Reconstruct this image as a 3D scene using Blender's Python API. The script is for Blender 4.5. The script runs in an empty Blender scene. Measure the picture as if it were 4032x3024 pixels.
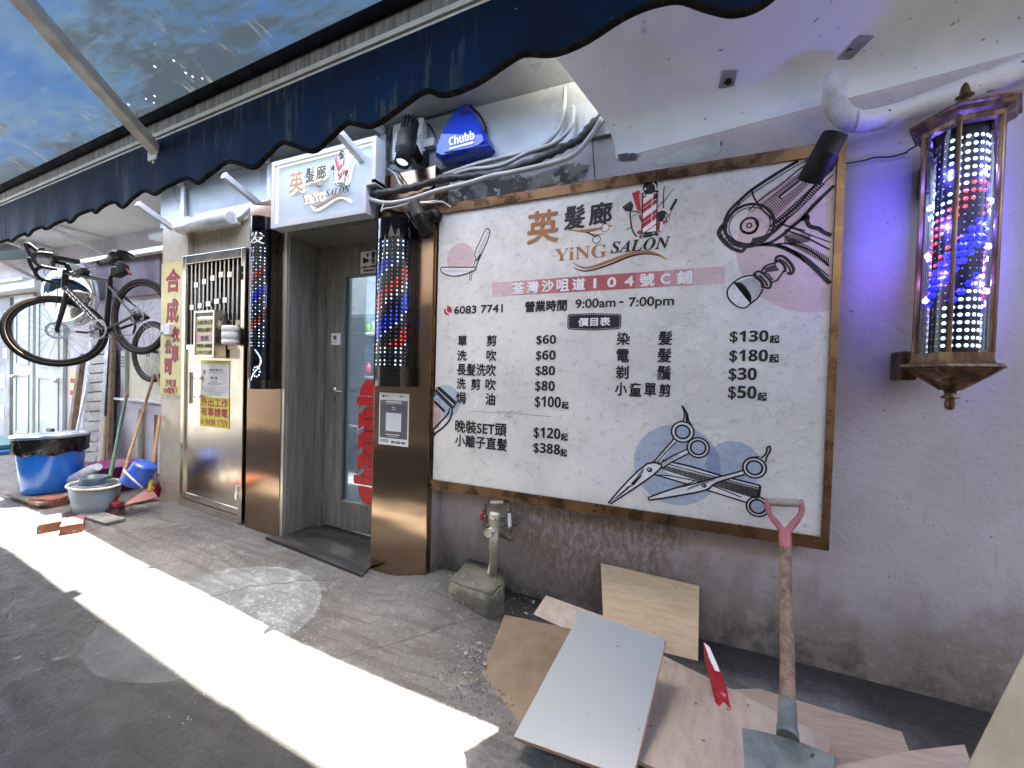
import bpy, bmesh, math, random
from mathutils import Vector, Matrix
R = math.radians
random.seed(7)
scene = bpy.context.scene
col = scene.collection

# ------------------------------------------------------------------ camera, world, sun, exposure
CAM = Vector((0.0, 0.0, 1.25))
FPX, YAW, PITCH, ROLL = 1554.06, -0.39017, -0.01812, 0.02869
fw = Vector((math.sin(YAW)*math.cos(PITCH), math.cos(YAW)*math.cos(PITCH), math.sin(PITCH)))
rt = Vector((math.cos(YAW), -math.sin(YAW), 0)); up = rt.cross(fw)
rr = math.cos(ROLL)*rt + math.sin(ROLL)*up
uu = -math.sin(ROLL)*rt + math.cos(ROLL)*up
cd = bpy.data.cameras.new('camera'); cam = bpy.data.objects.new('camera', cd); col.objects.link(cam)
cam.matrix_world = Matrix(((rr.x, uu.x, -fw.x, CAM.x), (rr.y, uu.y, -fw.y, CAM.y), (rr.z, uu.z, -fw.z, CAM.z), (0, 0, 0, 1)))
cd.sensor_width = 36; cd.lens = 36*FPX/4032; cd.clip_start = 0.03; cd.clip_end = 500
scene.camera = cam
SUN_V = Vector((0.02, -0.168, -1.0)).normalized()      # direction the light travels
world = bpy.data.worlds.new('World'); scene.world = world; world.use_nodes = True
wn = world.node_tree; sky = wn.nodes.new('ShaderNodeTexSky'); sky.sky_type = 'NISHITA'; sky.sun_disc = False
sky.sun_elevation = math.asin(-SUN_V.z); sky.sun_rotation = math.atan2(-SUN_V.x, -SUN_V.y)
sky.dust_density = 6; sky.ozone_density = .6; sky.air_density = .8
wn.links.new(sky.outputs[0], wn.nodes['Background'].inputs[0]); wn.nodes['Background'].inputs[1].default_value = 0.15
sl = bpy.data.lights.new('sun', 'SUN'); sl.energy = 5.0; sl.angle = R(0.5); sl.color = (1, .95, .84)
sun = bpy.data.objects.new('sun', sl); col.objects.link(sun); sun.location = (0, 0, 8)
sun.rotation_euler = SUN_V.to_track_quat('-Z', 'Y').to_euler()
scene.view_settings.view_transform = 'Standard'; scene.view_settings.look = 'None'
scene.view_settings.exposure = 4.1; scene.view_settings.gamma = 1
scene.cycles.max_bounces = 10; scene.cycles.diffuse_bounces = 6; scene.cycles.glossy_bounces = 4
scene.cycles.transmission_bounces = 6; scene.cycles.transparent_max_bounces = 8
scene.cycles.sample_clamp_indirect = 6; scene.cycles.use_denoising = True
scene.cycles.caustics_reflective = False; scene.cycles.caustics_refractive = False

# ------------------------------------------------------------------ survey helpers (photo bearing -> point on a plane of the place)
def ray(u, v): return (u-2016)/FPX*rr - (v-1512)/FPX*uu + fw
def at(u, v, Y): a = ray(u, v); return CAM + a*(Y/a.y)
def atx(u, v, X): a = ray(u, v); return CAM + a*(X/a.x)
def onz(u, v, Z): a = ray(u, v); return CAM + a*((Z-1.25)/a.z)
def gz(x, y=2.0):                                       # ground height: the pavement ramps up to the left
    t = max(0.0, -1.65-x); return 0.055*min(t, 2.0)

# ------------------------------------------------------------------ materials
def mk(name):
    m = bpy.data.materials.new(name); m.use_nodes = True
    return m, m.node_tree, m.node_tree.nodes['Principled BSDF']
def coords(nt, sc=(1, 1, 1), rot=(0, 0, 0)):
    g = nt.nodes.new('ShaderNodeNewGeometry'); mp = nt.nodes.new('ShaderNodeMapping')
    nt.links.new(g.outputs['Position'], mp.inputs[0]); mp.inputs['Scale'].default_value = sc; mp.inputs['Rotation'].default_value = rot
    return mp.outputs[0]
def noise(nt, vec, s, d=6, r=.6, dist=0):
    n = nt.nodes.new('ShaderNodeTexNoise'); nt.links.new(vec, n.inputs['Vector'])
    n.inputs['Scale'].default_value = s; n.inputs['Detail'].default_value = d; n.inputs['Roughness'].default_value = r; n.inputs['Distortion'].default_value = dist
    return n.outputs['Fac']
def ramp(nt, fac, lo, hi, a=0., b=1.):
    n = nt.nodes.new('ShaderNodeMapRange'); n.interpolation_type = 'SMOOTHSTEP'; nt.links.new(fac, n.inputs[0])
    for k, x in enumerate((lo, hi, a, b)): n.inputs[k+1].default_value = x
    return n.outputs[0]
def mixc(nt, fac, a, b, mode='MIX'):
    n = nt.nodes.new('ShaderNodeMix'); n.data_type = 'RGBA'; n.blend_type = mode
    for k, x in ((0, fac), (6, a), (7, b)):
        if isinstance(x, (int, float)): n.inputs[k].default_value = x
        elif isinstance(x, tuple): n.inputs[k].default_value = x+(1,) if len(x) == 3 else x
        else: nt.links.new(x, n.inputs[k])
    return n.outputs[2]
def math_(nt, op, a, b=0.):
    n = nt.nodes.new('ShaderNodeMath'); n.operation = op
    for k, x in enumerate((a, b)):
        if isinstance(x, (int, float)): n.inputs[k].default_value = x
        else: nt.links.new(x, n.inputs[k])
    return n.outputs[0]
def bumpn(nt, b, h, s, dist=.01):
    n = nt.nodes.new('ShaderNodeBump'); n.inputs['Strength'].default_value = s; n.inputs['Distance'].default_value = dist
    nt.links.new(h, n.inputs['Height']); nt.links.new(n.outputs[0], b.inputs['Normal'])
def M(name, c, c2=None, s=6, rough=.6, metal=0, bump=0, st=(1, 1, 1), lo=.4, hi=.65, rv=.12, emit=None, es=1, spec=.5, rot=(0, 0, 0), speck=None, sp=(.66, .72), sps=60, bs=None, coat=0, alpha=None):
    m, nt, b = mk(name)
    b.inputs['Base Color'].default_value = tuple(c)+(1,); b.inputs['Roughness'].default_value = rough; b.inputs['Metallic'].default_value = metal
    b.inputs['Specular IOR Level'].default_value = spec; b.inputs['Coat Weight'].default_value = coat
    if c2 or bump or speck:
        v = coords(nt, st, rot); n = noise(nt, v, s)
        o = mixc(nt, ramp(nt, n, lo, hi), tuple(c), tuple(c2 or c))
        if speck:
            n2 = noise(nt, coords(nt), sps, 3, .5); o = mixc(nt, ramp(nt, n2, *sp), o, tuple(speck))
        nt.links.new(o, b.inputs['Base Color'])
        if rv: nt.links.new(ramp(nt, n, .3, .7, max(.02, rough-rv), min(1, rough+rv)), b.inputs['Roughness'])
        if bump: bumpn(nt, b, noise(nt, v, bs or s*4, 5), bump)
    if emit: b.inputs['Emission Color'].default_value = tuple(emit)+(1,); b.inputs['Emission Strength'].default_value = es
    if alpha is not None: b.inputs['Alpha'].default_value = alpha
    return m

# ------------------------------------------------------------------ mesh collector
class MB:
    def __init__(s): s.v = []; s.f = []; s.m = []; s.sm = []
    def add(s, vs, fs, mi=0, smooth=False):
        k = len(s.v); s.v += [tuple(x) for x in vs]; s.f += [tuple(k+i for i in f) for f in fs]; s.m += [mi]*len(fs); s.sm += [smooth]*len(fs)
    def box(s, lo, hi, mi=0, mat=None):
        x0, y0, z0 = lo; x1, y1, z1 = hi
        vs = [Vector(p) for p in ((x0, y0, z0), (x1, y0, z0), (x1, y1, z0), (x0, y1, z0), (x0, y0, z1), (x1, y0, z1), (x1, y1, z1), (x0, y1, z1))]
        if mat: vs = [mat @ p for p in vs]
        s.add(vs, [(0, 3, 2, 1), (4, 5, 6, 7), (0, 1, 5, 4), (1, 2, 6, 5), (2, 3, 7, 6), (3, 0, 4, 7)], mi); return s
    def bbox(s, lo, hi, mi=0, mat=None, r=.004, seg=2):          # bevelled box
        bm = bmesh.new(); bmesh.ops.create_cube(bm, size=1)
        lo = Vector(lo); hi = Vector(hi); d = hi-lo
        for q in bm.verts: q.co = Vector((lo[i]+(q.co[i]+.5)*d[i] for i in range(3)))
        bmesh.ops.bevel(bm, geom=bm.edges[:], offset=min(r, min(abs(x) for x in d)*.45), segments=seg, affect='EDGES', profile=.6)
        s.frombm(bm, mi, mat); return s
    def frombm(s, bm, mi=0, mat=None, smooth=False):
        bm.verts.index_update(); s.add([(mat @ q.co if mat else q.co) for q in bm.verts], [[q.index for q in f.verts] for f in bm.faces], mi, smooth); bm.free()
    def slab(s, pts, n, t, mi=0):                                  # polygon pts extruded by thickness t along n
        n = Vector(n).normalized()*t; k = len(pts); a = [Vector(p) for p in pts]; b = [p+n for p in a]
        s.add(a+b, [tuple(range(k))[::-1], tuple(range(k, 2*k))]+[(i, (i+1) % k, k+(i+1) % k, k+i) for i in range(k)], mi); return s
    def tube(s, pts, r, seg=10, mi=0, smooth=True, cap=True, squash=None):
        pts = [Vector(p) for p in pts]; n = len(pts); rs = r if isinstance(r, (list, tuple)) else [r]*n
        vs = []; prev = None
        for i, p in enumerate(pts):
            d = (pts[min(i+1, n-1)]-pts[max(i-1, 0)]).normalized()
            if prev is None:
                a = Vector((0, 0, 1)) if abs(d.z) < .9 else Vector((1, 0, 0)); x = d.cross(a).normalized()
            else: x = (prev-d*prev.dot(d)).normalized()
            prev = x; y = d.cross(x)
            for k in range(seg):
                t = 2*math.pi*k/seg; vs.append(p+(x*math.cos(t)+y*math.sin(t))*rs[i])
        fs = [(i*seg+k, i*seg+(k+1) % seg, (i+1)*seg+(k+1) % seg, (i+1)*seg+k) for i in range(n-1) for k in range(seg)]
        s.add(vs, fs, mi, smooth)
        if cap: s.add(vs[:seg], [tuple(range(seg))[::-1]], mi); s.add(vs[-seg:], [tuple(range(seg))], mi)
        return s
    def bar(s, a, b, w, h, mi=0, upv=(0, 0, 1), r=.002):           # rectangular bar from a to b
        a = Vector(a); b = Vector(b); d = (b-a); L = d.length; d.normalize()
        x = d.cross(Vector(upv)).normalized(); z = x.cross(d)
        mt = Matrix(((x.x, d.x, z.x, a.x), (x.y, d.y, z.y, a.y), (x.z, d.z, z.z, a.z), (0, 0, 0, 1)))
        if r: s.bbox((-w/2, 0, -h/2), (w/2, L, h/2), mi, mt, r, 1)
        else: s.box((-w/2, 0, -h/2), (w/2, L, h/2), mi, mt)
        return s
    def lathe(s, prof, c=(0, 0, 0), seg=24, mi=0, axis=None, smooth=True, a0=0, a1=2*math.pi, sx=1, sy=1, mat=None):
        vs = []; full = abs(a1-a0-2*math.pi) < 1e-6; n = seg if full else seg+1
        for r, z in prof:
            for k in range(n):
                t = a0+(a1-a0)*k/seg; p = Vector((r*math.cos(t)*sx, r*math.sin(t)*sy, z))
                if mat: p = mat @ p
                vs.append(p+Vector(c) if not mat else p)
        fs = []
        for i in range(len(prof)-1):
            for k in range(seg):
                k2 = (k+1) % n; fs.append((i*n+k, i*n+k2, (i+1)*n+k2, (i+1)*n+k))
        s.add(vs, fs, mi, smooth); return s
    def ball(s, c, r, mi=0, seg=14, sx=1, sy=1, sz=1, mat=None):
        pr = [(math.sin(math.pi*i/8)*r, -math.cos(math.pi*i/8)*r*sz) for i in range(9)]
        return s.lathe(pr, c, seg, mi, sx=sx, sy=sy, mat=mat)
    def build(s, name, mats, parent=None, loc=None):
        me = bpy.data.meshes.new(name); me.from_pydata(s.v, [], s.f)
        for m in (mats if isinstance(mats, (list, tuple)) else [mats]): me.materials.append(m)
        me.polygons.foreach_set('material_index', s.m); me.polygons.foreach_set('use_smooth', s.sm)
        me.update(); me.validate()
        o = bpy.data.objects.new(name, me); col.objects.link(o)
        if parent:
            o.parent = parent
            if parent.type == 'EMPTY' and not parent.get('_local'): o.matrix_parent_inverse = Matrix.Translation(-parent.location)
        return o
def tag(o, label, cat, group=None, kind=None):
    o['label'] = label; o['category'] = cat
    if group: o['group'] = group
    if kind: o['kind'] = kind
    return o
def thing(name, label, cat, loc=(0, 0, 0), group=None, local=False):
    o = bpy.data.objects.new(name, None); col.objects.link(o); o.location = loc; o.empty_display_size = .1
    if local: o['_local'] = 1
    return tag(o, label, cat, group)
def smooth_path(p, n=6, closed=False):                              # Catmull-Rom
    out = []; k = len(p)
    for i in range(k if closed else k-1):
        P = [Vector(p[j % k]) if closed else Vector(p[min(max(j, 0), k-1)]) for j in (i-1, i, i+1, i+2)]
        for q in range(n):
            t = q/n; out.append(.5*((2*P[1])+(-P[0]+P[2])*t+(2*P[0]-5*P[1]+4*P[2]-P[3])*t*t+(-P[0]+3*P[1]-3*P[2]+P[3])*t**3))
    if not closed: out.append(Vector(p[-1]))
    return out
_tc = {}
def glyphs(txt):                                                    # triangulated text, normalised to its own bounding box
    if txt not in _tc:
        c = bpy.data.curves.new('lettering', 'FONT'); c.body = txt; c.size = 1; c.resolution_u = 4
        o = bpy.data.objects.new('lettering', c); col.objects.link(o)
        dg = bpy.context.evaluated_depsgraph_get(); me = o.evaluated_get(dg).to_mesh()
        vs = [v.co.copy() for v in me.vertices]; fs = [tuple(p.vertices) for p in me.polygons]
        o.evaluated_get(dg).to_mesh_clear(); bpy.data.objects.remove(o); bpy.data.curves.remove(c)
        x0 = min(v.x for v in vs); x1 = max(v.x for v in vs); y0 = min(v.y for v in vs); y1 = max(v.y for v in vs)
        _tc[txt] = ([((v.x-x0)/(x1-x0), (v.y-y0)/(y1-y0)) for v in vs], fs)
    return _tc[txt]
def put_text(mb, txt, f, bold=0, mi=0, eps=.00012, shear=0):        # f(s, t, lift) -> world point, s,t in 0..1 of the text box; bold in s,t units
    vs, fs = glyphs(txt)
    offs = [(0, 0)] if not bold else [(0, 0), (bold[0], 0), (-bold[0], 0), (0, bold[1]), (0, -bold[1]), (bold[0]*.7, bold[1]*.7), (-bold[0]*.7, -bold[1]*.7)]
    for k, (dx, dy) in enumerate(offs): mb.add([f(x+dx+shear*y, y+dy, k*eps) for x, y in vs], fs, mi)
def wtext(mb, txt, bl, trr, Y, lift=0., bold=0, mi=0, nrm=-1):      # text standing in plane y=Y, corners as world points
    x0, x1, z0, z1 = bl.x, trr.x, bl.z, trr.z
    b = (bold/(abs(x1-x0)), bold/(abs(z1-z0))) if bold else 0
    put_text(mb, txt, lambda s, t, l: Vector((x0+(x1-x0)*s, Y-lift-l, z0+(z1-z0)*t)), b, mi)
# ------------------------------------------------------------------ shared materials
white_paint = M('white_paint', (.74, .74, .72), (.6, .59, .56), 7, .45, bump=.05)
grey_sheet = M('grey_sheet', (.31, .322, .318), (.265, .28, .277), 3, .35, .15, bump=.03)
white_sheet = M('white_sheet', (.86, .86, .83), (.80, .80, .77), 4, .5, bump=.04, speck=(.33, .31, .28), sp=(.7, .74), sps=35)
galv = M('galvanised', (.62, .64, .66), (.48, .5, .52), 12, .4, .35, bump=.05)
steel = M('stainless_steel', (.76, .70, .60), (.66, .60, .50), 9, .22, 1, rv=.04, bump=.10, bs=3.2, st=(1, 1, .6))
steel_bar = M('polished_steel', (.55, .53, .50), None, rough=.12, metal=1)
black_pl = M('black_plastic', (.005, .005, .0055), (.008, .008, .008), 20, .35)
black_gl = M('black_gloss', (.004, .004, .005), None, rough=.08, coat=.5)
black_mt = M('black_matt', (.005, .005, .0052), (.008, .0075, .0075), 14, .6, bump=.08, spec=.3)
rubber = M('rubber', (.01, .01, .01), (.02, .018, .016), 30, .75, bump=.15)
ink = M('black_ink', (.0035, .0035, .007), None, rough=.55)
wht = M('white_print', (.8, .8, .8), None, rough=.55)
red_ink = M('red_print', (.42, .02, .03), None, rough=.5)
crimson = M('crimson_print', (.35, .015, .05), None, rough=.5)
yellow = M('yellow_board', (.66, .60, .25), (.60, .55, .24), 3, .5)
yellow2 = M('yellow_paper', (.72, .66, .08), None, rough=.6)
paper = M('white_paper', (.82, .82, .78), (.76, .76, .72), 8, .7)
cream = M('cream_plastic', (.62, .58, .44), (.5, .46, .34), 14, .45)
wood_lt = M('pale_plywood', (.62, .47, .29), (.53, .38, .22), 5, .55, bump=.08, st=(2, 2, 14), lo=.35, hi=.7, speck=(.4, .28, .16), sp=(.72, .76), sps=30)
wood_pk = M('pinkish_plywood', (.45, .37, .29), (.38, .30, .225), 4, .6, bump=.1, st=(9, 2.2, 9), lo=.35, hi=.72, speck=(.10, .075, .06), sp=(.69, .73), sps=42)
wood_pk2 = M('peach_plywood', (.46, .355, .26), (.39, .29, .20), 4, .6, bump=.08, st=(2, 12, 12), lo=.35, hi=.72, speck=(.2, .15, .1), sp=(.71, .75), sps=40)
wood_brn = M('brown_board', (.17, .122, .075), (.12, .087, .052), 4, .65, bump=.08, speck=(.08, .06, .04), sp=(.7, .74), sps=30)
wood_old = M('weathered_wood', (.24, .16, .095), (.13, .085, .05), 6, .75, bump=.3, st=(6, 6, 1), lo=.35, hi=.65)
wood_stick = M('stick_wood', (.36, .21, .10), (.26, .14, .065), 8, .6, bump=.15, st=(8, 8, 1))
edge_wood = M('sawn_edge', (.46, .31, .22), (.36, .24, .16), 12, .7, bump=.2, st=(1, 1, 8))
brick_m = M('clay_brick', (.24, .085, .05), (.17, .06, .035), 12, .85, bump=.4, speck=(.45, .3, .22), sp=(.68, .74), sps=50)

def lavender():
    m, nt, b = mk('lavender_render')
    v = coords(nt); n1 = noise(nt, v, 3, 7, .65); n2 = noise(nt, coords(nt, (4.5, 4.5, 1.3)), 3, 7, .7); n3 = noise(nt, v, 34, 4, .6)
    c = mixc(nt, ramp(nt, n1, .35, .7), (.475, .43, .448), (.405, .365, .375))
    sep = nt.nodes.new('ShaderNodeSeparateXYZ'); g = nt.nodes.new('ShaderNodeNewGeometry'); nt.links.new(g.outputs['Position'], sep.inputs[0])
    z = sep.outputs[2]; x = sep.outputs[0]
    wob = math_(nt, 'MULTIPLY', math_(nt, 'SUBTRACT', n1, .5), .85); wob2 = math_(nt, 'MULTIPLY', math_(nt, 'SUBTRACT', n2, .5), .35)
    h = math_(nt, 'ADD', math_(nt, 'ADD', z, wob), wob2)
    # mould bloom under the board, brown streaky damp with its own outline
    dx = math_(nt, 'DIVIDE', math_(nt, 'SUBTRACT', x, -.38), .62); dz = math_(nt, 'DIVIDE', math_(nt, 'SUBTRACT', h, .38), .30)
    rad = math_(nt, 'ADD', math_(nt, 'MULTIPLY', dx, dx), math_(nt, 'MULTIPLY', dz, dz))
    bloom = math_(nt, 'MULTIPLY', ramp(nt, rad, 1.2, .25), ramp(nt, noise(nt, coords(nt, (3, 3, 1.5)), 11, 9, .8), .36, .58))
    c = mixc(nt, math_(nt, 'MULTIPLY', bloom, .85), c, (.17, .115, .085))
    damp = ramp(nt, h, .56, .12)
    c = mixc(nt, math_(nt, 'MULTIPLY', damp, .72), c, (.135, .10, .062))
    moss = math_(nt, 'MULTIPLY', ramp(nt, h, .15, .05), ramp(nt, noise(nt, v, 12, 6, .7), .36, .58))
    c = mixc(nt, math_(nt, 'MULTIPLY', moss, .7), c, (.05, .05, .04))
    eff = math_(nt, 'MULTIPLY', math_(nt, 'MULTIPLY', ramp(nt, h, .10, .15), ramp(nt, h, .24, .19)), ramp(nt, noise(nt, v, 15, 6, .7), .50, .66))
    c = mixc(nt, math_(nt, 'MULTIPLY', eff, .55), c, (.36, .34, .29))
    # thin old drips and scuffs
    drip = math_(nt, 'MULTIPLY', ramp(nt, noise(nt, coords(nt, (16, 16, 1.2)), 3, 4, .6), .64, .74), ramp(nt, z, 1.15, .5))
    c = mixc(nt, math_(nt, 'MULTIPLY', drip, .5), c, (.22, .17, .15))
    c = mixc(nt, ramp(nt, noise(nt, v, 55, 3, .5), .70, .74), c, (.2, .17, .16))
    nt.links.new(c, b.inputs['Base Color']); b.inputs['Roughness'].default_value = .7
    bumpn(nt, b, math_(nt, 'ADD', n3, math_(nt, 'MULTIPLY', n1, 2)), .25, .012)
    return m
lav = lavender()
lav_alc = M('faded_lavender', (.64, .60, .63), (.54, .50, .53), 3, .7, bump=.15, speck=(.25, .2, .2), sp=(.66, .72), sps=18)
def concrete():
    m, nt, b = mk('worn_concrete')
    v = coords(nt); n1 = noise(nt, v, 1.3, 8, .62); n2 = noise(nt, v, 9, 8, .7); n3 = noise(nt, v, 60, 4, .6)
    c = mixc(nt, ramp(nt, n1, .32, .68), (.125, .124, .117), (.062, .060, .056))
    c = mixc(nt, ramp(nt, n2, .48, .68), c, (.165, .163, .153))
    c = mixc(nt, math_(nt, 'MULTIPLY', ramp(nt, n2, .42, .30), .8), c, (.038, .035, .032))
    c = mixc(nt, math_(nt, 'MULTIPLY', ramp(nt, n3, .56, .7), .45), c, (.26, .255, .24))
    c = mixc(nt, math_(nt, 'MULTIPLY', ramp(nt, n3, .40, .3), .5), c, (.04, .037, .034))
    st = noise(nt, coords(nt, (1.0, 10, 1), (0, 0, R(-28))), 2.2, 4, .5)
    c = mixc(nt, math_(nt, 'MULTIPLY', ramp(nt, st, .52, .62), .5), c, (.05, .047, .043))
    # awning shade painted into the concrete: darker lane side, sun strip left light
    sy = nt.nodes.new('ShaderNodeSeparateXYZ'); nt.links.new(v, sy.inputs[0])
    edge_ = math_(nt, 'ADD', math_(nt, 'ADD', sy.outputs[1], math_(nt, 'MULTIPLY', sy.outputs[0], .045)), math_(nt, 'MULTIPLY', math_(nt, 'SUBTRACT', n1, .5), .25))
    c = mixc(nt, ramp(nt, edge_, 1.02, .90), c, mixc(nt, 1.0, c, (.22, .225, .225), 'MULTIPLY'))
    # hairline cracks
    vo = nt.nodes.new('ShaderNodeTexVoronoi'); vo.feature = 'DISTANCE_TO_EDGE'; vo.inputs['Scale'].default_value = .55
    dd = nt.nodes.new('ShaderNodeVectorMath'); dd.operation = 'ADD'; nt.links.new(v, dd.inputs[0])
    nz = nt.nodes.new('ShaderNodeTexNoise'); nz.inputs['Scale'].default_value = 3; nt.links.new(v, nz.inputs['Vector']); sc_ = nt.nodes.new('ShaderNodeVectorMath'); sc_.operation = 'SCALE'; sc_.inputs[3].default_value = .5
    nt.links.new(nz.outputs['Color'], sc_.inputs[0]); nt.links.new(sc_.outputs[0], dd.inputs[1]); nt.links.new(dd.outputs[0], vo.inputs['Vector'])
    crack = math_(nt, 'MULTIPLY', ramp(nt, vo.outputs['Distance'], .005, .001), ramp(nt, n1, .44, .56))
    c = mixc(nt, math_(nt, 'MULTIPLY', crack, .8), c, (.025, .023, .02))
    vo2 = nt.nodes.new('ShaderNodeTexVoronoi'); vo2.inputs['Scale'].default_value = 42; nt.links.new(v, vo2.inputs['Vector'])
    spot = math_(nt, 'MULTIPLY', ramp(nt, vo2.outputs['Distance'], .16, .1), ramp(nt, n1, .5, .6))
    c = mixc(nt, math_(nt, 'MULTIPLY', spot, .7), c, (.42, .41, .38))
    # cast joints and the edge of an old trench repair
    sx = nt.nodes.new('ShaderNodeSeparateXYZ'); nt.links.new(v, sx.inputs[0]); wv = math_(nt, 'MULTIPLY', math_(nt, 'SUBTRACT', n2, .5), .05)
    for (u0, v0, u1, v1, w_, k_) in ((20, 2256, 470, 2076, .006, .85), (0, 2330, 480, 2180, .004, .5), (1260, 2560, 1830, 2420, .004, .5)):
        p0, p1 = onz(u0, v0, .05), onz(u1, v1, .05); tx, ty = (p1-p0).normalized().xy; 
        d_ = math_(nt, 'ADD', math_(nt, 'ADD', math_(nt, 'MULTIPLY', sx.outputs[0], -ty), math_(nt, 'MULTIPLY', sx.outputs[1], tx)), p0.x*ty-p0.y*tx)
        ln = math_(nt, 'MULTIPLY', ramp(nt, math_(nt, 'ABSOLUTE', math_(nt, 'ADD', d_, wv)), w_*1.6, w_*.5), k_)
        if u0 == 1260: ln = math_(nt, 'MULTIPLY', ln, ramp(nt, sx.outputs[0], -1.6, -1.3))
        c = mixc(nt, ln, c, (.018, .016, .015))
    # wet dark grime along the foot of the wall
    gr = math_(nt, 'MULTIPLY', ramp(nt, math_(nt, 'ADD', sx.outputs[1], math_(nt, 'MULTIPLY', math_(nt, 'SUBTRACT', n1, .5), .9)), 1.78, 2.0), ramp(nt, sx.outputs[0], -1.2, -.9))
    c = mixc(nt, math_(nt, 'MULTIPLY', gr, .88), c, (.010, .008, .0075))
    nt.links.new(c, b.inputs['Base Color']); nt.links.new(ramp(nt, n2, .3, .7, .55, .9), b.inputs['Roughness'])
    h = math_(nt, 'ADD', math_(nt, 'ADD', math_(nt, 'MULTIPLY', n2, 1.6), n3), math_(nt, 'MULTIPLY', crack, -1.5))
    bumpn(nt, b, h, .55, .02)
    return m
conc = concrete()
def bronze():
    m, nt, b = mk('brushed_bronze'); b.inputs['Metallic'].default_value = 1
    n = noise(nt, coords(nt, (1.2, 1.2, 220)), 3, 3, .6); n2 = noise(nt, coords(nt, (1, 1, 2.5)), 1.1, 2, .4)
    c = mixc(nt, ramp(nt, n, .3, .7), (.37, .265, .18), (.29, .20, .135))
    c = mixc(nt, ramp(nt, noise(nt, coords(nt), 90, 2, .5), .74, .77), c, (.7, .55, .4))
    nt.links.new(c, b.inputs['Base Color']); b.inputs['Roughness'].default_value = .16; b.inputs['Anisotropic'].default_value = .6
    bumpn(nt, b, math_(nt, 'ADD', math_(nt, 'MULTIPLY', n, .03), math_(nt, 'MULTIPLY', n2, 5)), .25, .01)
    return m
brz = bronze()
brz_frame = M('bronze_trim', (.27, .16, .085), (.262, .155, .082), 12, .3, 1, bump=.03, st=(1, 1, 1))
def tiles():
    m, nt, b = mk('cream_wall_tile'); v = coords(nt); n = noise(nt, v, 8, 6, .65)
    c = mixc(nt, ramp(nt, n, .35, .7), (.56, .50, .37), (.46, .40, .28))
    sep = nt.nodes.new('ShaderNodeSeparateXYZ'); g = nt.nodes.new('ShaderNodeNewGeometry'); nt.links.new(g.outputs['Position'], sep.inputs[0])
    def grid(o, p, off): return math_(nt, 'ABSOLUTE', math_(nt, 'SUBTRACT', math_(nt, 'FRACT', math_(nt, 'DIVIDE', math_(nt, 'ADD', o, off), p)), .5))
    jz = ramp(nt, grid(sep.outputs[2], .36, .1), .4915, .4965); jx = ramp(nt, grid(sep.outputs[0], .40, .06), .492, .4965)
    j = math_(nt, 'MAXIMUM', jz, jx)
    c = mixc(nt, math_(nt, 'MULTIPLY', j, .75), c, (.2, .15, .1))
    drip = math_(nt, 'MULTIPLY', ramp(nt, noise(nt, coords(nt, (13, 13, .8)), 2, 4, .6), .60, .72), ramp(nt, noise(nt, v, 2, 2, .5), .4, .6))
    c = mixc(nt, math_(nt, 'MULTIPLY', drip, .55), c, (.42, .22, .08))
    nt.links.new(c, b.inputs['Base Color']); b.inputs['Roughness'].default_value = .3; bumpn(nt, b, math_(nt, 'MULTIPLY', j, -1), .4, .004)
    return m
tile_m = tiles()
def greywood():
    m, nt, b = mk('grey_woodgrain'); v = coords(nt, (7, 7, .55)); n = noise(nt, v, 3.2, 6, .62, 1.4); n2 = noise(nt, coords(nt, (90, 90, 3)), 2, 3, .6)
    c = mixc(nt, ramp(nt, n, .34, .66), (.125, .118, .105), (.21, .20, .18))
    c = mixc(nt, math_(nt, 'MULTIPLY', ramp(nt, n2, .5, .7), .5), c, (.06, .056, .05))
    nt.links.new(c, b.inputs['Base Color']); b.inputs['Roughness'].default_value = .42; bumpn(nt, b, n2, .12, .004)
    return m
gwood = greywood()
def marble(name, tint=(1, 1, 1)):
    m, nt, b = mk(name); v = coords(nt); n1 = noise(nt, v, 2.2, 7, .65); n2 = noise(nt, v, 7, 8, .75, .6)
    c = mixc(nt, ramp(nt, n1, .32, .66), (.72, .72, .715), (.58, .58, .58))
    c = mixc(nt, ramp(nt, n2, .52, .72), c, (.76, .76, .76))
    vein = ramp(nt, math_(nt, 'ABSOLUTE', math_(nt, 'SUBTRACT', noise(nt, v, 3.0, 7, .68, .9), .5)), .011, .002)
    c = mixc(nt, math_(nt, 'MULTIPLY', math_(nt, 'MULTIPLY', vein, ramp(nt, n1, .42, .56)), .34), c, (.30, .30, .31))
    c = mixc(nt, math_(nt, 'MULTIPLY', ramp(nt, noise(nt, coords(nt, (1, 1, 1.5), (0, R(35), 0)), 24, 5, .7), .56, .68), .50), c, (.36, .36, .37))
    c = mixc(nt, 1.0, c, tint, 'MULTIPLY')
    nt.links.new(c, b.inputs['Base Color']); b.inputs['Roughness'].default_value = .38
    return m
marb = marble('printed_marble', (1.06, 1.04, .985)); marb_pink = marble('pink_marble', (.93, .70, .72)); marb_blue = marble('blue_marble', (.60, .70, .86)); marb_blue2 = marble('deep_blue_marble', (.40, .50, .76))
marb_w = marble('pale_marble', (1.12, 1.12, 1.12))

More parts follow.
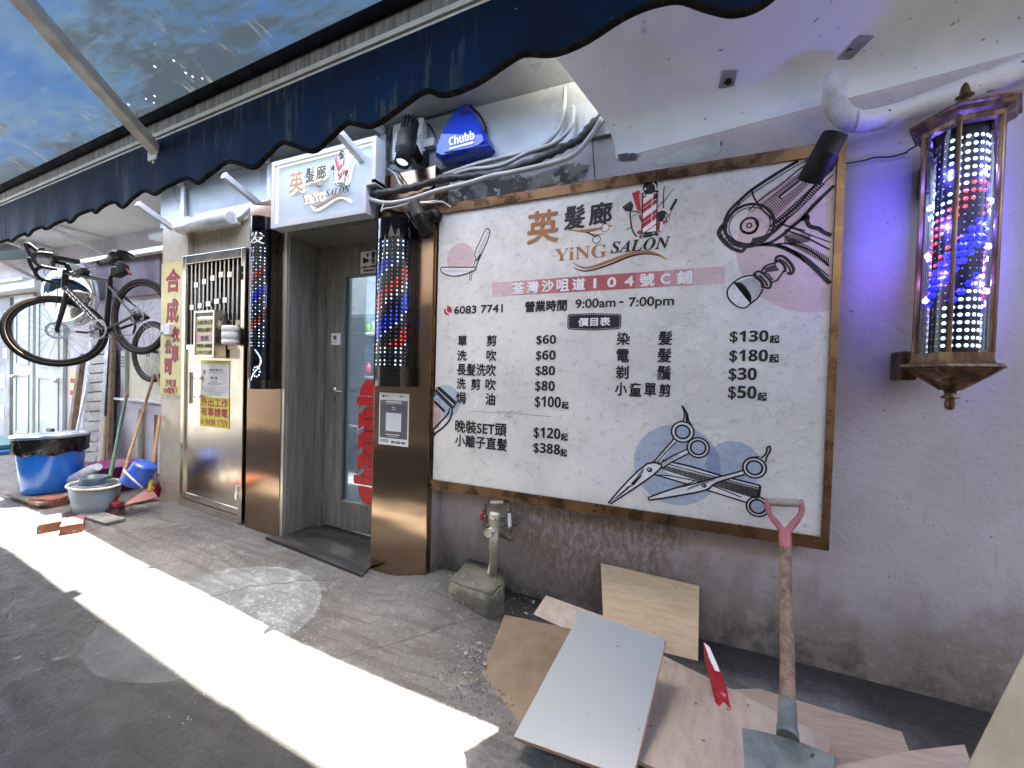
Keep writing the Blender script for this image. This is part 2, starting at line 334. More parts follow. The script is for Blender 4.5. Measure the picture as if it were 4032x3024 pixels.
# ------------------------------------------------------------------ ground (one sheet that reaches away on all sides)
YW, YB, YC, YG = 2.12, 2.0, 1.965, 2.0
def ground():
    xs = [-60, -30, -18, -13] + [-10+.07*i for i in range(int(13.5/.07)+1)] + [5, 9, 20, 50]
    ys = [-40, -15, -6, -3, -1.6] + [-.6+.05*i for i in range(72)] + [4, 8, 30]
    vs = []; fs = []
    for y in ys:
        for x in xs:
            z = gz(x)
            if -10 < x < 4 and -1 < y < 2.5:
                z += .006*math.sin(3.1*x+1.3*y)*math.sin(2.3*y+.7*x)
                d = math.hypot((x+1.18)/.40, (y-1.93)/.42)                      # mortar haunch around the plinth
                if d < 1: z += .07*(1-d*d)**1.5
            vs.append((x, y, z))
    n = len(xs)
    for j in range(len(ys)-1):
        for i in range(n-1): fs.append((j*n+i, j*n+i+1, (j+1)*n+i+1, (j+1)*n+i))
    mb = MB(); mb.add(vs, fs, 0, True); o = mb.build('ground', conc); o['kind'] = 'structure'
ground()
# ------------------------------------------------------------------ the salon's walls
def walls():
    mb = MB(); zt = 3.05
    x0 = at(1673, 2299, YC).x+.0015
    mb.box((x0, YW, -.3), (9, YW+.2, zt))                                       # the lavender wall with its short return
    mb.box((x0-.2, YB+.02, -.3), (x0+.002, YW+.1, 2.2))
    tag(mb.build('rendered_wall', lav), 'lavender painted wall stained brown and mossy along its foot, behind the price board', 'wall')
    mb = MB(); xa, xb = at(640, 1045, 1.985).x, at(737, 1040, 1.985).x           # tile pier and lintel
    mb.box((xa, 1.985, -.2), (xb+.004, 2.4, 2.49))
    zl = at(850, 1000, 2.03).z
    mb.box((xb+.005, 2.03, zl), (-2.83, 2.4, 2.52)); mb.box((xb+.005, 2.2, -.2), (-2.83, 2.4, zl+.002))
    tag(mb.build('tiled_wall', tile_m), 'cream tiled wall and pier framing the steel gate, streaked with rust', 'wall')
    mb = MB()
    mb.box((-12, 2.62, -.2), (xa, 2.8, 3.05)); mb.box((xa+.002, 2.402, -.2), (-2.6, 2.8, 3.05))
    tag(mb.build('alcove_wall', lav_alc), 'faded lavender back wall of the alcove behind the hanging bicycle', 'wall')
    mb = MB(); mb.box((-2.83, 2.13, 2.29), (x0, 2.4, 3.05)); tag(mb.build('upper_wall', lav_alc), 'strip of wall above the salon door behind the grey metal fascia', 'wall')
walls()
# canopy: grey fascia sheet, soffit, steel brackets; the white soffit panel is a thing of its own
def canopy():
    t = thing('canopy', 'grey sheet metal canopy on white steel brackets above the shop doors', 'canopy', (-3, 2.1, 2.8))
    zl = at(1860, 635, 2.095).z; zs = 2.845
    mb = MB(); xl = at(632, 850, 2.095).x; mb.slab([(xl, 2.095, 2.50), (-.30, 2.095, zl), (-.30, 2.095, zs), (xl, 2.095, zs)], (0, 1, 0), .02); mb.build('fascia_sheet', grey_sheet, t)
    mb = MB(); mb.slab([(xl, 1.85, zs+.004), (-.2, 1.74, zs+.004), (-.2, 2.5, zs+.004), (xl, 2.63, zs+.004)], (0, 0, 1), .02)
    mb.build('soffit_sheet', grey_sheet, t)
    mb = MB(); mb.slab([(-10.5, 2.05, zs-.02), (xl+.03, 1.85, zs-.02), (xl+.03, 2.62, zs-.02), (-10.5, 2.62, zs-.02)], (0, 0, 1), .02)
    mb.build('soffit_sheet', white_sheet, t)
    for (uw, vw, uo, vo, yw) in ((403, 990, 215, 905, 2.56), (200, 1015, 45, 955, 2.56), (1503, 718, 1333, 519, 2.06), (1055, 833, 880, 690, 2.06), (714, 922, 540, 800, 2.06)):
        w = at(uw, vw, yw); yo = 1.80+.3*(yw > 2.3); o = atx(uo, vo, w.x)
        if not 1.5 < o.y < 2.3: o = at(uo, vo, yo)
        o.x = w.x; zt = zs-.045
        mb = MB()
        dn = (w-o).normalized(); far = o-dn*((zt-o.z)/max(.05, -dn.z)) if dn.z < -.05 else o
        if far.y < 1.68: far = o
        mb.bar(far, w, .04, .04, upv=(1, 0, 0)); mb.bar((w.x, yw+.012, w.z-.03), (w.x, yw+.012, zt), .045, .022, upv=(0, 1, 0)); mb.bar((w.x, 1.80, zt+.02), (w.x, yw, zt+.02), .04, .038)
        mb.build('bracket', galv if yw < 2.3 else white_paint, t)
canopy()
def soffit_panel():
    prof = [(1.20, 2.865), (1.4, 2.85)]
    for i in range(9):                                                         # runs out nearly flat and coves down to the wall
        a = i/8; prof.append((1.62+(2.02-1.62)*a, 2.82-.19*a))
    for i in range(1, 7):
        a = i/6*math.pi/2*.85; prof.append((2.02+.10*math.sin(a), 2.63-.13*(1-math.cos(a))-.04*i/6))
    prof[-1] = (2.117, 2.475)
    mb = MB(); n = len(prof); xs = [None, -.05, .6, 1.2, 2.0, 2.7]
    vs = []
    for (y, z) in prof:
        a = (y-1.62)/.50; x0 = -.67+.35*a if a > -.1 else -.50
        for k, x in enumerate(xs): vs.append((x0 if x is None else x, y, z+(.085*((x0 if x is None else min(x, 1.6))-.55)+.0)*max(0, a)**2))
    K = len(xs)
    fs = [(i*K+k, i*K+k+1, (i+1)*K+k+1, (i+1)*K+k) for i in range(n-1) for k in range(K-1)]
    mb.add(vs, fs, 0, True); mb.add([(x, y, z+.012) for x, y, z in vs], [f[::-1] for f in fs], 0, True)
    for i in range(n-1): a = i*K; b = (i+1)*K; mb.add([vs[a], vs[b], (vs[b][0], vs[b][1], vs[b][2]+.012), (vs[a][0], vs[a][1], vs[a][2]+.012)], [(0, 1, 2, 3)])
    o = tag(mb.build('soffit_panel', white_sheet), 'white ceiling panel coving down to the lavender wall, patched with two tape squares', 'ceiling panel')
    def onp(u, v, d=.004):                                                     # bearing onto the panel's underside
        def zp(x, y):
            a = (y-1.62)/.50; base = 2.82-.19*(y-1.62)/.40 if y > 1.62 else 2.82
            if y > 2.02: base = 2.63-.13*(1-math.sqrt(max(0, 1-((y-2.02)/.10)**2)))
            return base+.085*(min(x, 1.6)-.55)*max(0, a)**2
        q = ray(u, v); lo, hi = .5, 6.0
        for _ in range(50):
            m_ = (lo+hi)/2; p = CAM+q*m_
            if p.z < zp(p.x, p.y) and p.y < 2.12: lo = m_
            else: hi = m_
        return CAM+q*lo-Vector((0, d*.5, d))
    tape = M('silver_tape', (.33, .32, .33), (.24, .23, .24), 20, .45, bump=.2); hole = M('black_hole', (.006, .006, .006), None, rough=.9)
    for lb, q, h in (('small grey tape square on the white ceiling panel', ((2845, 277), (2902, 275), (2890, 343), (2827, 345)), ((2848, 322), (2862, 306), (2878, 305), (2881, 322), (2866, 333))),
                     ('long grey tape strip slanting on the white ceiling panel', ((3383, 137), (3441, 140), (3330, 250), (3272, 252)), ((3323, 205), (3345, 185), (3368, 190), (3352, 208)))):
        t = MB(); t.slab([onp(*p) for p in q], (0, .4, 1), -.002); pt = tag(t.build('tape_patch', tape), lb, 'tape patch')
        t = MB(); t.slab([onp(*p, .007) for p in h], (0, .4, 1), -.001); t.build('hole', hole, pt)
    for u, v in ((2535, 120), (2921, 449), (3598, 273)):
        p = onp(u, v); scr = MB(); scr.lathe([(.0, 0), (.009, 0), (.009, .004), (0, .004)], p, 10); scr.build('screw', galv, o)
soffit_panel()
# ------------------------------------------------------------------ awning of the stall across the lane
def yb(x): return 1.295+(-.64-x)*.0401
def fab_z(x, y): return 2.722+.30*(yb(x)-y)
def awning():
    t = thing('awning', 'blue fabric awning with aluminium front rail and dark scalloped valance hanging overhead', 'awning', (-2, -1.4, 3.3))
    m, nt, b = mk('awning_fabric'); out = nt.nodes['Material Output']
    v = coords(nt, (.55, 1.7, 1), (0, 0, R(24))); n1 = noise(nt, v, 2.0, 8, .65); n2 = noise(nt, coords(nt, (12, 3.2, 1), (0, 0, R(-12))), 3.2, 9, .78); n3 = noise(nt, coords(nt), 26, 4, .6)
    mask = noise(nt, coords(nt), .9, 3, .5)
    c = mixc(nt, ramp(nt, n1, .36, .58), (.0013, .0043, .012), (.0032, .0064, .0105))
    c = mixc(nt, math_(nt, 'MULTIPLY', ramp(nt, noise(nt, v, 1.0, 9, .74), .47, .60), .85), c, (.0017, .0022, .0025))
    sx_ = nt.nodes.new('ShaderNodeSeparateXYZ'); g_n = nt.nodes.new('ShaderNodeNewGeometry'); nt.links.new(g_n.outputs['Position'], sx_.inputs[0]); near = ramp(nt, math_(nt, 'ADD', math_(nt, 'ADD', sx_.outputs[1], math_(nt, 'MULTIPLY', sx_.outputs[0], .0401)), math_(nt, 'MULTIPLY', math_(nt, 'SUBTRACT', mask, .5), .9)), .72, 1.12)
    fine = noise(nt, coords(nt, (1.6, 13, 1), (0, 0, R(28))), 2.4, 9, .75); c = mixc(nt, math_(nt, 'MULTIPLY', ramp(nt, fine, .50, .66), .42), c, (.0014, .0030, .0055)); c = mixc(nt, math_(nt, 'MULTIPLY', ramp(nt, fine, .46, .36), .22), c, (.0060, .0100, .0150))
    scr = math_(nt, 'MULTIPLY', ramp(nt, n2, .53, .62), math_(nt, 'MULTIPLY', math_(nt, 'MULTIPLY', ramp(nt, mask, .46, .55), ramp(nt, noise(nt, coords(nt), 5, 3, .6), .46, .58)), near))
    c = mixc(nt, scr, c, (.0105, .0115, .0105)); c = mixc(nt, ramp(nt, n3, .70, .73), c, (.006, .009, .012)); 
    tr = nt.nodes.new('ShaderNodeBsdfTranslucent'); nt.links.new(c, tr.inputs[0])
    dc = mixc(nt, .7, c, (.006, .015, .035)); nt.links.new(dc, b.inputs['Base Color']); b.inputs['Roughness'].default_value = .6
    ad = nt.nodes.new('ShaderNodeAddShader'); nt.links.new(b.outputs[0], ad.inputs[0]); nt.links.new(tr.outputs[0], ad.inputs[1]); nt.links.new(ad.outputs[0], out.inputs[0])
    fabric = m
    # pinholes worn through the cloth (they throw the small sun spots on the ground)
    holes = []
    for u, v_, r in ((60, 2358, .010), (33, 2391, .010), (98, 2434, .009), (131, 2455, .009), (143, 2425, .007), (70, 2585, .014), (226, 2590, .011), (268, 2580, .011), (315, 2582, .009), (145, 2633, .011), (915, 2815, .02), (200, 2348, .007)):
        g = onz(u, v_, .0); g = onz(u, v_, gz(g.x))
        for _ in range(3):
            k = (fab_z(g.x, g.y)-g.z)/(-SUN_V.z); q = g-SUN_V*k
            for _2 in range(6): k = (fab_z(q.x, q.y)-g.z)/(-SUN_V.z); q = g-SUN_V*k
        holes.append((q.x, q.y, r*.30))
    xs = [-9+.25*i for i in range(48)]; xs = [x for x in xs if x <= 2.6]; ys = [0, .5, 1.0, 1.5, 2.0, 2.8]
    def P(x, d): return (x, yb(x)-d, 2.722+.30*d-.02*math.sin(math.pi*min(d/2.8, 1)))
    # grid split so that a cell can be left out for every pinhole
    gx = sorted(set([round(-7.6+.25*i, 4) for i in range(41)]+[round(h[0]+s*h[2], 4) for h in holes for s in (-1, 1)]))
    gd = sorted(set([0, .35, .7, 1.05, 1.4, 1.8, 2.2, 2.8]+[round(yb(h[0])-h[1]+s*h[2], 4) for h in holes for s in (-1, 1)]))
    mb = MB(); vs = [P(x, d) for d in gd for x in gx]; n = len(gx); fs = []
    for j in range(len(gd)-1):
        for i in range(n-1):
            cx_ = (gx[i]+gx[i+1])/2; cd_ = (gd[j]+gd[j+1])/2
            if any(abs(cx_-h[0]) < h[2] and abs(cd_-(yb(h[0])-h[1])) < h[2]+.002 for h in holes): continue
            fs.append((j*n+i, j*n+i+1, (j+1)*n+i+1, (j+1)*n+i))
    mb.add(vs, fs, 0, True); mb.build('fabric', fabric, t)
    # front rail
    xa, xb = -7.6, 2.6
    def strip(mb, prof, mi=0):                                                 # prof: (d, z) ring
        k = len(prof); a = [(xa, yb(xa)-d, z) for d, z in prof]; b_ = [(xb, yb(xb)-d, z) for d, z in prof]
        mb.add(a+b_, [(i, (i+1) % k, k+(i+1) % k, k+i) for i in range(k)]+[tuple(range(k))[::-1], tuple(range(k, 2*k))], mi)
    dirty = M('dirty_aluminium', (.30, .31, .31), (.15, .15, .145), 7, .55, .2, bump=.1, st=(6, 6, .7), lo=.35, hi=.66)
    rail_w = M('rail_aluminium', (.70, .69, .63), (.58, .57, .52), 9, .4, .1)
    navy_d = M('navy_roll', (.0015, .004, .012), (.004, .0045, .006), 10, .8, spec=.1)
    grime = M('black_grime', (.005, .0055, .006), (.018, .018, .017), 16, .8)
    mb = MB()
    strip(mb, [(.0, 2.64), (.0, 2.722), (-.05, 2.73), (-.052, 2.64)], 0)       # dirty back face
    strip(mb, [(.014, 2.617), (.016, 2.637), (.0, 2.639), (-.04, 2.639), (-.04, 2.617)], 1)
    strip(mb, [(.0, 2.606), (.0, 2.616), (-.04, 2.616), (-.04, 2.606)], 2)
    strip(mb, [(.010, 2.586), (.012, 2.605), (-.04, 2.605), (-.04, 2.586)], 1)
    strip(mb, [(-.004, 2.566), (-.002, 2.585), (-.04, 2.585), (-.036, 2.566)], 3)
    mb.build('front_rail', [dirty, rail_w, black_mt, grime], t)
    mb = MB(); a = Vector((xa, yb(xa)-.018, 2.739)); c_ = Vector((xb, yb(xb)-.018, 2.739)); mb.tube([a, c_], .03, 12); mb.build('fabric_roll', navy_d, t)
    # valance traced along its scallops
    px = [(-420, 1180), (-330, 1090), (-290, 1105), (-200, 1035), (-160, 1045), (-100, 1000), (-60, 1003), (0, 975), (41, 956), (51, 950), (60, 956), (96, 937), (116, 926), (125, 934), (169, 913), (190, 903), (202, 909), (241, 891), (275, 873), (290, 881), (347, 852), (384, 836), (405, 846), (464, 806), (490, 822), (507, 819), (560, 785), (592, 762), (641, 777), (700, 744), (751, 712), (806, 732), (860, 690), (910, 650), (970, 662), (1030, 678), (1075, 630), (1127, 580), (1180, 590), (1250, 611), (1310, 560), (1384, 509), (1430, 514), (1490, 520), (1580, 460), (1698, 391), (1768, 402), (1880, 350), (1990, 290), (2060, 253), (2095, 247), (2190, 243), (2330, 190), (2480, 110), (2600, 58), (2683, 39), (2780, 65), (2886, 90), (2990, 65), (3110, -30), (3250, -130), (3450, -90), (3600, -200)]
    def onval(u, v):
        a = ray(u, v); s = -.0401; c0 = 1.295-.64*.0401; return CAM+a*((c0)/(a.y-s*a.x))   # plane y = c0 + s x
    low = [onval(*p) for p in px]; low = [Vector(p) for p in smooth_path(low, 5)]
    mv, nt, b = mk('valance_fabric'); v = coords(nt); sc_ = math_(nt, 'MULTIPLY', ramp(nt, noise(nt, coords(nt, (11, 11, 1.3)), 2.2, 5, .6), .535, .60), ramp(nt, noise(nt, coords(nt), 1.9, 2, .5), .43, .54))
    c = mixc(nt, ramp(nt, noise(nt, v, 3, 5, .6), .4, .7), (.0004, .0080, .029), (.0008, .0055, .018)); c = mixc(nt, math_(nt, 'MULTIPLY', sc_, .75), c, (.024, .033, .038))
    c = mixc(nt, ramp(nt, noise(nt, v, 40, 3, .6), .72, .75), c, (.16, .16, .14))
    nt.links.new(c, b.inputs['Base Color']); b.inputs['Roughness'].default_value = .6; b.inputs['Specular IOR Level'].default_value = .12
    tr = nt.nodes.new('ShaderNodeBsdfTranslucent'); nt.links.new(mixc(nt, .6, c, (0, 0, 0)), tr.inputs[0]); ad = nt.nodes.new('ShaderNodeAddShader'); out = nt.nodes['Material Output']
    nt.links.new(b.outputs[0], ad.inputs[0]); nt.links.new(tr.outputs[0], ad.inputs[1]); nt.links.new(ad.outputs[0], out.inputs[0])
    K = 8; vs = []
    def rip(p, f): return -.042+.007*f*math.sin(p.x*17+1)+.006*f*math.sin(p.x*7.3)
    for p in low:
        for k in range(K+1):
            f = k/K; z = 2.575+(p.z-2.575)*f; y = yb(p.x)+.012+rip(p, f); vs.append((p.x, y, z))
    fs = [(i*(K+1)+k, (i+1)*(K+1)+k, (i+1)*(K+1)+k+1, i*(K+1)+k+1) for i in range(len(low)-1) for k in range(K)]
    mb = MB(); mb.add(vs, fs, 0, True); vo = mb.build('valance', mv, t)
    mb = MB(); mb.tube([(p.x, yb(p.x)+.012+rip(p, 1), p.z+.004) for p in low], .0105, 8); mb.build('binding', M('valance_binding', (.006, .0048, .004), (.022, .016, .011), 25, .9, spec=.1), vo)
    # folding arm with its elbow joint
    mb = MB(); A = Vector((-2.885, 1.395, 2.508)); B = Vector((-2.475, .75, 2.69)); D = (B-A).normalized()
    mb.bar(A+D*.02, A+D*2.3, .062, .056, upv=(0, 0, 1), r=.004); ao = mb.build('folding_arm', M('arm_paint', (.66, .65, .62), (.50, .48, .45), 9, .45, bump=.08, speck=(.28, .24, .2), sp=(.68, .74), sps=40), t)
    mb = MB(); mb.bbox((A.x-.045, A.y-.05, A.z-.045), (A.x+.045, A.y+.05, A.z+.04), 0, None, .01); mb.bar(A, (A.x, yb(A.x)+.0, 2.60), .05, .04, upv=(1, 0, 0))
    mb.lathe([(.006, 0), (.014, 0), (.014, .02), (.006, .02), (.006, 0)], A+Vector((.0, -.03, -.062)), 14); mb.build('arm_joint', white_paint, t)
awning()
def light_blocker():  # unseen wall added to hold back light at the right end
    mb = MB(); mb.box((3.4, -2.1, -.05), (3.6, 2.118, 2.5)); tag(mb.build('side_light_blocker', M('blocker_grey', (.34, .32, .31), (.26, .25, .24), 3, .8)), 'added grey wall out of view, cutting the light from the right', 'wall')
light_blocker()
def stall():                                                                    # the stall across the lane, behind the photographer
    t = thing('market_stall', 'grey shuttered market stall on the other side of the lane', 'stall', (-2, -2.2, 0))
    mb = MB(); mb.box((-12, -2.3, 0), (5, -2.1, 3.75)); mb.build('wall', M('stall_wall', (.17, .165, .16), (.12, .118, .11), 3, .7), t)
    mb = MB()
    for i in range(34): z = .15+.07*i; mb.slab([(-8, -2.098, z), (2.5, -2.098, z), (2.5, -2.07, z+.035), (-8, -2.07, z+.035)], (0, 1, .2), .004)
    mb.build('roller_shutter', M('shutter_grey', (.2, .2, .2), None, rough=.5), t)
stall()

# ------------------------------------------------------------------ entrance: bronze pillars, wood recess, door
xL0, xL1 = at(964, 2075, YC).x, at(1097, 2119, YC).x
xR0, xR1 = at(1457, 2253, YC).x, at(1674, 2299, YC).x
zC = 2.47
def pillar(x0, x1, zb, label):
    t = MB()
    t.bbox((x0, YC, zb), (x1, YC+.05, zC), 0, None, .003); t.box((x0+.002, YC+.061, zb), (x1-.006, 2.38, zC-.01), 0)
    return tag(t.build('bronze_pillar', brz), label, 'pillar', 'bronze clad pillars of the salon door')
pillar(xL0, xL1, -.02+gz(xL0), 'brushed bronze pillar between the steel gate and the salon door')
pillar(xR0, xR1, -.03, 'brushed bronze pillar left of the price board, with a paper notice on it')
yD = 2.25; zD = .06
def entrance():
    t = thing('door_surround', 'grey woodgrain recess lining the salon entrance', 'door surround', (-2.1, 2.1, .05))
    zt0 = at(1140, 925, YC).z; 
    mb = MB(); mb.box((xL1+.028, YC+.012, 0), (xL1+.046, 2.40, zC-.2), 0); mb.build('jamb', gwood, t)
    mb = MB(); mb.box((xR0-.02, YC+.03, 0), (xR0-.001, 2.40, zC-.2), 0); mb.build('jamb', gwood, t)
    mb = MB(); mb.slab([(xL1+.047, YC+.012, zt0), (xR0-.021, YC+.012, zt0), (xR0-.021, yD+.1, zt0-.02), (xL1+.047, yD+.1, zt0-.02)], (0, 0, 1), .05); mb.build('head_panel', gwood, t)
    tr_ = M('satin_edge_trim', (.62, .60, .54), None, rough=.3, metal=.8)
    mb = MB(); mb.box((xL1+.001, YC+.004, .02), (xL1+.027, YC+.03, zC-.22)); mb.build('edge_trim', tr_, t)
    mb = MB(); mb.box((xL1+.028, YC+.004, zt0), (xR0, YC+.0115, zC-.1)); mb.build('header_strip', gwood, t)
    # inner frame
    fx0 = at(1246, 2074, yD-.03).x-.01; zf = at(1267, 981, yD).z
    mb = MB(); mb.box((xL1+.047, yD-.03, .02), (fx0+.05, yD+.06, zt0-.02)); mb.box((fx0+.051, yD-.029, zf), (xR0-.021, yD+.06, zt0-.02)); mb.build('inner_frame', gwood, t)
    return fx0, zf
fx0, zf = entrance()
glassm, nt, b = mk('door_glass')
out = nt.nodes['Material Output']; gl = nt.nodes.new('ShaderNodeBsdfGlossy'); gl.inputs['Roughness'].default_value = .02; gl.inputs[0].default_value = (.9, .95, 1, 1)
tp = nt.nodes.new('ShaderNodeBsdfTransparent'); tp.inputs[0].default_value = (.80, .88, .92, 1); mx = nt.nodes.new('ShaderNodeMixShader'); fr = nt.nodes.new('ShaderNodeFresnel'); fr.inputs[0].default_value = 1.6
nt.links.new(math_(nt, 'MULTIPLY', fr.outputs[0], .55), mx.inputs[0]); nt.links.new(tp.outputs[0], mx.inputs[1]); nt.links.new(gl.outputs[0], mx.inputs[2]); nt.links.new(mx.outputs[0], out.inputs[0])
def door():
    t = thing('salon_door', 'grey woodgrain salon door with a tall glass pane, half behind the bronze pillar', 'door', (-2.1, yD, .05))
    x0, x1 = fx0+.052, xR0-.022; z0, z1 = zD+.02, zf-.004
    g0 = at(1366, 1090, yD); g1 = at(1341, 1969, yD); gx0 = (g0.x+g1.x)/2; gx1 = x1-.09; gz0, gz1 = g1.z, g0.z
    mb = MB(); mb.box((x0, yD-.01, z0), (gx0, yD+.035, z1)); mb.box((gx1, yD-.01, z0), (x1, yD+.035, z1)); mb.box((gx0, yD-.0098, z0), (gx1, yD+.0348, gz0)); mb.box((gx0, yD-.0098, gz1), (gx1, yD+.0348, z1))
    mb.build('leaf', gwood, t)
    mb = MB(); mb.box((gx0, yD+.012, gz0), (gx1, yD+.018, gz1)); mb.build('glass_pane', glassm, t)
    mb = MB(); h = at(1316, 1536, yD-.02)
    mb.lathe([(0, 0), (.026, 0), (.026, .012), (.022, .016), (0, .016)], None or (0, 0, 0), 16, mat=Matrix.Translation((h.x, yD-.0101, h.z)) @ Matrix.Rotation(R(90), 4, 'X'))
    mb.tube(smooth_path([(h.x, yD-.012, h.z), (h.x, yD-.05, h.z), (h.x+.02, yD-.058, h.z-.002), (h.x+.11, yD-.056, h.z-.006)], 5), .009, 10); mb.tube([(h.x-.004, yD-.02, h.z-.07), (h.x-.004, yD-.012, h.z-.07)], .013, 12)
    mb.build('lever_handle', steel_bar, t)
    mb = MB(); hz = at(1453, 2090, yD).z; mb.box((x1-.05, yD-.03, hz-.05), (x1-.03, yD-.0102, hz+.05)); mb.build('hinge', white_paint, t)
    return gx0, gx1, gz0, gz1
gx0, gx1, gz0, gz1 = door()
def step():
    mb = MB(); q = [at(1040, 2150, 1.89), at(1430, 2272, 1.87)]
    zl, zr = .078, .0
    pts = [(q[0].x, 1.90, zl), (q[1].x, 1.865, zr+.02), (xR0-.003, 1.97, zr+.022), (xR0-.003, yD+.05, zr+.045), (xL1+.05, yD+.05, zl-.02+.01), (xL1+.05, 1.96, zl)]
    mb.slab(pts, (0, 0, -1), .13)
    tag(mb.build('door_step', M('dark_tile', (.020, .019, .0185), (.034, .033, .031), 3, .5, bump=.08, st=(.6, 5, 1), speck=(.3, .3, .3), sp=(.74, .76), sps=60)), 'dark grey woodgrain vinyl step on the ground before the salon door', 'doorstep')
step()
def interior():
    t = thing('salon_interior', 'pale blue salon room seen through the glass of the door', 'room', (-2.2, 3, .05))
    wl = M('interior_blue', (.30, .40, .48), None, rough=.8); mb = MB()
    x0, x1, y0, y1, z0, z1 = -5.2, -1.1, 2.41, 4.6, .04, 2.6
    mb.slab([(x0, y1, z0), (x1, y1, z0), (x1, y1, z1), (x0, y1, z1)], (0, 1, 0), .05); mb.slab([(x0, y0+.45, z0), (x0, y1, z0), (x0, y1, z1), (x0, y0+.45, z1)], (-1, 0, 0), .05); mb.slab([(x1, y0+.02, z0), (x1, y1, z0), (x1, y1, z1), (x1, y0+.02, z1)], (1, 0, 0), .05)
    mb.build('wall', wl, t)
    mb = MB(); mb.slab([(x0, y0, z1), (x1, y0, z1), (x1, y1, z1), (x0, y1, z1)], (0, 0, 1), .05); mb.build('ceiling', white_paint, t)
    mb = MB(); mb.slab([(x0, y0, z0), (x1, y0, z0), (x1, y1, z0), (x0, y1, z0)], (0, 0, -1), .05); mb.build('floor', M('interior_floor', (.2, .2, .2), None, rough=.4), t)
    mb = MB(); mb.box((-3.5, 3.9, 2.55), (-2.7, 4.0, 2.59)); mb.build('tube_lamp', M('tube_glow', (1, 1, 1), None, emit=(1, .98, .95), es=20), t)
    # shelves on the back wall
    for (v, nm) in ((1310, 0), (1480, 1)):
        p = at(1420, v, 4.35); mb = MB(); mb.box((p.x-1.2, 4.3, p.z-.03), (p.x+.9, 4.58, p.z)); sh = mb.build('shelf', white_paint, t)
        for k in range(15):
            x = p.x-1.1+.13*k+random.uniform(-.01, .01); h = random.uniform(.16, .24); r = random.uniform(.03, .05); mb = MB()
            mb.lathe([(0, 0), (r, 0), (r, h*.7), (r*.4, h*.82), (r*.35, h), (0, h)], (x, 4.42, p.z+.001), 10)
            cc = random.choice([(.15, .32, .05), (.2, .38, .06), (.35, .03, .04), (.5, .5, .5), (.1, .25, .06)]) if not nm else random.choice([(.45, .12, .25), (.55, .6, .65), (.2, .1, .4), (.4, .1, .15)])
            bo = mb.build('product_bottle', M('bottle_tint', cc, None, rough=.35), None); tag(bo, ('row of bright bottles on the upper shelf inside the salon' if not nm else 'row of pastel bottles on the lower shelf inside the salon'), 'bottle', 'bottles on the upper salon shelf' if not nm else 'bottles on the lower salon shelf')
interior()
# ------------------------------------------------------------------ price board with its printed artwork
YF = 1.988                                                                      # face of the printed panel
def bp(u, v): p = at(u, v, YF); return (p.x, p.z)
BX0, BX1 = at(1673, 2299, YC).x+.002, .606; BZ0, BZ1 = 1.25-.674, 1.25+.992
pX0, pX1, pZ0, pZ1 = BX0+.012, at(3262, 1400, YF).x, BZ0+.052, BZ1-.052
def clip_poly(pts, x0, x1, z0, z1):
    for ax, lim, sg in ((0, x0, 1), (0, x1, -1), (1, z0, 1), (1, z1, -1)):
        out = []
        for i in range(len(pts)):
            a, b = pts[i-1], pts[i]; ia = (a[ax]-lim)*sg >= 0; ib = (b[ax]-lim)*sg >= 0
            if ia != ib: t = (lim-a[ax])/(b[ax]-a[ax]); out.append((a[0]+(b[0]-a[0])*t, a[1]+(b[1]-a[1])*t))
            if ib: out.append(b)
        pts = out
    return pts
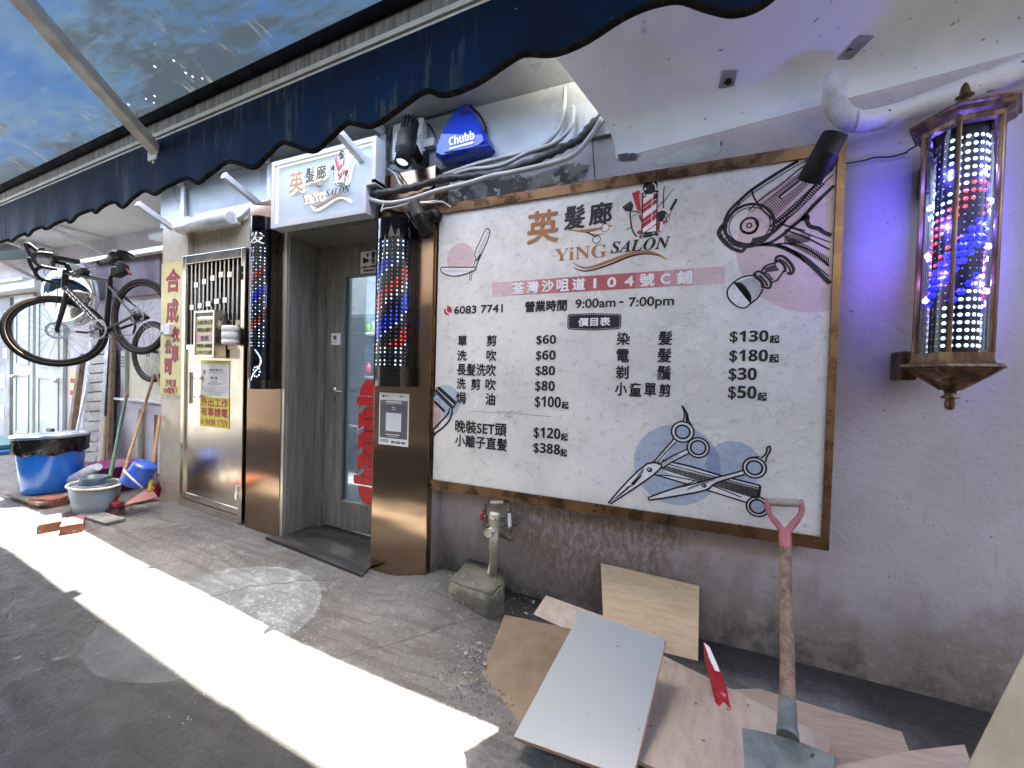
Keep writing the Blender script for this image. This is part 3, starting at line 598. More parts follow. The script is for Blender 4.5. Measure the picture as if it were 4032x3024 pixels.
class Art:                                                                      # flat printed layers on a plane y = Y (each layer .3 mm above the last)
    def __init__(s, Y, f=None, clip=None): s.mb = {}; s.Y = Y; s.f = f or (lambda x, z: (x, z)); s.clip = clip
    def m(s, k): return s.mb.setdefault(k, MB())
    def P(s, p, lift): x, z = s.f(*p); return Vector((x, s.Y-lift, z))
    def poly(s, k, pts, lift=.0006):                                            # simple polygon in board coordinates
        if s.clip: pts = clip_poly(pts, *s.clip)
        if len(pts) < 3: return
        a = sum(pts[i-1][0]*pts[i][1]-pts[i][0]*pts[i-1][1] for i in range(len(pts)))
        if a < 0: pts = pts[::-1]
        bm = bmesh.new(); f = bm.faces.new([bm.verts.new((p[0], p[1], 0)) for p in pts]); bmesh.ops.triangulate(bm, faces=[f])
        bm.verts.index_update(); s.m(k).add([s.P((q.co.x, q.co.y), lift) for q in bm.verts], [[q.index for q in g.verts] for g in bm.faces]); bm.free()
    def stroke(s, k, pts, w, lift=.0009, w1=None, wf=None, closed=False):       # pts in board coords, width in metres, optional taper
        P = [Vector((p[0], p[1])) for p in pts]; n = len(P)
        if s.clip:
            x0, x1, z0, z1 = s.clip
            runs = []; cur = []
            for p in P:
                if x0 < p.x < x1 and z0 < p.y < z1: cur.append(p)
                else:
                    if len(cur) > 1: runs.append(cur)
                    cur = []
            if len(cur) > 1: runs.append(cur)
        else: runs = [P]
        for Q in runs:
            n = len(Q); vs = []
            for i, p in enumerate(Q):
                d = Q[min(i+1, n-1)]-Q[max(i-1, 0)]
                if closed and i in (0, n-1): d = Q[1]-Q[-2]
                if d.length < 1e-9: d = Vector((1, 0))
                d.normalize(); t = i/max(1, n-1)
                ww = w*wf(t) if wf else (w if w1 is None else w+(w1-w)*t)
                nn = Vector((-d.y, d.x))*ww/2; vs += [s.P(p+nn, lift), s.P(p-nn, lift)]
            s.m(k).add(vs, [(2*i, 2*i+1, 2*i+3, 2*i+2) for i in range(n-1)])
    def circ(s, k, c, r, lift=.0006, seg=48, ring=None, sx=1, rot=0):
        pts = []
        for i in range(seg):
            a = 2*math.pi*i/seg; x, z = r*sx*math.cos(a), r*math.sin(a); pts.append((c[0]+x*math.cos(rot)-z*math.sin(rot), c[1]+x*math.sin(rot)+z*math.cos(rot)))
        if ring: s.stroke(k, pts+[pts[0]], ring, lift, closed=True)
        else: s.poly(k, pts, lift)
    def text(s, k, txt, bl, tr, lift=.0012, bold=0, slope=0):
        x0, z0 = bl; x1, z1 = tr
        if slope: z1 = z1
        b = (bold/abs(x1-x0), bold/abs(z1-z0)) if bold else 0
        put_text(s.m(k), txt, lambda a, t, l: s.P((x0+(x1-x0)*a, z0+(z1-z0)*t), lift+l), b)
    def emit(s, parent, mats, name):                                           # all layers as one printed part with several inks
        one = MB(); ms = []
        for k, mb in s.mb.items():
            b = len(one.v); one.v += mb.v; one.f += [tuple(b+i for i in f) for f in mb.f]; one.m += [len(ms)]*len(mb.f); one.sm += mb.sm; ms.append(mats[k])
        return one.build(name, ms, parent)
def S(px, n=5, tf=bp): return [tuple(p) for p in smooth_path([tf(*q) for q in px], n)]
MPX = .00122
def scissor_logo(A, tf, k1, k2):
    pass
def logo(A, dk, br, rd, wt, pk):                                                # the salon's emblem in board coordinates
    A.text(br, '英', bp(2076, 962), bp(2201, 822), bold=.0045)
    A.text(dk, '髮', bp(2222, 905), bp(2304, 805), bold=.003); A.text(dk, '廊', bp(2320, 889), bp(2410, 792), bold=.0035)
    A.text(br, '𝐘𝐢𝐍𝐆', bp(2184, 1030), bp(2391, 960)); A.text(dk, '𝑺𝑨𝑳𝑶𝑵', bp(2404, 998), bp(2640, 930), bold=.0008)
    c = lambda x, y: bp(1650+x/1.8433, 650+y/1.8433)
    # little shears under the characters
    A.poly(br, [c(1060, 470), c(1200, 468), c(1310, 452), c(1340, 447), c(1325, 468), c(1215, 494)]); A.circ(br, c(1350, 455), .020, ring=.0035, lift=.0008); A.stroke(br, [c(1375, 440), c(1405, 440)], .005, w1=.007)
    A.stroke(dk, S([(2310, 915), (2345, 925), (2380, 920)]), .003); A.circ(dk, c(1288, 540), .0195, ring=.004); A.stroke(dk, S([(2312, 915), (2340, 930), (2350, 935)]), .008, w1=.003)
    # swash
    A.stroke(br, S([(2255, 1034), (2290, 1052), (2330, 1052), (2400, 1028), (2480, 1000), (2540, 992), (2590, 1002), (2625, 1022)], 8), .0135, wf=lambda t: .15+1.0*math.sin(math.pi*t)**.8)
    A.stroke(dk, S([(2258, 1052), (2290, 1066), (2330, 1064), (2400, 1042), (2480, 1010), (2540, 999), (2592, 1006), (2628, 1024)], 8), .008, lift=.0007, wf=lambda t: .2+1.0*math.sin(math.pi*t)**.8)
    # barber's pole
    q = lambda x, y: bp(2380+x/5.0281, 680+y/5.0281)
    A.poly(wt, [q(755, 450), q(1045, 405), q(1030, 1170), q(740, 1205)], .0012)
    for ya, yb_ in ((640, 470), (770, 600), (1010, 850), (1120, 960), (1330, 1180)):
        pass
    def band(y0, y1, k, lift): A.clip2 = None; A.poly(k, [q(755, y0+120), q(1040, y0-90), q(1040, y1-90), q(755, y1+120)], lift)
    band(520, 590, rd, .0015); band(600, 690, rd, .0015); band(800, 880, rd, .0015); band(890, 985, rd, .0015); band(1085, 1110, rd, .0015)
    A.poly(rd, [q(760, 460), q(850, 445), q(760, 520)], .0015); A.poly(rd, [q(975, 420), q(1040, 410), q(1038, 480), q(970, 530)], .0015)
    A.stroke(dk, [q(757, 440), q(742, 1205)], .006, lift=.0018); A.stroke(dk, [q(1046, 405), q(1031, 1180)], .005, lift=.0018); A.stroke(wt, [q(950, 425), q(930, 1180)], .003, lift=.0018)
    A.circ(dk, q(905, 275), .0335, lift=.0015); A.stroke(wt, [q(890, 190), q(960, 200), q(1015, 260), q(1015, 340)], .005, lift=.0018); A.circ(wt, q(808, 325), .005, lift=.0018, seg=14)
    for (x0, y0, x1, y1, w) in ((740, 425, 1070, 370, .011), (715, 1215, 1045, 1180, .011), (690, 1275, 1070, 1225, .012)): A.stroke(dk, [q(x0, y0), q(x1, y1)], w, lift=.0021)
    for (x0, y0, x1, y1) in ((770, 427, 800, 424), (960, 405, 1020, 395), (740, 1222, 780, 1218), (945, 1203, 995, 1196), (725, 1277, 775, 1272), (945, 1262, 1015, 1248)): A.stroke(wt, [q(x0, y0), q(x1, y1)], .0035, lift=.0024)
    # comb, clipper, razor, shears and brush round the pole
    A.poly(rd, [q(545, 410), q(690, 345), q(750, 560), q(735, 770), q(650, 745)], .0009); A.stroke(pk, [q(700, 420), q(748, 740)], .010, lift=.0011)
    A.poly(dk, [q(350, 680), q(520, 560), q(575, 640), q(550, 760), q(500, 770), q(415, 765)], .0009); A.stroke(pk, [q(395, 690), q(530, 600)], .0012, lift=.0012)
    A.stroke(dk, [q(520, 740), q(505, 850), q(525, 1000), q(550, 1130), q(600, 1230), q(645, 1265)], .007, lift=.001); A.stroke(dk, [q(550, 765), q(650, 770), q(735, 805)], .005)
    A.stroke(dk, [q(530+13*i, 880-8*i+(20 if i % 2 else -20)) for i in range(12)], .0022); A.stroke(dk, [q(530, 1080), q(470, 1110), q(430, 1130)], .004)
    A.poly(rd, [q(675, 835), q(720, 825), q(735, 900), q(730, 970), q(690, 920)], .0009); A.circ(rd, q(690, 1180), .010, seg=20)
    A.stroke(dk, [q(1185, 265), q(1165, 500), q(1170, 700)], .004, w1=.006); A.stroke(dk, [q(1380, 300), q(1190, 560), q(1130, 600), q(1055, 690)], .003, wf=lambda t: .6+1.2*math.sin(math.pi*t))
    A.stroke(dk, [q(1430, 520), q(1310, 740)], .0125, lift=.0009); A.stroke(dk, [q(1330, 740), q(1285, 870), q(1275, 920)], .003)
    A.poly(dk, [q(1050, 790), q(1140, 745), q(1230, 775), q(1200, 870), q(1150, 970), q(1055, 970)], .0009); A.poly(rd, [q(1055, 972), q(1110, 976), q(1090, 1165), q(1035, 1140)], .0009); A.poly(wt, [q(1112, 976), q(1145, 974), q(1120, 1165), q(1092, 1165)], .0009); A.stroke(dk, [q(1060, 1170), q(1115, 1165)], .005)
    A.circ(dk, q(1215, 850), .010, ring=.004, seg=24); A.poly(rd, [q(1155, 970), q(1215, 930), q(1220, 990), q(1160, 1025)], .0009); A.stroke(dk, [q(1215, 900), q(1250, 990)], .005); A.stroke(dk, [q(1218, 990), q(1210, 1050)], .002)
    
def price_board():
    t = thing('price_board', 'big marble print price board in a bronze frame on the lavender wall', 'price board', (-.38, YB, 1.4))
    mb = MB(); mb.box((BX0+.02, YF, BZ0+.04), (BX1-.02, YW-.001, BZ1-.04)); mb.build('printed_panel', marb, t)
    mb = MB(); y0, y1 = YB-.022, YW-.0015
    fx1 = pX1
    mb.slab([(BX0, y0, BZ1), (BX1, y0, BZ1), (fx1, y0, pZ1), (pX0, y0, pZ1)], (0, 1, 0), y1-y0)
    mb.slab([(BX0, y0, BZ0), (pX0, y0, pZ0), (fx1, y0, pZ0), (BX1, y0, BZ0)], (0, 1, 0), y1-y0)
    mb.slab([(BX0, y0, BZ0), (BX0, y0, BZ1), (pX0, y0, pZ1), (pX0, y0, pZ0)], (0, 1, 0), y1-y0)
    mb.slab([(BX1, y0, BZ0), (fx1, y0, pZ0), (fx1, y0, pZ1), (BX1, y0, BZ1)], (0, 1, 0), y1-y0)
    mb.build('frame', brz_frame, t)
    A = Art(YF, clip=(pX0+.001, fx1-.001, pZ0+.001, pZ1-.001))
    # tinted discs
    xl, zl = bp(2899, 976); zb = bp(3238, 1229)[1]; r = zl-zb; A.circ('pink', (xl+r, zl), r, .0004, 72)
    c1 = bp(1808, 1018); A.circ('pink', (c1[0]+.008, c1[1]), .088, .0004)
    c = lambda x, y: bp(2350+x/2.37, 1500+y/2.37)
    a, b = c(342, 790), c(1158, 790); r = (b[0]-a[0])/2; ca = ((a[0]+b[0])/2, c(750, 785)[1]); A.circ('blue', ca, r, .0004, 64)
    a2, b2 = c(1015, 770), c(1540, 770); r2 = (b2[0]-a2[0])/2; cb = ((a2[0]+b2[0])/2, c(1280, 770)[1]-.01); A.circ('blue', cb, r2, .0005, 56)
    d_ = Vector(cb)-Vector(ca); L = d_.length; aa = (r*r-r2*r2+L*L)/(2*L); hh = math.sqrt(max(1e-6, r*r-aa*aa)); d_.normalize()
    a0 = math.atan2(d_.y, d_.x); s1 = math.acos(aa/r); s2 = math.acos((L-aa)/r2)
    A.poly('blue2', [(ca[0]+r*math.cos(a0-s1+2*s1*i/16), ca[1]+r*math.sin(a0-s1+2*s1*i/16)) for i in range(17)]+[(cb[0]+r2*math.cos(a0+math.pi-s2+2*s2*i/16), cb[1]+r2*math.sin(a0+math.pi-s2+2*s2*i/16)) for i in range(1, 16)], .0007)
    j = lambda x, y: bp(1680+x/5.9235, 1500+y/5.9235)
    A.circ('pink', j(60, 780), .098, .0005); A.circ('blue', j(440, 480), .098, .0004)
    logo(A, 'ink', 'bronze', 'red', 'white', 'pinkink')
    # address band that fades out to both ends
    x0, z0 = bp(1936, 1168); x1, z1 = bp(2855, 1048)
    cols = ['pink', 'rose1', 'rose2', 'rose3', 'rose3', 'rose3', 'rose2', 'rose1', 'pink']
    for i, k in enumerate(cols): A.poly(k, [(x0+(x1-x0)*i/9, z0), (x0+(x1-x0)*(i+1)/9, z0), (x0+(x1-x0)*(i+1)/9, z1), (x0+(x1-x0)*i/9, z1)], .0005)
    s = '荃灣沙咀道104號C鋪'; tx0, tz0 = bp(2019, 1157); tx1, tz1 = bp(2727, 1065); n = len(s); cw = .064
    for i, ch in enumerate(s):
        x = tx0+(tx1-tx0-cw)*i/(n-1); w = cw if not ch.isascii() else cw*(.16 if ch == '1' else .62)
        A.text('white', ch, (x+(cw-w)/2, tz0+(.006 if ch.isascii() else 0)), (x+(cw+w)/2, tz1-(.008 if ch.isascii() else 0)), bold=.0022)
    T = lambda txt, u0, v0, u1, v1, b=.0022: A.text('ink', txt, bp(u0, v0), bp(u1, v1), bold=b)
    A.circ('red', bp(1764, 1223), .0265); A.stroke('white', S([(1757, 1212), (1758, 1224), (1766, 1233), (1776, 1235)], 6), .006, lift=.0012); A.stroke('white', [bp(1755, 1210), bp(1760, 1216)], .010, lift=.0013); A.stroke('white', [bp(1770, 1233), bp(1777, 1238)], .010, lift=.0013)
    T('6083 7741', 1789, 1236, 1980, 1198, .0016)
    T('營業時間', 2068, 1229, 2232, 1180); T('9:00am', 2266, 1214, 2424, 1172, .0014); T('-', 2440, 1192, 2455, 1187, .002); T('7:00pm', 2476, 1219, 2654, 1164, .0014)
    bq = [(1385, 225), (1400, 205), (1630, 197), (1875, 205), (1890, 222), (1885, 325), (1870, 345), (1640, 360), (1397, 350), (1383, 332)]
    c8 = lambda x, y: bp(1650+x/2.37, 1150+y/2.37)
    A.poly('ink', [c8(*p) for p in bq], .0008)
    ins = [(1398, 232), (1410, 216), (1630, 208), (1865, 216), (1877, 230), (1873, 320), (1860, 334), (1640, 348), (1405, 339), (1396, 326)]
    for i in range(len(ins)):
        a = Vector(c8(*ins[i-1])); b = Vector(c8(*ins[i])); L = (b-a).length; k = max(1, int(L/.011))
        for q in range(k): A.stroke('white', [tuple(a+(b-a)*(q+.2)/k), tuple(a+(b-a)*(q+.75)/k)], .0022, lift=.0012)
    A.text('white', '價目表', bp(2277, 1285), bp(2403, 1249), lift=.0013, bold=.0014)
    L3 = .0018
    for s, x0, y0, x1, y1, b in (('單', 1803, 1362, 1839, 1323, L3), ('剪', 1917, 1362, 1956, 1320, L3), ('$𝟲𝟬', 2112, 1359, 2190, 1319, .0008), ('洗', 1801, 1419, 1838, 1380, L3), ('吹', 1916, 1420, 1955, 1378, L3), ('$𝟲𝟬', 2110, 1421, 2188, 1380, .0008),
            ('長髮洗吹', 1800, 1477, 1953, 1434, L3), ('$𝟴𝟬', 2108, 1481, 2186, 1441, .0008), ('洗', 1799, 1530, 1834, 1490, L3), ('剪', 1855, 1534, 1892, 1492, L3), ('吹', 1912, 1535, 1952, 1492, L3), ('$𝟴𝟬', 2107, 1542, 2185, 1501, .0008),
            ('焗', 1796, 1588, 1834, 1545, L3), ('油', 1912, 1593, 1950, 1549, L3), ('$𝟭𝟬𝟬', 2106, 1606, 2209, 1563, .0008), ('起', 2212, 1609, 2239, 1582, .0014),
            ('晚裝SET頭', 1793, 1701, 1995, 1668, L3), ('$𝟭𝟮𝟬', 2101, 1726, 2207, 1688, .0008), ('起', 2209, 1734, 2236, 1707, .0014), ('小離子直髮', 1793, 1755, 1997, 1728, L3), ('$𝟯𝟴𝟴', 2100, 1785, 2206, 1751, .0008), ('起', 2207, 1796, 2233, 1769, .0014),
            ('染', 2429, 1358, 2480, 1309, L3), ('髮', 2592, 1358, 2647, 1304, L3), ('$𝟭𝟯𝟬', 2873, 1352, 3026, 1301, .0008), ('起', 3030, 1351, 3069, 1320, .0014), ('電', 2428, 1425, 2477, 1375, L3), ('髮', 2589, 1426, 2644, 1371, L3), ('$𝟭𝟴𝟬', 2871, 1428, 3024, 1377, .0008), ('起', 3028, 1427, 3067, 1395, .0014),
            ('剃', 2425, 1491, 2475, 1441, L3), ('鬚', 2587, 1495, 2642, 1441, L3), ('$𝟯𝟬', 2868, 1501, 2980, 1449, .0008), ('小', 2422, 1556, 2468, 1507, L3), ('童', 2478, 1559, 2526, 1508, L3), ('單', 2537, 1559, 2583, 1510, L3), ('剪', 2595, 1561, 2641, 1513, L3), ('$𝟱𝟬', 2866, 1573, 2979, 1521, .0008), ('起', 2982, 1577, 3020, 1546, .0014)):
        T(s, x0, y0, x1, y1, b)
    # ornamental divider
    A.stroke('ink', [c8(475, 1110), c8(720, 1125)], .0016); A.stroke('ink', [c8(940, 1138), c8(1230, 1162)], .0016); A.stroke('ink', [c8(760, 1126), c8(910, 1133)], .0014)
    for sx in (-1, 1):
        A.stroke('ink', [c8(835+sx*p[0], 1150+p[1]) for p in ((0, -8), (20, -35), (45, -42), (70, -25), (95, -8), (112, -18), (108, -38), (90, -36), (85, -20))], .0016)
        A.stroke('ink', [c8(835+sx*p[0], 1150+p[1]) for p in ((0, 15), (20, 5), (42, -8), (38, 10), (20, 8))], .0014); A.circ('ink', c8(835+sx*25, 1175), .0018, seg=10)
    A.stroke('ink', [c8(835, 1150), c8(828, 1180), c8(835, 1195), c8(842, 1180), c8(835, 1150)], .0014)
    # ---- hair dryer
    h = lambda x, y: bp(2820+x/2.3706, 560+y/2.3706)
    H = lambda pts, w, **k: A.stroke('ink', [tuple(p) for p in smooth_path([h(*q) for q in pts], 6)], w*1.18, lift=.0012, **k)
    outer = [(880, 118), (740, 190), (560, 295), (340, 440), (230, 535), (125, 640), (78, 740), (72, 800), (95, 860), (150, 915), (230, 945), (330, 962), (430, 955), (520, 930), (620, 865), (700, 795), (800, 715), (900, 600), (1000, 500), (1100, 405)]
    H(outer, .011)
    H([(860, 165), (740, 225), (560, 335), (350, 470), (240, 560), (150, 650), (105, 740), (100, 800)], .004)
    H([(62, 770), (22, 845), (60, 915), (140, 985), (235, 1018), (275, 975)], .013); H([(62, 800), (45, 850), (75, 900), (140, 955), (230, 985)], .003)
    for i in range(6): H([(70+30*i, 850+22*i), (50+30*i, 890+20*i)], .004)
    H([(330, 440), (350, 510), (400, 590), (470, 670), (560, 730), (640, 775), (760, 810), (830, 830)], .006)
    for r_, w_ in ((.092, .012), (.078, .004), (.034, .007), (.029, .003), (.0095, .006)): A.circ('ink', h(308, 778), r_, lift=.0013, ring=w_, sx=1.0)
    A.stroke('ink', [tuple(p) for p in smooth_path([h(*q) for q in ((365, 740), (385, 780), (360, 835), (300, 855), (255, 830))], 6)], .008, lift=.0013)
    H([(300, 640), (420, 530), (600, 400), (800, 235), (1090, 60)], .005); H([(330, 650), (470, 545), (640, 420), (830, 280), (1090, 100)], .0025)
    H([(500, 790), (640, 690), (760, 590), (880, 450), (1000, 330), (1090, 250)], .007); H([(560, 720), (700, 610), (840, 480), (960, 350)], .003)
    H([(480, 830), (600, 765), (740, 655), (880, 520), (1000, 390), (1095, 300)], .004)
    for i in range(34):                                                          # cross hatching of the barrel
        t_ = i/33; a = (400+520*t_, 600-440*t_); b = (520+500*t_, 730-480*t_); H([a, ((a[0]+b[0])/2+8, (a[1]+b[1])/2-4), b], .0028)
    for i in range(24):
        t_ = i/23; a = (520+430*t_, 760-400*t_); b = (570+440*t_, 800-400*t_); H([a, b], .0045)
    for i in range(30):
        t_ = i/29; x = 320+330*t_; y = 950-190*t_*t_-20*t_; H([(x, y), (x+28, y-60)], .003)
    for i in range(26):
        t_ = i/25; H([(380+440*t_, 425-285*t_), (400+440*t_, 402-282*t_)], .0035)
    for i in range(9): H([(215-14*i, 560+24*i), (235-14*i, 535+25*i)], .0035)
    A.poly('ink', [h(*p) for p in ((575, 505), (800, 330), (830, 350), (610, 535))], .0014); A.poly('pink', [h(*p) for p in ((598, 512), (800, 352), (815, 362), (614, 526))], .0016)
    H([(300, 960), (430, 955), (560, 965), (680, 1010), (800, 1080), (900, 1160), (1060, 1320)], .012, w1=.017)
    H([(800, 730), (850, 690), (848, 740), (875, 785), (960, 810), (1000, 840), (1075, 870)], .014); H([(890, 800), (950, 790), (985, 820)], .004)
    H([(640, 820), (760, 860), (900, 920), (1060, 1005)], .006); H([(700, 800), (820, 845), (1065, 935)], .004)
    H([(560, 950), (700, 950), (850, 1000), (960, 1070), (1055, 1160)], .006); H([(600, 975), (720, 1010), (840, 1075), (930, 1150), (1052, 1255)], .004)
    for i in range(26):
        t_ = i/25; x = 650+400*t_; y = 870+165*t_+40*t_*t_; H([(x, y), (x-12, y+70+10*t_)], .003)
    for i in range(24):
        t_ = i/23; x = 560+250*t_; y = 955+110*t_*t_+40*t_; H([(x, y+10), (x+26, y+2)], .0045)
    for i in range(16):
        t_ = i/15; H([(620+260*t_, 860-40*t_+40*t_*t_), (700+160*t_, 960-30*t_)], .0025)
    for i in range(16):
        t_ = i/15; H([(700+260*t_, 770-260*t_), (725+262*t_, 800-260*t_)], .003)
    # ---- shaving brush
    H([(155, 1315), (110, 1370), (105, 1430), (140, 1490), (210, 1540), (270, 1545), (315, 1510)], .006); H([(155, 1315), (230, 1320), (290, 1380), (322, 1450), (315, 1510)], .005)
    H([(155, 1315), (230, 1265), (320, 1245), (370, 1250)], .006); H([(315, 1510), (390, 1450), (435, 1370)], .006)
    A.poly('palem', [h(*p) for p in ((155, 1318), (112, 1370), (108, 1430), (142, 1490), (212, 1538), (270, 1540), (312, 1508), (320, 1450), (288, 1380), (230, 1322))], .0008)
    A.poly('palem', [h(*p) for p in ((160, 1312), (230, 1268), (320, 1248), (372, 1252), (432, 1368), (388, 1448), (318, 1508), (322, 1450), (290, 1380), (232, 1318))], .0008)
    for i in range(18):
        t_ = i/17; H([(170+150*t_, 1318+190*t_-20*math.sin(3.1*t_)), (365+65*t_, 1258+105*t_)], .0013)
    rs = random.Random(3)
    for i in range(46):
        x, y = rs.uniform(115, 260), rs.uniform(1350, 1530)
        if y-1350 < (x-115)*1.4+90 and y < 1500+(x-115)*.3: H([(x, y), (x+3, y+2)], .0024)
    H([(365, 1215), (400, 1205), (440, 1230), (500, 1290), (510, 1340), (490, 1362), (445, 1355)], .008); H([(365, 1215), (362, 1245), (420, 1300), (440, 1360)], .011)
    H([(400, 1240), (450, 1290), (480, 1345)], .007)
    H([(425, 1205), (450, 1165), (500, 1140), (555, 1130)], .007); H([(515, 1310), (570, 1285), (610, 1230), (630, 1200)], .006); H([(440, 1210), (490, 1240), (525, 1290)], .005)
    for i in range(9): H([(450+12*i, 1175-4*i), (470+14*i, 1215-2*i)], .0035)
    H([(555, 1130), (560, 1080), (600, 1062), (650, 1085), (700, 1140), (722, 1195), (700, 1228), (660, 1220)], .010); H([(555, 1110), (600, 1115), (640, 1165), (640, 1215)], .009); H([(580, 1090), (640, 1120), (685, 1185), (690, 1222)], .006)
    # ---- shears, thinning shears and comb
    def F(pts, w, n=6, lift=.0012, **k): A.stroke('ink', [tuple(p) for p in smooth_path([c(*q) for q in pts], n)], w, lift=lift, **k)
    comb = [c(*p) for p in ((590, 735), (1150, 880), (1525, 975), (1510, 1090), (1400, 1105), (1080, 985), (700, 880), (590, 815))]
    A.poly('palem', comb, .0009); F([(590, 735), (850, 790), (1150, 880), (1525, 975)], .008, 3); F([(1525, 975), (1510, 1090)], .010, 3); F([(600, 760), (900, 840), (1200, 920), (1515, 1000)], .005, 3)
    for i in range(78):
        t_ = i/77; x = 610+890*t_; y0 = 775+(225)*t_; y1 = 815+(280)*t_
        F([(x, y0+6), (x-2, y1+10)], .0042, 1)
    F([(530, 870), (700, 920), (1000, 1010), (1350, 1120), (1390, 1135)], .007, 4); F([(545, 880), (680, 885), (980, 945), (1100, 985), (1350, 1085)], .005, 4)
    A.poly('palem', [c(*p) for p in ((535, 872), (680, 888), (980, 948), (1100, 988), (1400, 1105), (1390, 1130), (1000, 1005))], .001)
    def ringgrip(cx_, cy_, r0, r1, lift=.0014):
        A.circ('palem', c(cx_, cy_), r0*.965, lift=.0011); A.circ('ink', c(cx_, cy_), r0, lift=lift, ring=.0075); A.circ('ink', c(cx_, cy_), r1, lift=lift, ring=.0085); A.circ('blue', c(cx_, cy_), r1*.95, lift=.0013)
    for (gx_, gy_, ga, gb) in ((800, 475, 106, 68), (945, 622, 103, 72), (1470, 810, 110, 75), (1500, 1172, 107, 75)):
        k_ = abs(c(gx_+100, gy_)[0]-c(gx_, gy_)[0])/100; ringgrip(gx_, gy_, ga*k_, gb*k_)
    A.poly('palem', [c(*p) for p in ((105, 1145), (285, 930), (470, 775), (575, 770), (600, 800), (520, 880), (330, 1010))], .0013)
    F([(105, 1140), (290, 930), (470, 772), (575, 768), (605, 800), (520, 882), (330, 1015), (125, 1148)], .008, 2, .0016)
    A.poly('ink', [c(*p) for p in ((115, 1140), (290, 985), (370, 940), (230, 1060))], .0018); F([(330, 965), (420, 880)], .018, 2, .0016, w1=.004)
    for i in range(10): F([(350+9*i, 960-12*i), (352+9*i, 920-12*i)], .003, 1, .0018)
    A.circ('ink', c(492, 828), .012, lift=.002); A.circ('palem', c(488, 824), .004, lift=.0022, seg=12)
    A.poly('palem', [c(*p) for p in ((525, 770), (705, 545), (745, 560), (600, 745))], .0013); F([(525, 765), (640, 630), (712, 545), (705, 500)], .007, 4, .0016); F([(560, 765), (650, 660), (745, 565)], .005, 4, .0016)
    A.poly('palem', [c(*p) for p in ((580, 785), (830, 640), (858, 672), (610, 810))], .0013); F([(575, 780), (700, 700), (832, 640), (838, 600)], .006, 4, .0016); F([(610, 815), (720, 745), (860, 675)], .007, 4, .0016)
    for i in range(12): F([(600+14*i, 770-9*i), (612+14*i, 800-9*i)], .0026, 1, .0018)
    A.poly('ink', [c(*p) for p in ((790, 230), (805, 228), (845, 290), (862, 370), (850, 385), (828, 370), (825, 300))], .0016); F([(795, 235), (815, 290), (812, 350), (800, 375)], .006, 4, .0016); F([(845, 300), (858, 370), (885, 410)], .006, 4, .0016)
    A.poly('palem', [c(*p) for p in ((480, 1090), (700, 1005), (900, 965), (1080, 915), (1340, 845), (1380, 870), (1120, 945), (1020, 1015), (800, 1060), (490, 1112))], .0016)
    F([(490, 1112), (480, 1090), (500, 1080), (700, 1008), (900, 960), (1080, 910), (1330, 845), (1365, 815)], .007, 3, .002); F([(490, 1112), (700, 1080), (1010, 1020), (1120, 948), (1380, 872)], .008, 3, .002)
    for i in range(34): F([(510+12*i, 1082-4.2*i), (520+12*i, 1062-4*i if i % 1 == 0 else 0)], .0035, 1, .0022)
    for i in range(12): F([(840+22*i, 1020-8*i), (880+22*i, 985-9*i)], .0026, 1, .0022)
    A.circ('ink', c(1000, 975), .010, lift=.0022); A.circ('palem', c(997, 972), .003, lift=.0024, seg=12)
    F([(1530, 720), (1575, 680), (1592, 620), (1615, 612), (1618, 650), (1585, 710), (1575, 760)], .007, 5, .0016); F([(1380, 745), (1430, 715), (1520, 705)], .006, 4, .0016)
    # ---- open razor
    g = lambda x, y: bp(1650+x/1.8433, 650+y/1.8433)
    G = lambda pts, w, **k: A.stroke('ink', [tuple(p) for p in smooth_path([g(*q) for q in pts], 6)], w, lift=.0012, **k)
    A.poly('palem', [g(*p) for p in ((160, 750), (180, 742), (290, 740), (405, 738), (412, 755), (340, 790), (250, 808), (180, 790))], .0008)
    G([(410, 742), (300, 742), (180, 742), (158, 755), (175, 785), (250, 806), (340, 790), (410, 758), (410, 742)], .006)
    A.poly('palem', [g(*p) for p in ((400, 735), (405, 650), (480, 470), (495, 463), (512, 480), (505, 530), (415, 740))], .0008)
    G([(395, 738), (412, 680), (405, 640), (440, 560), (480, 475), (497, 463), (513, 480), (500, 540), (460, 630), (412, 745)], .0055)
    for i in range(16): G([(420+5*i, 635-10*i), (448+4*i, 640-10*i)], .002)
    for i in range(9): G([(410+3*i, 700-6*i), (430+3*i, 690-6*i)], .003)
    for i in range(16):
        x = 180+14*i; G([(x, 765+(i*7) % 14), (x+7, 762+(i*7) % 14+5)], .004)
    G([(370, 785), (368, 830), (378, 832), (385, 780)], .004)
    # ---- clippers at the left edge
    J = lambda pts, w, **k: A.stroke('ink', [tuple(p) for p in smooth_path([j(*q) for q in pts], 6)], w, lift=.0012, **k)
    A.poly('palem', [j(*p) for p in ((190, 250), (250, 140), (680, 520), (690, 570), (600, 655))], .0009)
    for (p0, p1, w) in (((270, 150), (680, 520), .020), ((215, 225), (620, 620), .013), ((235, 200), (640, 590), .004), ((255, 180), (660, 560), .004), ((195, 260), (600, 650), .006)): J([p0, p1], w)
    J([(255, 140), (190, 250)], .007); J([(688, 530), (600, 655)], .008)
    J([(190, 265), (110, 300), (40, 370)], .012); J([(220, 295), (140, 390), (50, 540)], .008); J([(545, 630), (510, 740), (420, 860), (300, 980), (150, 1140), (30, 1185)], .010); J([(595, 660), (590, 760), (540, 900), (420, 1050), (200, 1220), (30, 1275)], .012)
    J([(190, 1240), (20, 1410)], .022); A.poly('ink', [j(*p) for p in ((165, 490), (200, 455), (440, 690), (405, 740))], .0014)
    for i in range(22):
        x = 560-22*i; y = 740+22*i; J([(x, y-6*i*.3), (x-60, y+22)], .0022)
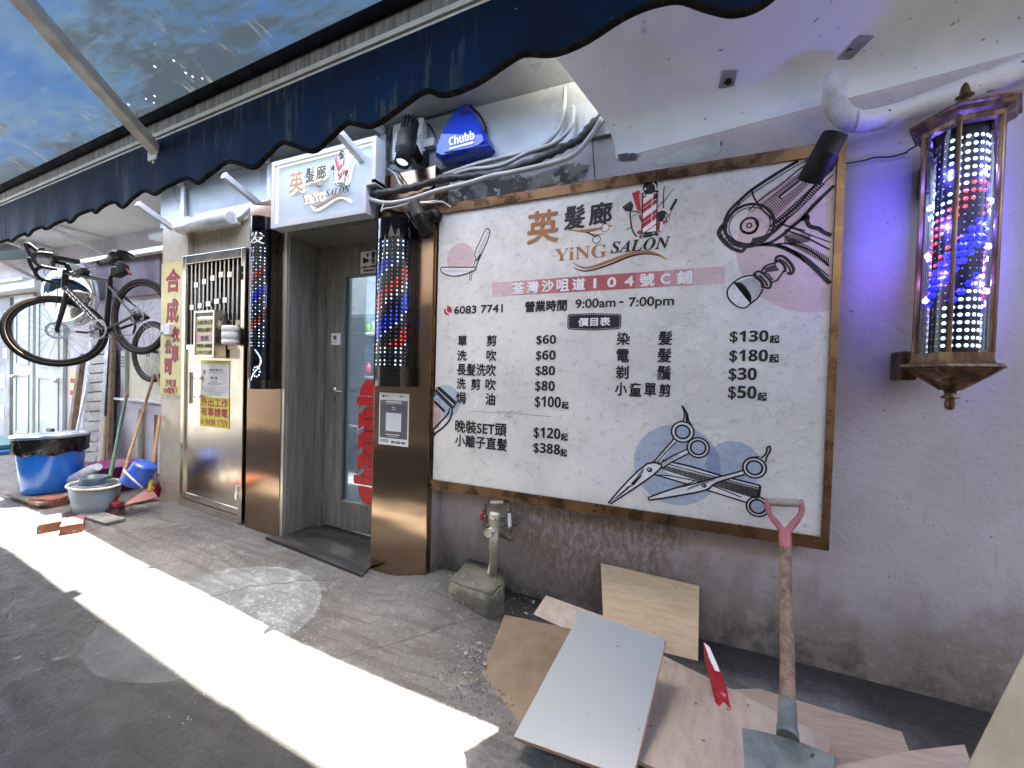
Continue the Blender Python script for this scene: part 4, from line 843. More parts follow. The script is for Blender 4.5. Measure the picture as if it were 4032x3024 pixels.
    for k in range(3):
        for i in range(5): J([(60+60*k, 480+210*k+42*i+(60 if k else 0)), (330-20*k, 410+220*k+42*i+(60 if k else 0))], .002)
    mats = dict(ink=ink, bronze=M('bronze_print', (.30, .12, .035), (.40, .18, .06), 9, .45), red=red_ink, white=wht, pinkink=M('pink_print', (.6, .3, .3), None), pink=marb_pink, blue=marb_blue, blue2=marb_blue2, palem=marb_w,
                rose1=marble('rose_marble', (.86, .48, .50)), rose2=marble('deep_rose_marble', (.78, .28, .30)), rose3=marble('red_marble', (.68, .16, .18)))
    A.emit(t, mats, 'printed_artwork')
    return mats
bmats = price_board()

# ------------------------------------------------------------------ light box sign with halo lit letters
def lightbox():
    Y = 1.855; t = thing('light_box_sign', 'white light box sign with halo lit emblem above the salon door', 'sign', (-2.1, Y, 2.2))
    x0, x1 = at(1068, 780, Y).x, at(1478, 680, Y).x; zb = (at(1066, 904, Y).z+at(1492, 824, Y).z)/2; zt = (at(1069, 651, Y).z+at(1463, 526, Y).z)/2
    nx, nz = at(1427, 790, Y).x, at(1427, 728, Y).z
    e = .026
    fr_ = M('sign_frame', (.50, .52, .53), None, rough=.4)
    mb = MB()
    for (a, b, c_, d) in ((x0, x1, zt-e, zt), (x0, nx+e, zb, zb+e), (x0, x0+e, zb+e, zt-e), (x1-e, x1, nz, zt-e), (nx, nx+e, zb+e, nz), (nx+e, x1, nz-e*.2, nz+e*.8)): mb.box((a, Y, c_), (b, 1.939, d))
    mb.build('frame', fr_, t)
    fy = Y+.028
    mb = MB(); mb.slab([(x0+.01, fy, zb+.01), (nx, fy, zb+.01), (nx, fy, nz), (x1-.01, fy, nz), (x1-.01, fy, zt-.01), (x0+.01, fy, zt-.01)], (0, 1, 0), .02)
    mb.build('face', M('sign_acrylic', (.36, .41, .44), None, rough=.4, emit=(.72, .86, 1), es=.008), t)
    glow = M('led_strip_glow', (1, 1, .9), None, emit=(1, .93, .66), es=.055)
    mb = MB(); mb.box((x0+e+.001, fy-.012, zb+e), (x0+e+.007, fy-.002, zt-e)); mb.box((x0+e+.008, fy-.012, zt-e-.007), (x1-e, fy-.002, zt-e-.001)); mb.build('led_strip', glow, t)
    bx0, bz1 = bp(2076, 962)[0], bp(2567, 711)[1]; bx1, bz0 = bp(2640, 930)[0], bp(2301, 1068)[1]
    X0, X1, Z1, Z0 = at(1149, 770, fy).x, at(1387, 720, fy).x, at(1350, 603, fy).z, at(1239, 828, fy).z
    f = lambda x, z: (X0+(x-bx0)/(bx1-bx0)*(X1-X0), Z0+(z-bz0)/(bz1-bz0)*(Z1-Z0))
    halo = MB()
    A = Art(fy-.016, f); logo(A, 'ink', 'bronze', 'red', 'white', 'pinkink')
    # halo: the acrylic back of every letter, a little larger than the letter, lit from behind
    B = Art(fy-.004, f); 
    for s, a, b, bo in (('英', (2076, 962), (2201, 822), .012), ('𝐘𝐢𝐍𝐆', (2184, 1030), (2391, 960), .0022), ('髮', (2222, 905), (2304, 805), .008), ('廊', (2320, 889), (2410, 792), .008)): B.text('g', s, bp(*a), bp(*b), bold=bo)
    q = lambda x, y: bp(2380+x/5.0281, 680+y/5.0281)
    B.poly('g', [q(*p) for p in ((330, 680), (520, 530), (545, 390), (720, 330), (800, 150), (905, 130), (1040, 150), (1100, 380), (1170, 230), (1400, 270), (1300, 480), (1480, 490), (1400, 640), (1300, 900), (1260, 1080), (1140, 1200), (1080, 1210), (690, 1220), (620, 1200), (520, 1130), (400, 1130), (500, 1000), (480, 800), (400, 780))], .0005)
    B.stroke('g', S([(2250, 1040), (2290, 1066), (2330, 1066), (2400, 1040), (2480, 1008), (2540, 998), (2592, 1012), (2640, 1036)], 8), .022)
    B.emit(t, dict(g=glow), 'letter_halo')
    A.emit(t, bmats, 'raised_lettering')
lightbox()

# ------------------------------------------------------------------ LED poles
def led_mat(name, c, es): return M(name, tuple(min(1, x) for x in c), None, rough=.3, emit=c, es=es)
L_W = led_mat('led_white', (.56, .70, 1), .24); L_R = led_mat('led_red', (1, .05, .02), .22); L_B = led_mat('led_blue', (.015, .03, 1), .36); L_D = M('led_dim', (.5, .5, .55), None, rough=.3, emit=(.7, .75, .9), es=.012)
clear = None
def clear_tube(name, tint=(.85, .88, .95), k=.9):
    m, nt, b = mk(name); out = nt.nodes['Material Output']; gl = nt.nodes.new('ShaderNodeBsdfGlossy'); gl.inputs['Roughness'].default_value = .04
    tp = nt.nodes.new('ShaderNodeBsdfTransparent'); tp.inputs[0].default_value = (*tint, 1); mx = nt.nodes.new('ShaderNodeMixShader'); lw = nt.nodes.new('ShaderNodeFresnel'); lw.inputs[0].default_value = 1.45
    nt.links.new(math_(nt, 'MULTIPLY', lw.outputs[0], k), mx.inputs[0]); nt.links.new(tp.outputs[0], mx.inputs[1]); nt.links.new(gl.outputs[0], mx.inputs[2]); nt.links.new(mx.outputs[0], out.inputs[0]); return m
acry = clear_tube('clear_acrylic')
def leds(mb, pos, nrm, r, mi):                                                  # one little lens lying on the display
    nrm = nrm.normalized(); a = Vector((0, 0, 1)).cross(nrm).normalized(); b = nrm.cross(a)
    vs = [pos+(a*math.cos(k*math.pi/3)+b*math.sin(k*math.pi/3))*r for k in range(6)]+[pos+nrm*r*.7]
    mb.add(vs, [(k, (k+1) % 6, 6) for k in range(6)], mi)
def led_pole(label, px_l, px_r, vtop, vcap, vled0, vled1, vbot, cols, rows, char, group, k, q0=.07, q1=.93):
    Y = YC-.001
    a = at(px_l, 1200, Y-.05); b = at(px_r, 1200, Y-.02); lr = .0052 if cols > 6 else .0040; x0, x1 = a.x, b.x; xc = (x0+x1)/2; rx = (x1-x0)/2; ry = .078; dy = .045
    pxm = (px_l+px_r)/2; Z = lambda v: at(pxm, v, Y-dy-ry*.6).z
    t = thing('led_barber_pole', label, 'LED pole', (xc, Y, Z(vbot)), group)
    def prof(f=1.0, n=20): 
        p = [(xc-rx*f, Y)]
        for i in range(n+1): q = math.pi*i/n; p.append((xc-rx*f*math.cos(q), Y-dy-ry*f*math.sin(q)))
        return p+[(xc+rx*f, Y)]
    def ext(f, z0, z1, nm, m):
        mb = MB(); P = prof(f); n = len(P); mb.add([(x, y, z0) for x, y in P]+[(x, y, z1) for x, y in P], [(i, i+1, n+i+1, n+i) for i in range(n-1)], 0, True)
        mb.add([(x, y, z1) for x, y in P], [tuple(range(n))[::-1]]); mb.add([(x, y, z0) for x, y in P], [tuple(range(n))]); return mb.build(nm, m, t)
    ext(1.0, Z(vcap), Z(vtop), 'cap', black_gl); ext(1.0, Z(vbot), Z(vled1), 'base', black_gl); ext(.86, Z(vled1), Z(vcap), 'display_core', black_mt)
    mb = MB(); P = prof(1.0)[1:-1]; n = len(P); mb.add([(x, y, Z(vled1)) for x, y in P]+[(x, y, Z(vcap)) for x, y in P], [(i, i+1, n+i+1, n+i) for i in range(n-1)], 0, True); mb.build('clear_cover', acry, t)
    mb = MB(); mb.box((xc-rx, Y-dy*.99, Z(vled1)), (xc-rx+.006, Y, Z(vcap))); mb.box((xc+rx-.006, Y-dy*.99, Z(vled1)), (xc+rx, Y, Z(vcap))); mb.build('housing', black_pl, t)
    mb = MB(); zt, zb = Z(vled0), Z(vled1)-0
    if char: zb = Z(vled1-130)
    for r in range(rows):
        z = zt+(zb-zt)*(r+.5)/rows
        for c_ in range(cols):
            q = math.pi*(q0+(q1-q0)*c_/(cols-1)); nx_, ny_ = -math.cos(q), -math.sin(q)*.8
            p = Vector((xc-rx*.87*math.cos(q), Y-dy-ry*.88*math.sin(q), z))
            if (r < 5 or r >= rows-5): mi = 0 if (c_ % 3 != 2 and r not in (2, rows-3)) else 3
            else:
                ph = (r+c_*1.15+k) % 15; mi = (1 if ph < 1.6 else 2 if 6 < ph < 8.6 else 0 if (r+c_) % 2 else 3) if char else 1 if ph < 3.6 else 0 if ph < 5.2 else 3 if ph < 7 else 2 if ph < 11 else 0 if ph < 12.2 else 3
            leds(mb, p, Vector((nx_, ny_, 0)), lr if mi != 3 else lr*.65, mi)
    if char:
        zc = Z(vled1-62)
        for i in range(22):
            s = i/21; q = math.pi*(.62+.16*math.sin(5*s)); p = Vector((xc-rx*.87*math.cos(q), Y-dy-ry*.88*math.sin(q), zc+.10-.24*s)); leds(mb, p, Vector((-math.cos(q), -math.sin(q), 0)), .0052, 0)
        for i in range(10):
            s = i/9*2*math.pi; q = math.pi*(.66+.10*math.cos(s)); p = Vector((xc-rx*.87*math.cos(q), Y-dy-ry*.88*math.sin(q), zc-.05+.035*math.sin(s))); leds(mb, p, Vector((-math.cos(q), -math.sin(q), 0)), .0052, 0)
        tm = MB(); zz0, zz1 = Z(vled0-8), Z(vcap+16)
        def f(s, tt, l):
            q = math.pi*(.42+.40*s); return Vector((xc-(rx+.0015+l)*math.cos(q), Y-dy-(ry+.0015+l)*math.sin(q), zz0+(zz1-zz0)*tt))
        put_text(tm, '发', f, (.02, .02)); tm.build('character', wht, t)
    mb.build('led_display', [L_W, L_R, L_B, L_D], t)
g_ = 'LED barber poles on the bronze pillars'
led_pole('wide glossy LED barber pole above the paper notice, right of the salon door', 1484, 1626, 858, 936, 942, 1444, 1522, 9, 31, False, g_, 0)
led_pole('slim black LED pole with a white character, left of the salon door', 1000, 1078, 850, 900, 968, 1498, 1533, 5, 32, True, g_, 5, .36, .84)

# ------------------------------------------------------------------ hanging LED lantern on the right
def lantern():
    yc, Rr = 1.93, .105; xc = .4753*yc+.009
    Z = lambda v: at(3750, v, yc-.08).z
    t = thing('led_lantern', 'antique bronze LED barber lantern hung on the lavender wall right of the board', 'lantern', (xc, yc, Z(1610)))
    gold = M('antique_bronze', (.21, .125, .062), (.075, .042, .02), 9, .38, .65, bump=.15, st=(3, 3, .5), lo=.35, hi=.62)
    zr, zg0, zg1, zb = Z(440), Z(497), Z(1385), Z(1480)
    hexp = lambda r, z: [(xc+r*math.cos(R(60*k)), yc+r*math.sin(R(60*k)), z) for k in range(6)]
    def loft(mb, prof):
        vs = [];
        for r, z in prof: vs += hexp(r, z)
        mb.add(vs, [(i*6+k, i*6+(k+1) % 6, (i+1)*6+(k+1) % 6, (i+1)*6+k) for i in range(len(prof)-1) for k in range(6)])
    mb = MB(); ztop = Z(425)+.012
    loft(mb, [(r_, zg0+.005+(z_-.005)*.70) for r_, z_ in ((.085, .005), (.112, .008), (.115, .03), (.135, .045), (.142, .062), (.150, .066), (.150, .078), (.13, .090), (.085, .115), (.045, .145), (.022, .162), (.0, .166))]); roof = mb.build('roof', gold, t)
    mb = MB(); mb.lathe([(.02, 0), (.024, .012), (.012, .02), (.012, .04), (.030, .046), (.030, .052), (.014, .058), (.018, .075), (.012, .11), (.004, .128), (0, .13)], (xc, yc, zg0+.108), 16, mat=Matrix.Translation((xc, yc, zg0+.108)) @ Matrix.Diagonal((.8, .8, .62, 1))); mb.build('finial', gold, roof)
    lbl = MB(); lbl.slab([(xc+.005, yc-.118, zg0+.066), (xc+.06, yc-.118, zg0+.066), (xc+.06, yc-.098, zg0+.075), (xc+.005, yc-.098, zg0+.075)], (0, -.5, 1), .001); lbl.build('sticker', yellow2, roof)
    mb = MB(); d = zg1
    K_ = .68; loft(mb, [(r_, d+z_*K_) for r_, z_ in ((.0, -.002), (.112, -.002), (.114, -.045), (.118, -.047), (.118, -.055), (.142, -.062), (.146, -.075), (.134, -.083), (.100, -.125), (.055, -.168), (.03, -.195), (.0, -.197))]); base = mb.build('base', gold, t)
    mb = MB()
    for i in range(18):                                                          # ribbing on the tapering faces
        f = i/17; r = .130-.098*f; z = d-(.086+.108*f)*K_; mb.tube([Vector(p)+Vector(((p[0]-xc)*.02, (p[1]-yc)*.02, 0)) for p in hexp(r, z)]+[hexp(r, z)[0]], .0022, 5, cap=False)
    mb.build('ribbing', gold, base)
    mb = MB(); mb.lathe([(.0, 0), (.022, -.004), (.016, -.03), (.028, -.038), (.028, -.046), (.014, -.052), (.018, -.075), (.013, -.105), (0, -.112)], (xc, yc, d-.193), 16, mat=Matrix.Translation((xc, yc, d-.131)) @ Matrix.Diagonal((.85, .85, .68, 1))); mb.build('finial', gold, base)
    for k in range(6):
        p = Vector(hexp(Rr, 0)[k]); mb = MB(); mb.bar((p.x, p.y, zg1-.004), (p.x, p.y, zg0+.012), .012, .014, upv=(p.x-xc, p.y-yc, 0), r=.003); mb.build('corner_post', gold, t)
    mb = MB(); mb.bbox((xc-.10, yc+.10, d-.10), (xc-.05, YW-.002, d+.015), 0, None, .006); mb.build('wall_bracket', gold, t); mb = MB(); mb.bbox((xc-.04, yc+.08, zg0-.15), (xc+.04, YW-.002, zg0-.02), 0, None, .006); mb.build('wall_bracket', gold, t)
    mb = MB(); rc = .086; mb.lathe([(rc, zg1), (rc, zg0+.004)], (xc, yc, 0), 40); mb.build('glass_cylinder', acry, t)
    mb = MB(); mb.lathe([(.062, zg1), (.062, zg0)], (xc, yc, 0), 32); mb.build('display_core', black_mt, t)
    mb = MB(); rows = 28; N = 21
    for r in range(rows):
        z = zg0-.02+(zg1-zg0+.03)*(r+.5)/rows
        for c_ in range(N):
            q = 2*math.pi*c_/N; nn = Vector((math.cos(q), math.sin(q), 0)); cc = c_ % 26
            # columns run clockwise as seen from the lane
            s = cc*26/21
            if r < 6: mi = 0 if 15 <= s <= 24 else 3
            elif r > 21: mi = 0 if 15 <= s <= 24 else 3
            else:
                ph = (r+.75*(s-13)-9) % 22; mi = 0 if ph < 1.4 else 1 if ph < 5 else 3 if ph < 7.2 else 1 if ph < 8 else 2 if ph < 12 else 3 if ph < 15 else 2 if ph < 15.8 else 0 if ph < 19 else 3
            leds(mb, Vector((xc, yc, z))+nn*.0632, nn, .0135, 4) if mi == 2 else None; leds(mb, Vector((xc, yc, z))+nn*.0675, nn, .0072, 2) if mi == 2 else leds(mb, Vector((xc, yc, z))+nn*.0635, nn, .0068 if mi != 3 else .0026, mi)
    mb.build('led_display', [L_W, L_R, L_B, L_D, M('blue_halo', (.01, .02, .5), None, rough=.4, emit=(.01, .02, 1), es=.12)], t)
    for (dx, dz, c_, e) in ((-.10, .24, (.13, .13, 1), .20), (-.10, .06, (.12, .10, 1), .30), (-.10, -.12, (.30, .12, .8), .12), (.10, .24, (.12, .10, 1), .28), (.10, .04, (.12, .10, 1), .28), (.10, -.15, (.15, .12, 1), .18)):
        l = bpy.data.lights.new('lamp_glow', 'POINT'); l.energy = e; l.color = c_; l.shadow_soft_size = .011; l.specular_factor = 0
        o = bpy.data.objects.new('lamp_glow', l); col.objects.link(o); o.parent = t; o.matrix_parent_inverse = Matrix.Translation(-t.location); o.location = (xc+dx*.58, yc-.044, (zg0+zg1)/2+dz)
    mb = MB(); a = at(3325, 645, YW-.02); b = at(3625, 585, YW-.02)
    m_ = [at(3400, 632, YW-.015), at(3445, 620, YW-.012), at(3510, 617, YW-.015), at(3570, 600, YW-.015)]
    mb.tube(smooth_path([a, *m_, (xc-.08, YW-.02, b.z+.0), (xc-.05, yc+.1, b.z)], 5), .0035, 6); tag(mb.build('black_cord', black_pl), 'thin black cord running from the board to the bronze lantern', 'cord')
lantern()
# ------------------------------------------------------------------ spot lamps, projector, siren
def spot(label, tip, tail, base, r, hinge):
    t = thing('spot_lamp', label, 'spot lamp', base, 'black tube spot lamps over the price board')
    a, b = Vector(tip), Vector(tail); d = (b-a).normalized(); L = (b-a).length
    q = d.to_track_quat('Z', 'Y').to_matrix().to_4x4(); mt = Matrix.Translation(a) @ q
    mb = MB(); mb.lathe([(0, .012), (r*.86, .012), (r*.88, 0), (r, 0), (r, L*.58), (r*1.012, L*.585), (r*1.012, L*.6), (r, L*.605), (r, L-.006), (r*.94, L), (0, L)], seg=28, mat=mt); mb.build('barrel', black_mt, t)
    n = Vector((0, -1, 0)); bs = Vector(base); mb = MB(); mb.lathe([(0, 0), (r*1.15, 0), (r*1.15, .022), (r*.9, .04), (0, .042)], seg=26, mat=Matrix.Translation(bs) @ n.to_track_quat('Z', 'Y').to_matrix().to_4x4()); mb.build('wall_mount', black_mt, t)
    mb = MB(); mb.tube([bs+n*.035, bs+n*.06, a+d*hinge], .016, 12); mb.build('knuckle', black_mt, t)
b1 = at(1715, 855, YB-.026)
spot('black tube spot lamp at the upper left corner of the price board', at(1682, 928, 1.86), at(1628, 800, 1.84), (b1.x, YB-.0225, b1.z), .036, .12)
b2 = at(3240, 640, YB-.026)
spot('black tube spot lamp over the hair dryer drawing on the price board', at(3185, 715, 1.80), at(3290, 525, 1.75), (b2.x+.0, YB-.0225, b2.z), .041, .07)
def projector():
    Y = 1.93; c = at(1600, 560, Y); tip = at(1582, 645, 1.86); tail = at(1618, 475, 1.95)
    t = thing('logo_projector', 'black finned stage projector aimed at the ground from the grey fascia', 'projector', c)
    d = (tail-tip).normalized(); L = (tail-tip).length; mt = Matrix.Translation(tip) @ d.to_track_quat('Z', 'Y').to_matrix().to_4x4()
    mb = MB(); mb.lathe([(.0, .02), (.036, .02), (.038, 0), (.042, 0), (.042, L*.22), (.052, L*.25), (.054, L*.30), (.054, L*.66), (.046, L*.68), (0, L*.68)], seg=26, mat=mt); mb.build('barrel', black_mt, t)
    mb = MB(); mb.lathe([(0, L*.68), (.034, L*.68), (.034, L), (0, L)], seg=20, mat=mt)
    for k in range(14):
        q = 2*math.pi*k/14; mb.box((.033, -.002, L*.685), (.050, .002, L), 0, mt @ Matrix.Rotation(q, 4, 'Z'))
    mb.build('heat_sink', black_mt, t)
    mb = MB(); mb.lathe([(0, .012), (.02, .012), (.034, .019)], seg=24, mat=mt); mb.build('lens', M('lens_glow', (.8, .9, 1), None, rough=.05, emit=(.8, .9, 1), es=.06), t)
    y0 = at(1660, 640, 2.08); mb = MB(); mb.bar(tip+d*L*.40+Vector((.04, .02, 0)), (y0.x, 2.06, y0.z), .05, .02, upv=(0, -1, .4)); mb.bbox((y0.x-.05, 2.05, y0.z-.06), (y0.x+.05, 2.094, y0.z+.05), 0, None, .005); mb.build('yoke', black_mt, t)
    # the logo it throws on the ground: a spot lamp behind a cut disc
    src = tip-d*.004; aim = Vector((-.2254, -.2238, -.9482)).normalized()
    sp = bpy.data.lights.new('projector_lamp', 'SPOT'); sp.energy = 42; sp.spot_size = R(19.7); sp.spot_blend = 0; sp.shadow_soft_size = .0008; sp.color = (.80, .90, 1)
    so = bpy.data.objects.new('projector_lamp', sp); col.objects.link(so); so.parent = t; so.matrix_parent_inverse = Matrix.Translation(-t.location)
    so.location = src-d*.0; so.rotation_euler = aim.to_track_quat('-Z', 'Y').to_euler()
    # gobo disc
    gm = MB(); X = aim.cross(Vector((0, 0, 1))).normalized(); Yv = X.cross(aim).normalized(); D = .05; k = D
    P = lambda x, y: src+aim*D+X*x*k+Yv*y*k
    n = 48; r0, r1 = .161, .150
    vs = []
    for i in range(n):
        q = 2*math.pi*i/n; vs += [P(r1*math.cos(q), r1*math.sin(q)), P(r0*math.cos(q), r0*math.sin(q))]
    E_ = .165
    for i in range(n): pass
    gm.add(vs, [(2*i, 2*i+1, (2*i+3) % (2*n), (2*i+2) % (2*n)) for i in range(n)])
    put_text(gm, 'YiNG', lambda s, tt, l: P(-.095+.16*(1-s), -.055+.07*tt, )+aim*l*.1, 0)
    put_text(gm, 'SALON', lambda s, tt, l: P(-.12+.11*(1-s), -.055+.06*tt)+aim*l*.1, 0) if False else None
    for a, b in (((-.1, .03), (-.02, .055)), ((-.02, .055), (.06, .035))):
        p0, p1 = P(*a), P(*b); w = Yv*k*.006; gm.add([p0-w, p1-w, p1+w, p0+w], [(0, 1, 2, 3)])
    gm.build('gobo', black_mt, t)
projector()
def power_boxes():
    a = at(1534, 520, 2.094); b = at(1662, 500, 2.094)
    t = thing('power_supply', 'white perforated power supply box behind the black projector', 'power supply', (a.x, 2.09, a.z))
    x0, x1 = at(1552, 560, 2.05).x, at(1668, 520, 2.05).x; z0, z1 = at(1600, 625, 2.05).z, at(1600, 485, 2.05).z
    mb = MB(); mb.bbox((x0, 2.035, z0), (x1, 2.094, z1), 0, None, .003)
    mb.build('case', M('power_case', (.62, .62, .61), None, rough=.4), t)
    mb = MB()
    for i in range(9):
        for j in range(11):
            mb.lathe([(0, 0), (.0035, 0)], (0, 0, 0), 6, mat=Matrix.Translation((x0+.012+(x1-x0-.02)*i/8, 2.0343, z0+.012+(z1-z0-.024)*j/10+.004*(i % 2))) @ Matrix.Rotation(R(90), 4, 'X'))
    mb.build('vent_holes', black_pl, t)
    c0, c1 = at(1655, 590, 2.06), at(1712, 545, 2.06)
    mb = MB(); mb.bbox((c0.x, 2.05, c0.z+.005), (c1.x, 2.094, c1.z+.005), 0, None, .004); tag(mb.build('led_driver', white_paint), 'small white LED driver brick right of the projector', 'LED driver')
    mb = MB(); mb.tube(smooth_path([at(1672, 480, 2.07), at(1695, 500, 2.075), at(1715, 545, 2.075), at(1712, 572, 2.075)], 6), .005, 8); tag(mb.build('driver_cable', black_pl), 'black lead looping from the power supply to the white LED driver', 'cable')
power_boxes()
def siren():
    blue = M('siren_blue', (.012, .045, .42), (.01, .04, .36), 5, .22, coat=.4); dk = M('siren_top', (.03, .012, .16), None, rough=.3)
    pt = [(1838, 411), (1805, 445), (1758, 560), (1737, 612), (1735, 640), (1757, 653), (1840, 636), (1925, 608), (1945, 590), (1938, 565), (1870, 440), (1853, 418)]
    Y0, Y1 = 2.093, 1.99
    o0 = [at(u, v, Y0-.02) for u, v in pt]
    t = thing('alarm_siren', 'blue triangular alarm siren box with white lettering on the grey fascia', 'alarm siren', (o0[4].x, 2.09, o0[4].z))
    c = sum(o0, Vector())/len(o0); front = [Vector((c.x+(p.x-c.x)*.86, Y1 if p.z < c.z+.06 else Y1+.03*(p.z-c.z-.06)/.1, c.z+(p.z-c.z)*.86-.0)) for p in o0]
    mid = [Vector((c.x+(p.x-c.x)*.97, Y1+.022+(.03*(p.z-c.z-.06)/.1 if p.z > c.z+.06 else 0), c.z+(p.z-c.z)*.97)) for p in o0]
    back = [Vector((p.x, Y0, p.z)) for p in o0]; n = len(o0)
    mb = MB(); mb.add(back+mid+front, [(i, (i+1) % n, n+(i+1) % n, n+i) for i in range(n)]+[(n+i, n+(i+1) % n, 2*n+(i+1) % n, 2*n+i) for i in range(n)]+[tuple(range(2*n, 3*n))], 0)
    top_z = at(1838, 447, Y1).z
    bo = mb.build('case', blue, t)
    for k, f in enumerate(bo.data.polygons): pass
    mb = MB(); tp = [at(u, v, Y1+.018) for u, v in ((1838, 415), (1812, 444), (1860, 441))]; mb.slab(tp, (0, 1, 0), .03); mb.build('beacon', dk, t)
    q0, q1, q2 = at(1770, 575, Y1-.003), at(1868, 548, Y1-.003), at(1862, 523, Y1-.003)
    ex = (q1-q0); up_ = Vector((-.006, 0, .052))
    tm = MB(); put_text(tm, '𝗖𝗵𝘂𝗯𝗯', lambda s, tt, l: q0+ex*s+up_*tt+Vector((0, -l-.0005, 0)), (.012, .018)); 
    u0 = q0+Vector((-.002, 0, -.022)); tm.add([u0+ex*.0, u0+ex*.98, u0+ex*.98+Vector((0, 0, .014)), u0+Vector((0, 0, .012))], [(0, 1, 2, 3)])
    tm.build('lettering', wht, t)
    mb = MB(); h = [at(1750, 600, Y1-.004), at(1930, 568, Y1-.004)]; mb.tube([h[0], h[1]], .0025, 6); mb.build('highlight_rib', blue, t)
siren()

# ------------------------------------------------------------------ pipes and cables along the wall head
cond = M('grey_conduit', (.44, .44, .40), (.36, .36, .33), 10, .5)
def corrugated(pts, r, name, label, cat, m=cond, group=None):
    P = smooth_path(pts, 40); L = sum((P[i+1]-P[i]).length for i in range(len(P)-1)); n = int(L/.006)
    # resample evenly
    Q = [P[0]]; acc = 0; step = L/n; i = 0; cur = P[0]
    for p in P[1:]:
        while (p-cur).length > step: cur = cur+(p-cur).normalized()*step; Q.append(cur)
    mb = MB(); mb.tube(Q, [r*(1 if k % 2 else .88) for k in range(len(Q))], 10); return tag(mb.build(name, m), label, cat, group)
gq = 'grey corrugated conduits along the wall head'
corrugated([at(2225, 345, 2.06), at(2222, 420, 2.06), at(2210, 490, 2.06), at(2170, 545, 2.06), at(2110, 585, 2.05), at(1960, 625, 2.04), at(1880, 645, 2.03), at(1780, 678, 2.02), at(1745, 690, 2.02)], .0125, 'conduit', 'upper grey conduit dropping down beside the white ceiling panel', 'conduit', group=gq)
corrugated([at(2253, 420, 2.05), at(2258, 440, 2.05), at(2240, 510, 2.04), at(2180, 565, 2.03), at(2080, 600, 2.02), at(1990, 645, 2.02), at(1930, 660, 2.01), at(1850, 668, 2.01), at(1780, 690, 2.0)], .0125, 'conduit', 'middle grey conduit of the bundle above the board', 'conduit', group=gq)
corrugated([at(2372, 462, 2.06), at(2330, 530, 2.02), at(2265, 605, 2.0), at(2180, 640, 1.99), at(2010, 680, 1.98), at(1940, 692, 1.97), at(1840, 722, 1.95), at(1720, 752, 1.93), at(1600, 790, 1.90), at(1520, 800, 1.89), at(1458, 785, 1.89), at(1442, 768, 1.89), at(1455, 752, 1.90)], .0145, 'conduit', 'long lower grey conduit sweeping over the top of the price board', 'conduit', group=gq)
mb = MB(); P = smooth_path([at(2385, 460, 2.09), at(2340, 480, 2.06), at(2285, 545, 2.03), at(2200, 590, 2.01), at(2100, 635, 2.0), at(1960, 680, 1.99), at(1850, 695, 1.98), at(1740, 705, 1.95), at(1640, 735, 1.92), at(1520, 758, 1.90), at(1462, 762, 1.90)], 8)
mb.tube(P, [.020+.004*math.sin(i*1.7)+.002*math.sin(i*.6) for i in range(len(P))], 12)
tag(mb.build('lagged_pipe', M('black_lagging', (.022, .022, .022), (.07, .068, .062), 18, .55, bump=.5, lo=.45, hi=.7)), 'fat black taped pipe bundled with the grey conduits above the board', 'pipe')
cw = M('white_cable', (.6, .6, .58), None, rough=.4)
for pts, r, m_, lb in (([at(1720, 790, 1.9), at(1680, 795, 1.9), at(1620, 798, 1.9), at(1560, 815, 1.89), at(1515, 822, 1.88), at(1500, 832, 1.88), at(1512, 800, 1.88)], .0045, cw, 'white cable looped under the black pipe'),
                    ([at(1775, 815, 1.96), at(1740, 795, 1.93), at(1700, 798, 1.9), at(1640, 800, 1.9)], .0045, cw, 'white cable end sticking out to the right over the bronze frame'),
                    ([at(1525, 665, 1.99), at(1555, 685, 1.96), at(1575, 728, 1.93)], .005, cw, 'white cable dropping from the fascia to the black pipe'),
                    ([at(1535, 668, 2.0), at(1570, 680, 1.97), at(1588, 722, 1.94)], .004, black_pl, 'black cable dropping beside the white one to the pipe'),
                    ([at(1555, 800, 1.9), at(1600, 840, 1.91), at(1640, 900, 1.92)], .003, black_pl, 'thin black cable hanging to the spot lamp'),
                    ([at(1850, 415, 2.07), at(1885, 450, 2.07), at(1912, 500, 2.07), at(1915, 535, 2.07)], .007, black_pl, 'black cable curving round the blue siren box'),
                    ([at(1820, 425, 2.08), at(1760, 440, 2.08), at(1700, 458, 2.08), at(1640, 470, 2.08)], .006, black_pl, 'black cable running from the siren behind the power supply'),
                    ([at(2332, 545, 2.0), at(2338, 640, 2.04), at(2343, 716, 2.07)], .0025, black_pl, 'black cable tie tail hanging down the wall over the board'),
                    ([at(1815, 735, 2.04), at(1820, 770, 2.05), at(1832, 806, 2.06)], .003, black_pl, 'short black wire above the left end of the board')):
    mb = MB(); mb.tube(smooth_path(pts, 7), r, 8); tag(mb.build('cable', m_), lb, 'cable')
for i in range(5):
    pass
mb = MB()
for i in range(7): 
    x = 1534-2*i; mb.tube(smooth_path([at(1545, 500+8*i, 2.06), at(1532-3*i, 560+4*i, 2.05), at(1520-2*i, 620, 2.05), at(1535+4*i, 645, 2.03)], 5), .0035, 6)
tag(mb.build('cable_bundle', black_pl), 'tangle of thin black cables beside the light box', 'cables')
old_white = M('flaking_white_pipe', (.66, .65, .64), (.46, .43, .41), 6, .6, bump=.6, lo=.45, hi=.7, speck=(.06, .05, .045), sp=(.69, .72), sps=30)
mb = MB(); P = smooth_path([at(3290, 300, 2.03), at(3283, 345, 2.01), at(3285, 395, 2.0), at(3305, 440, 2.0), at(3350, 472, 2.0), at(3400, 478, 2.01), at(3500, 458, 2.02), at(3640, 410, 2.03), at(3800, 350, 2.04), at(4000, 278, 2.05), at(4300, 150, 2.06), at(4800, -60, 2.06)], 8)
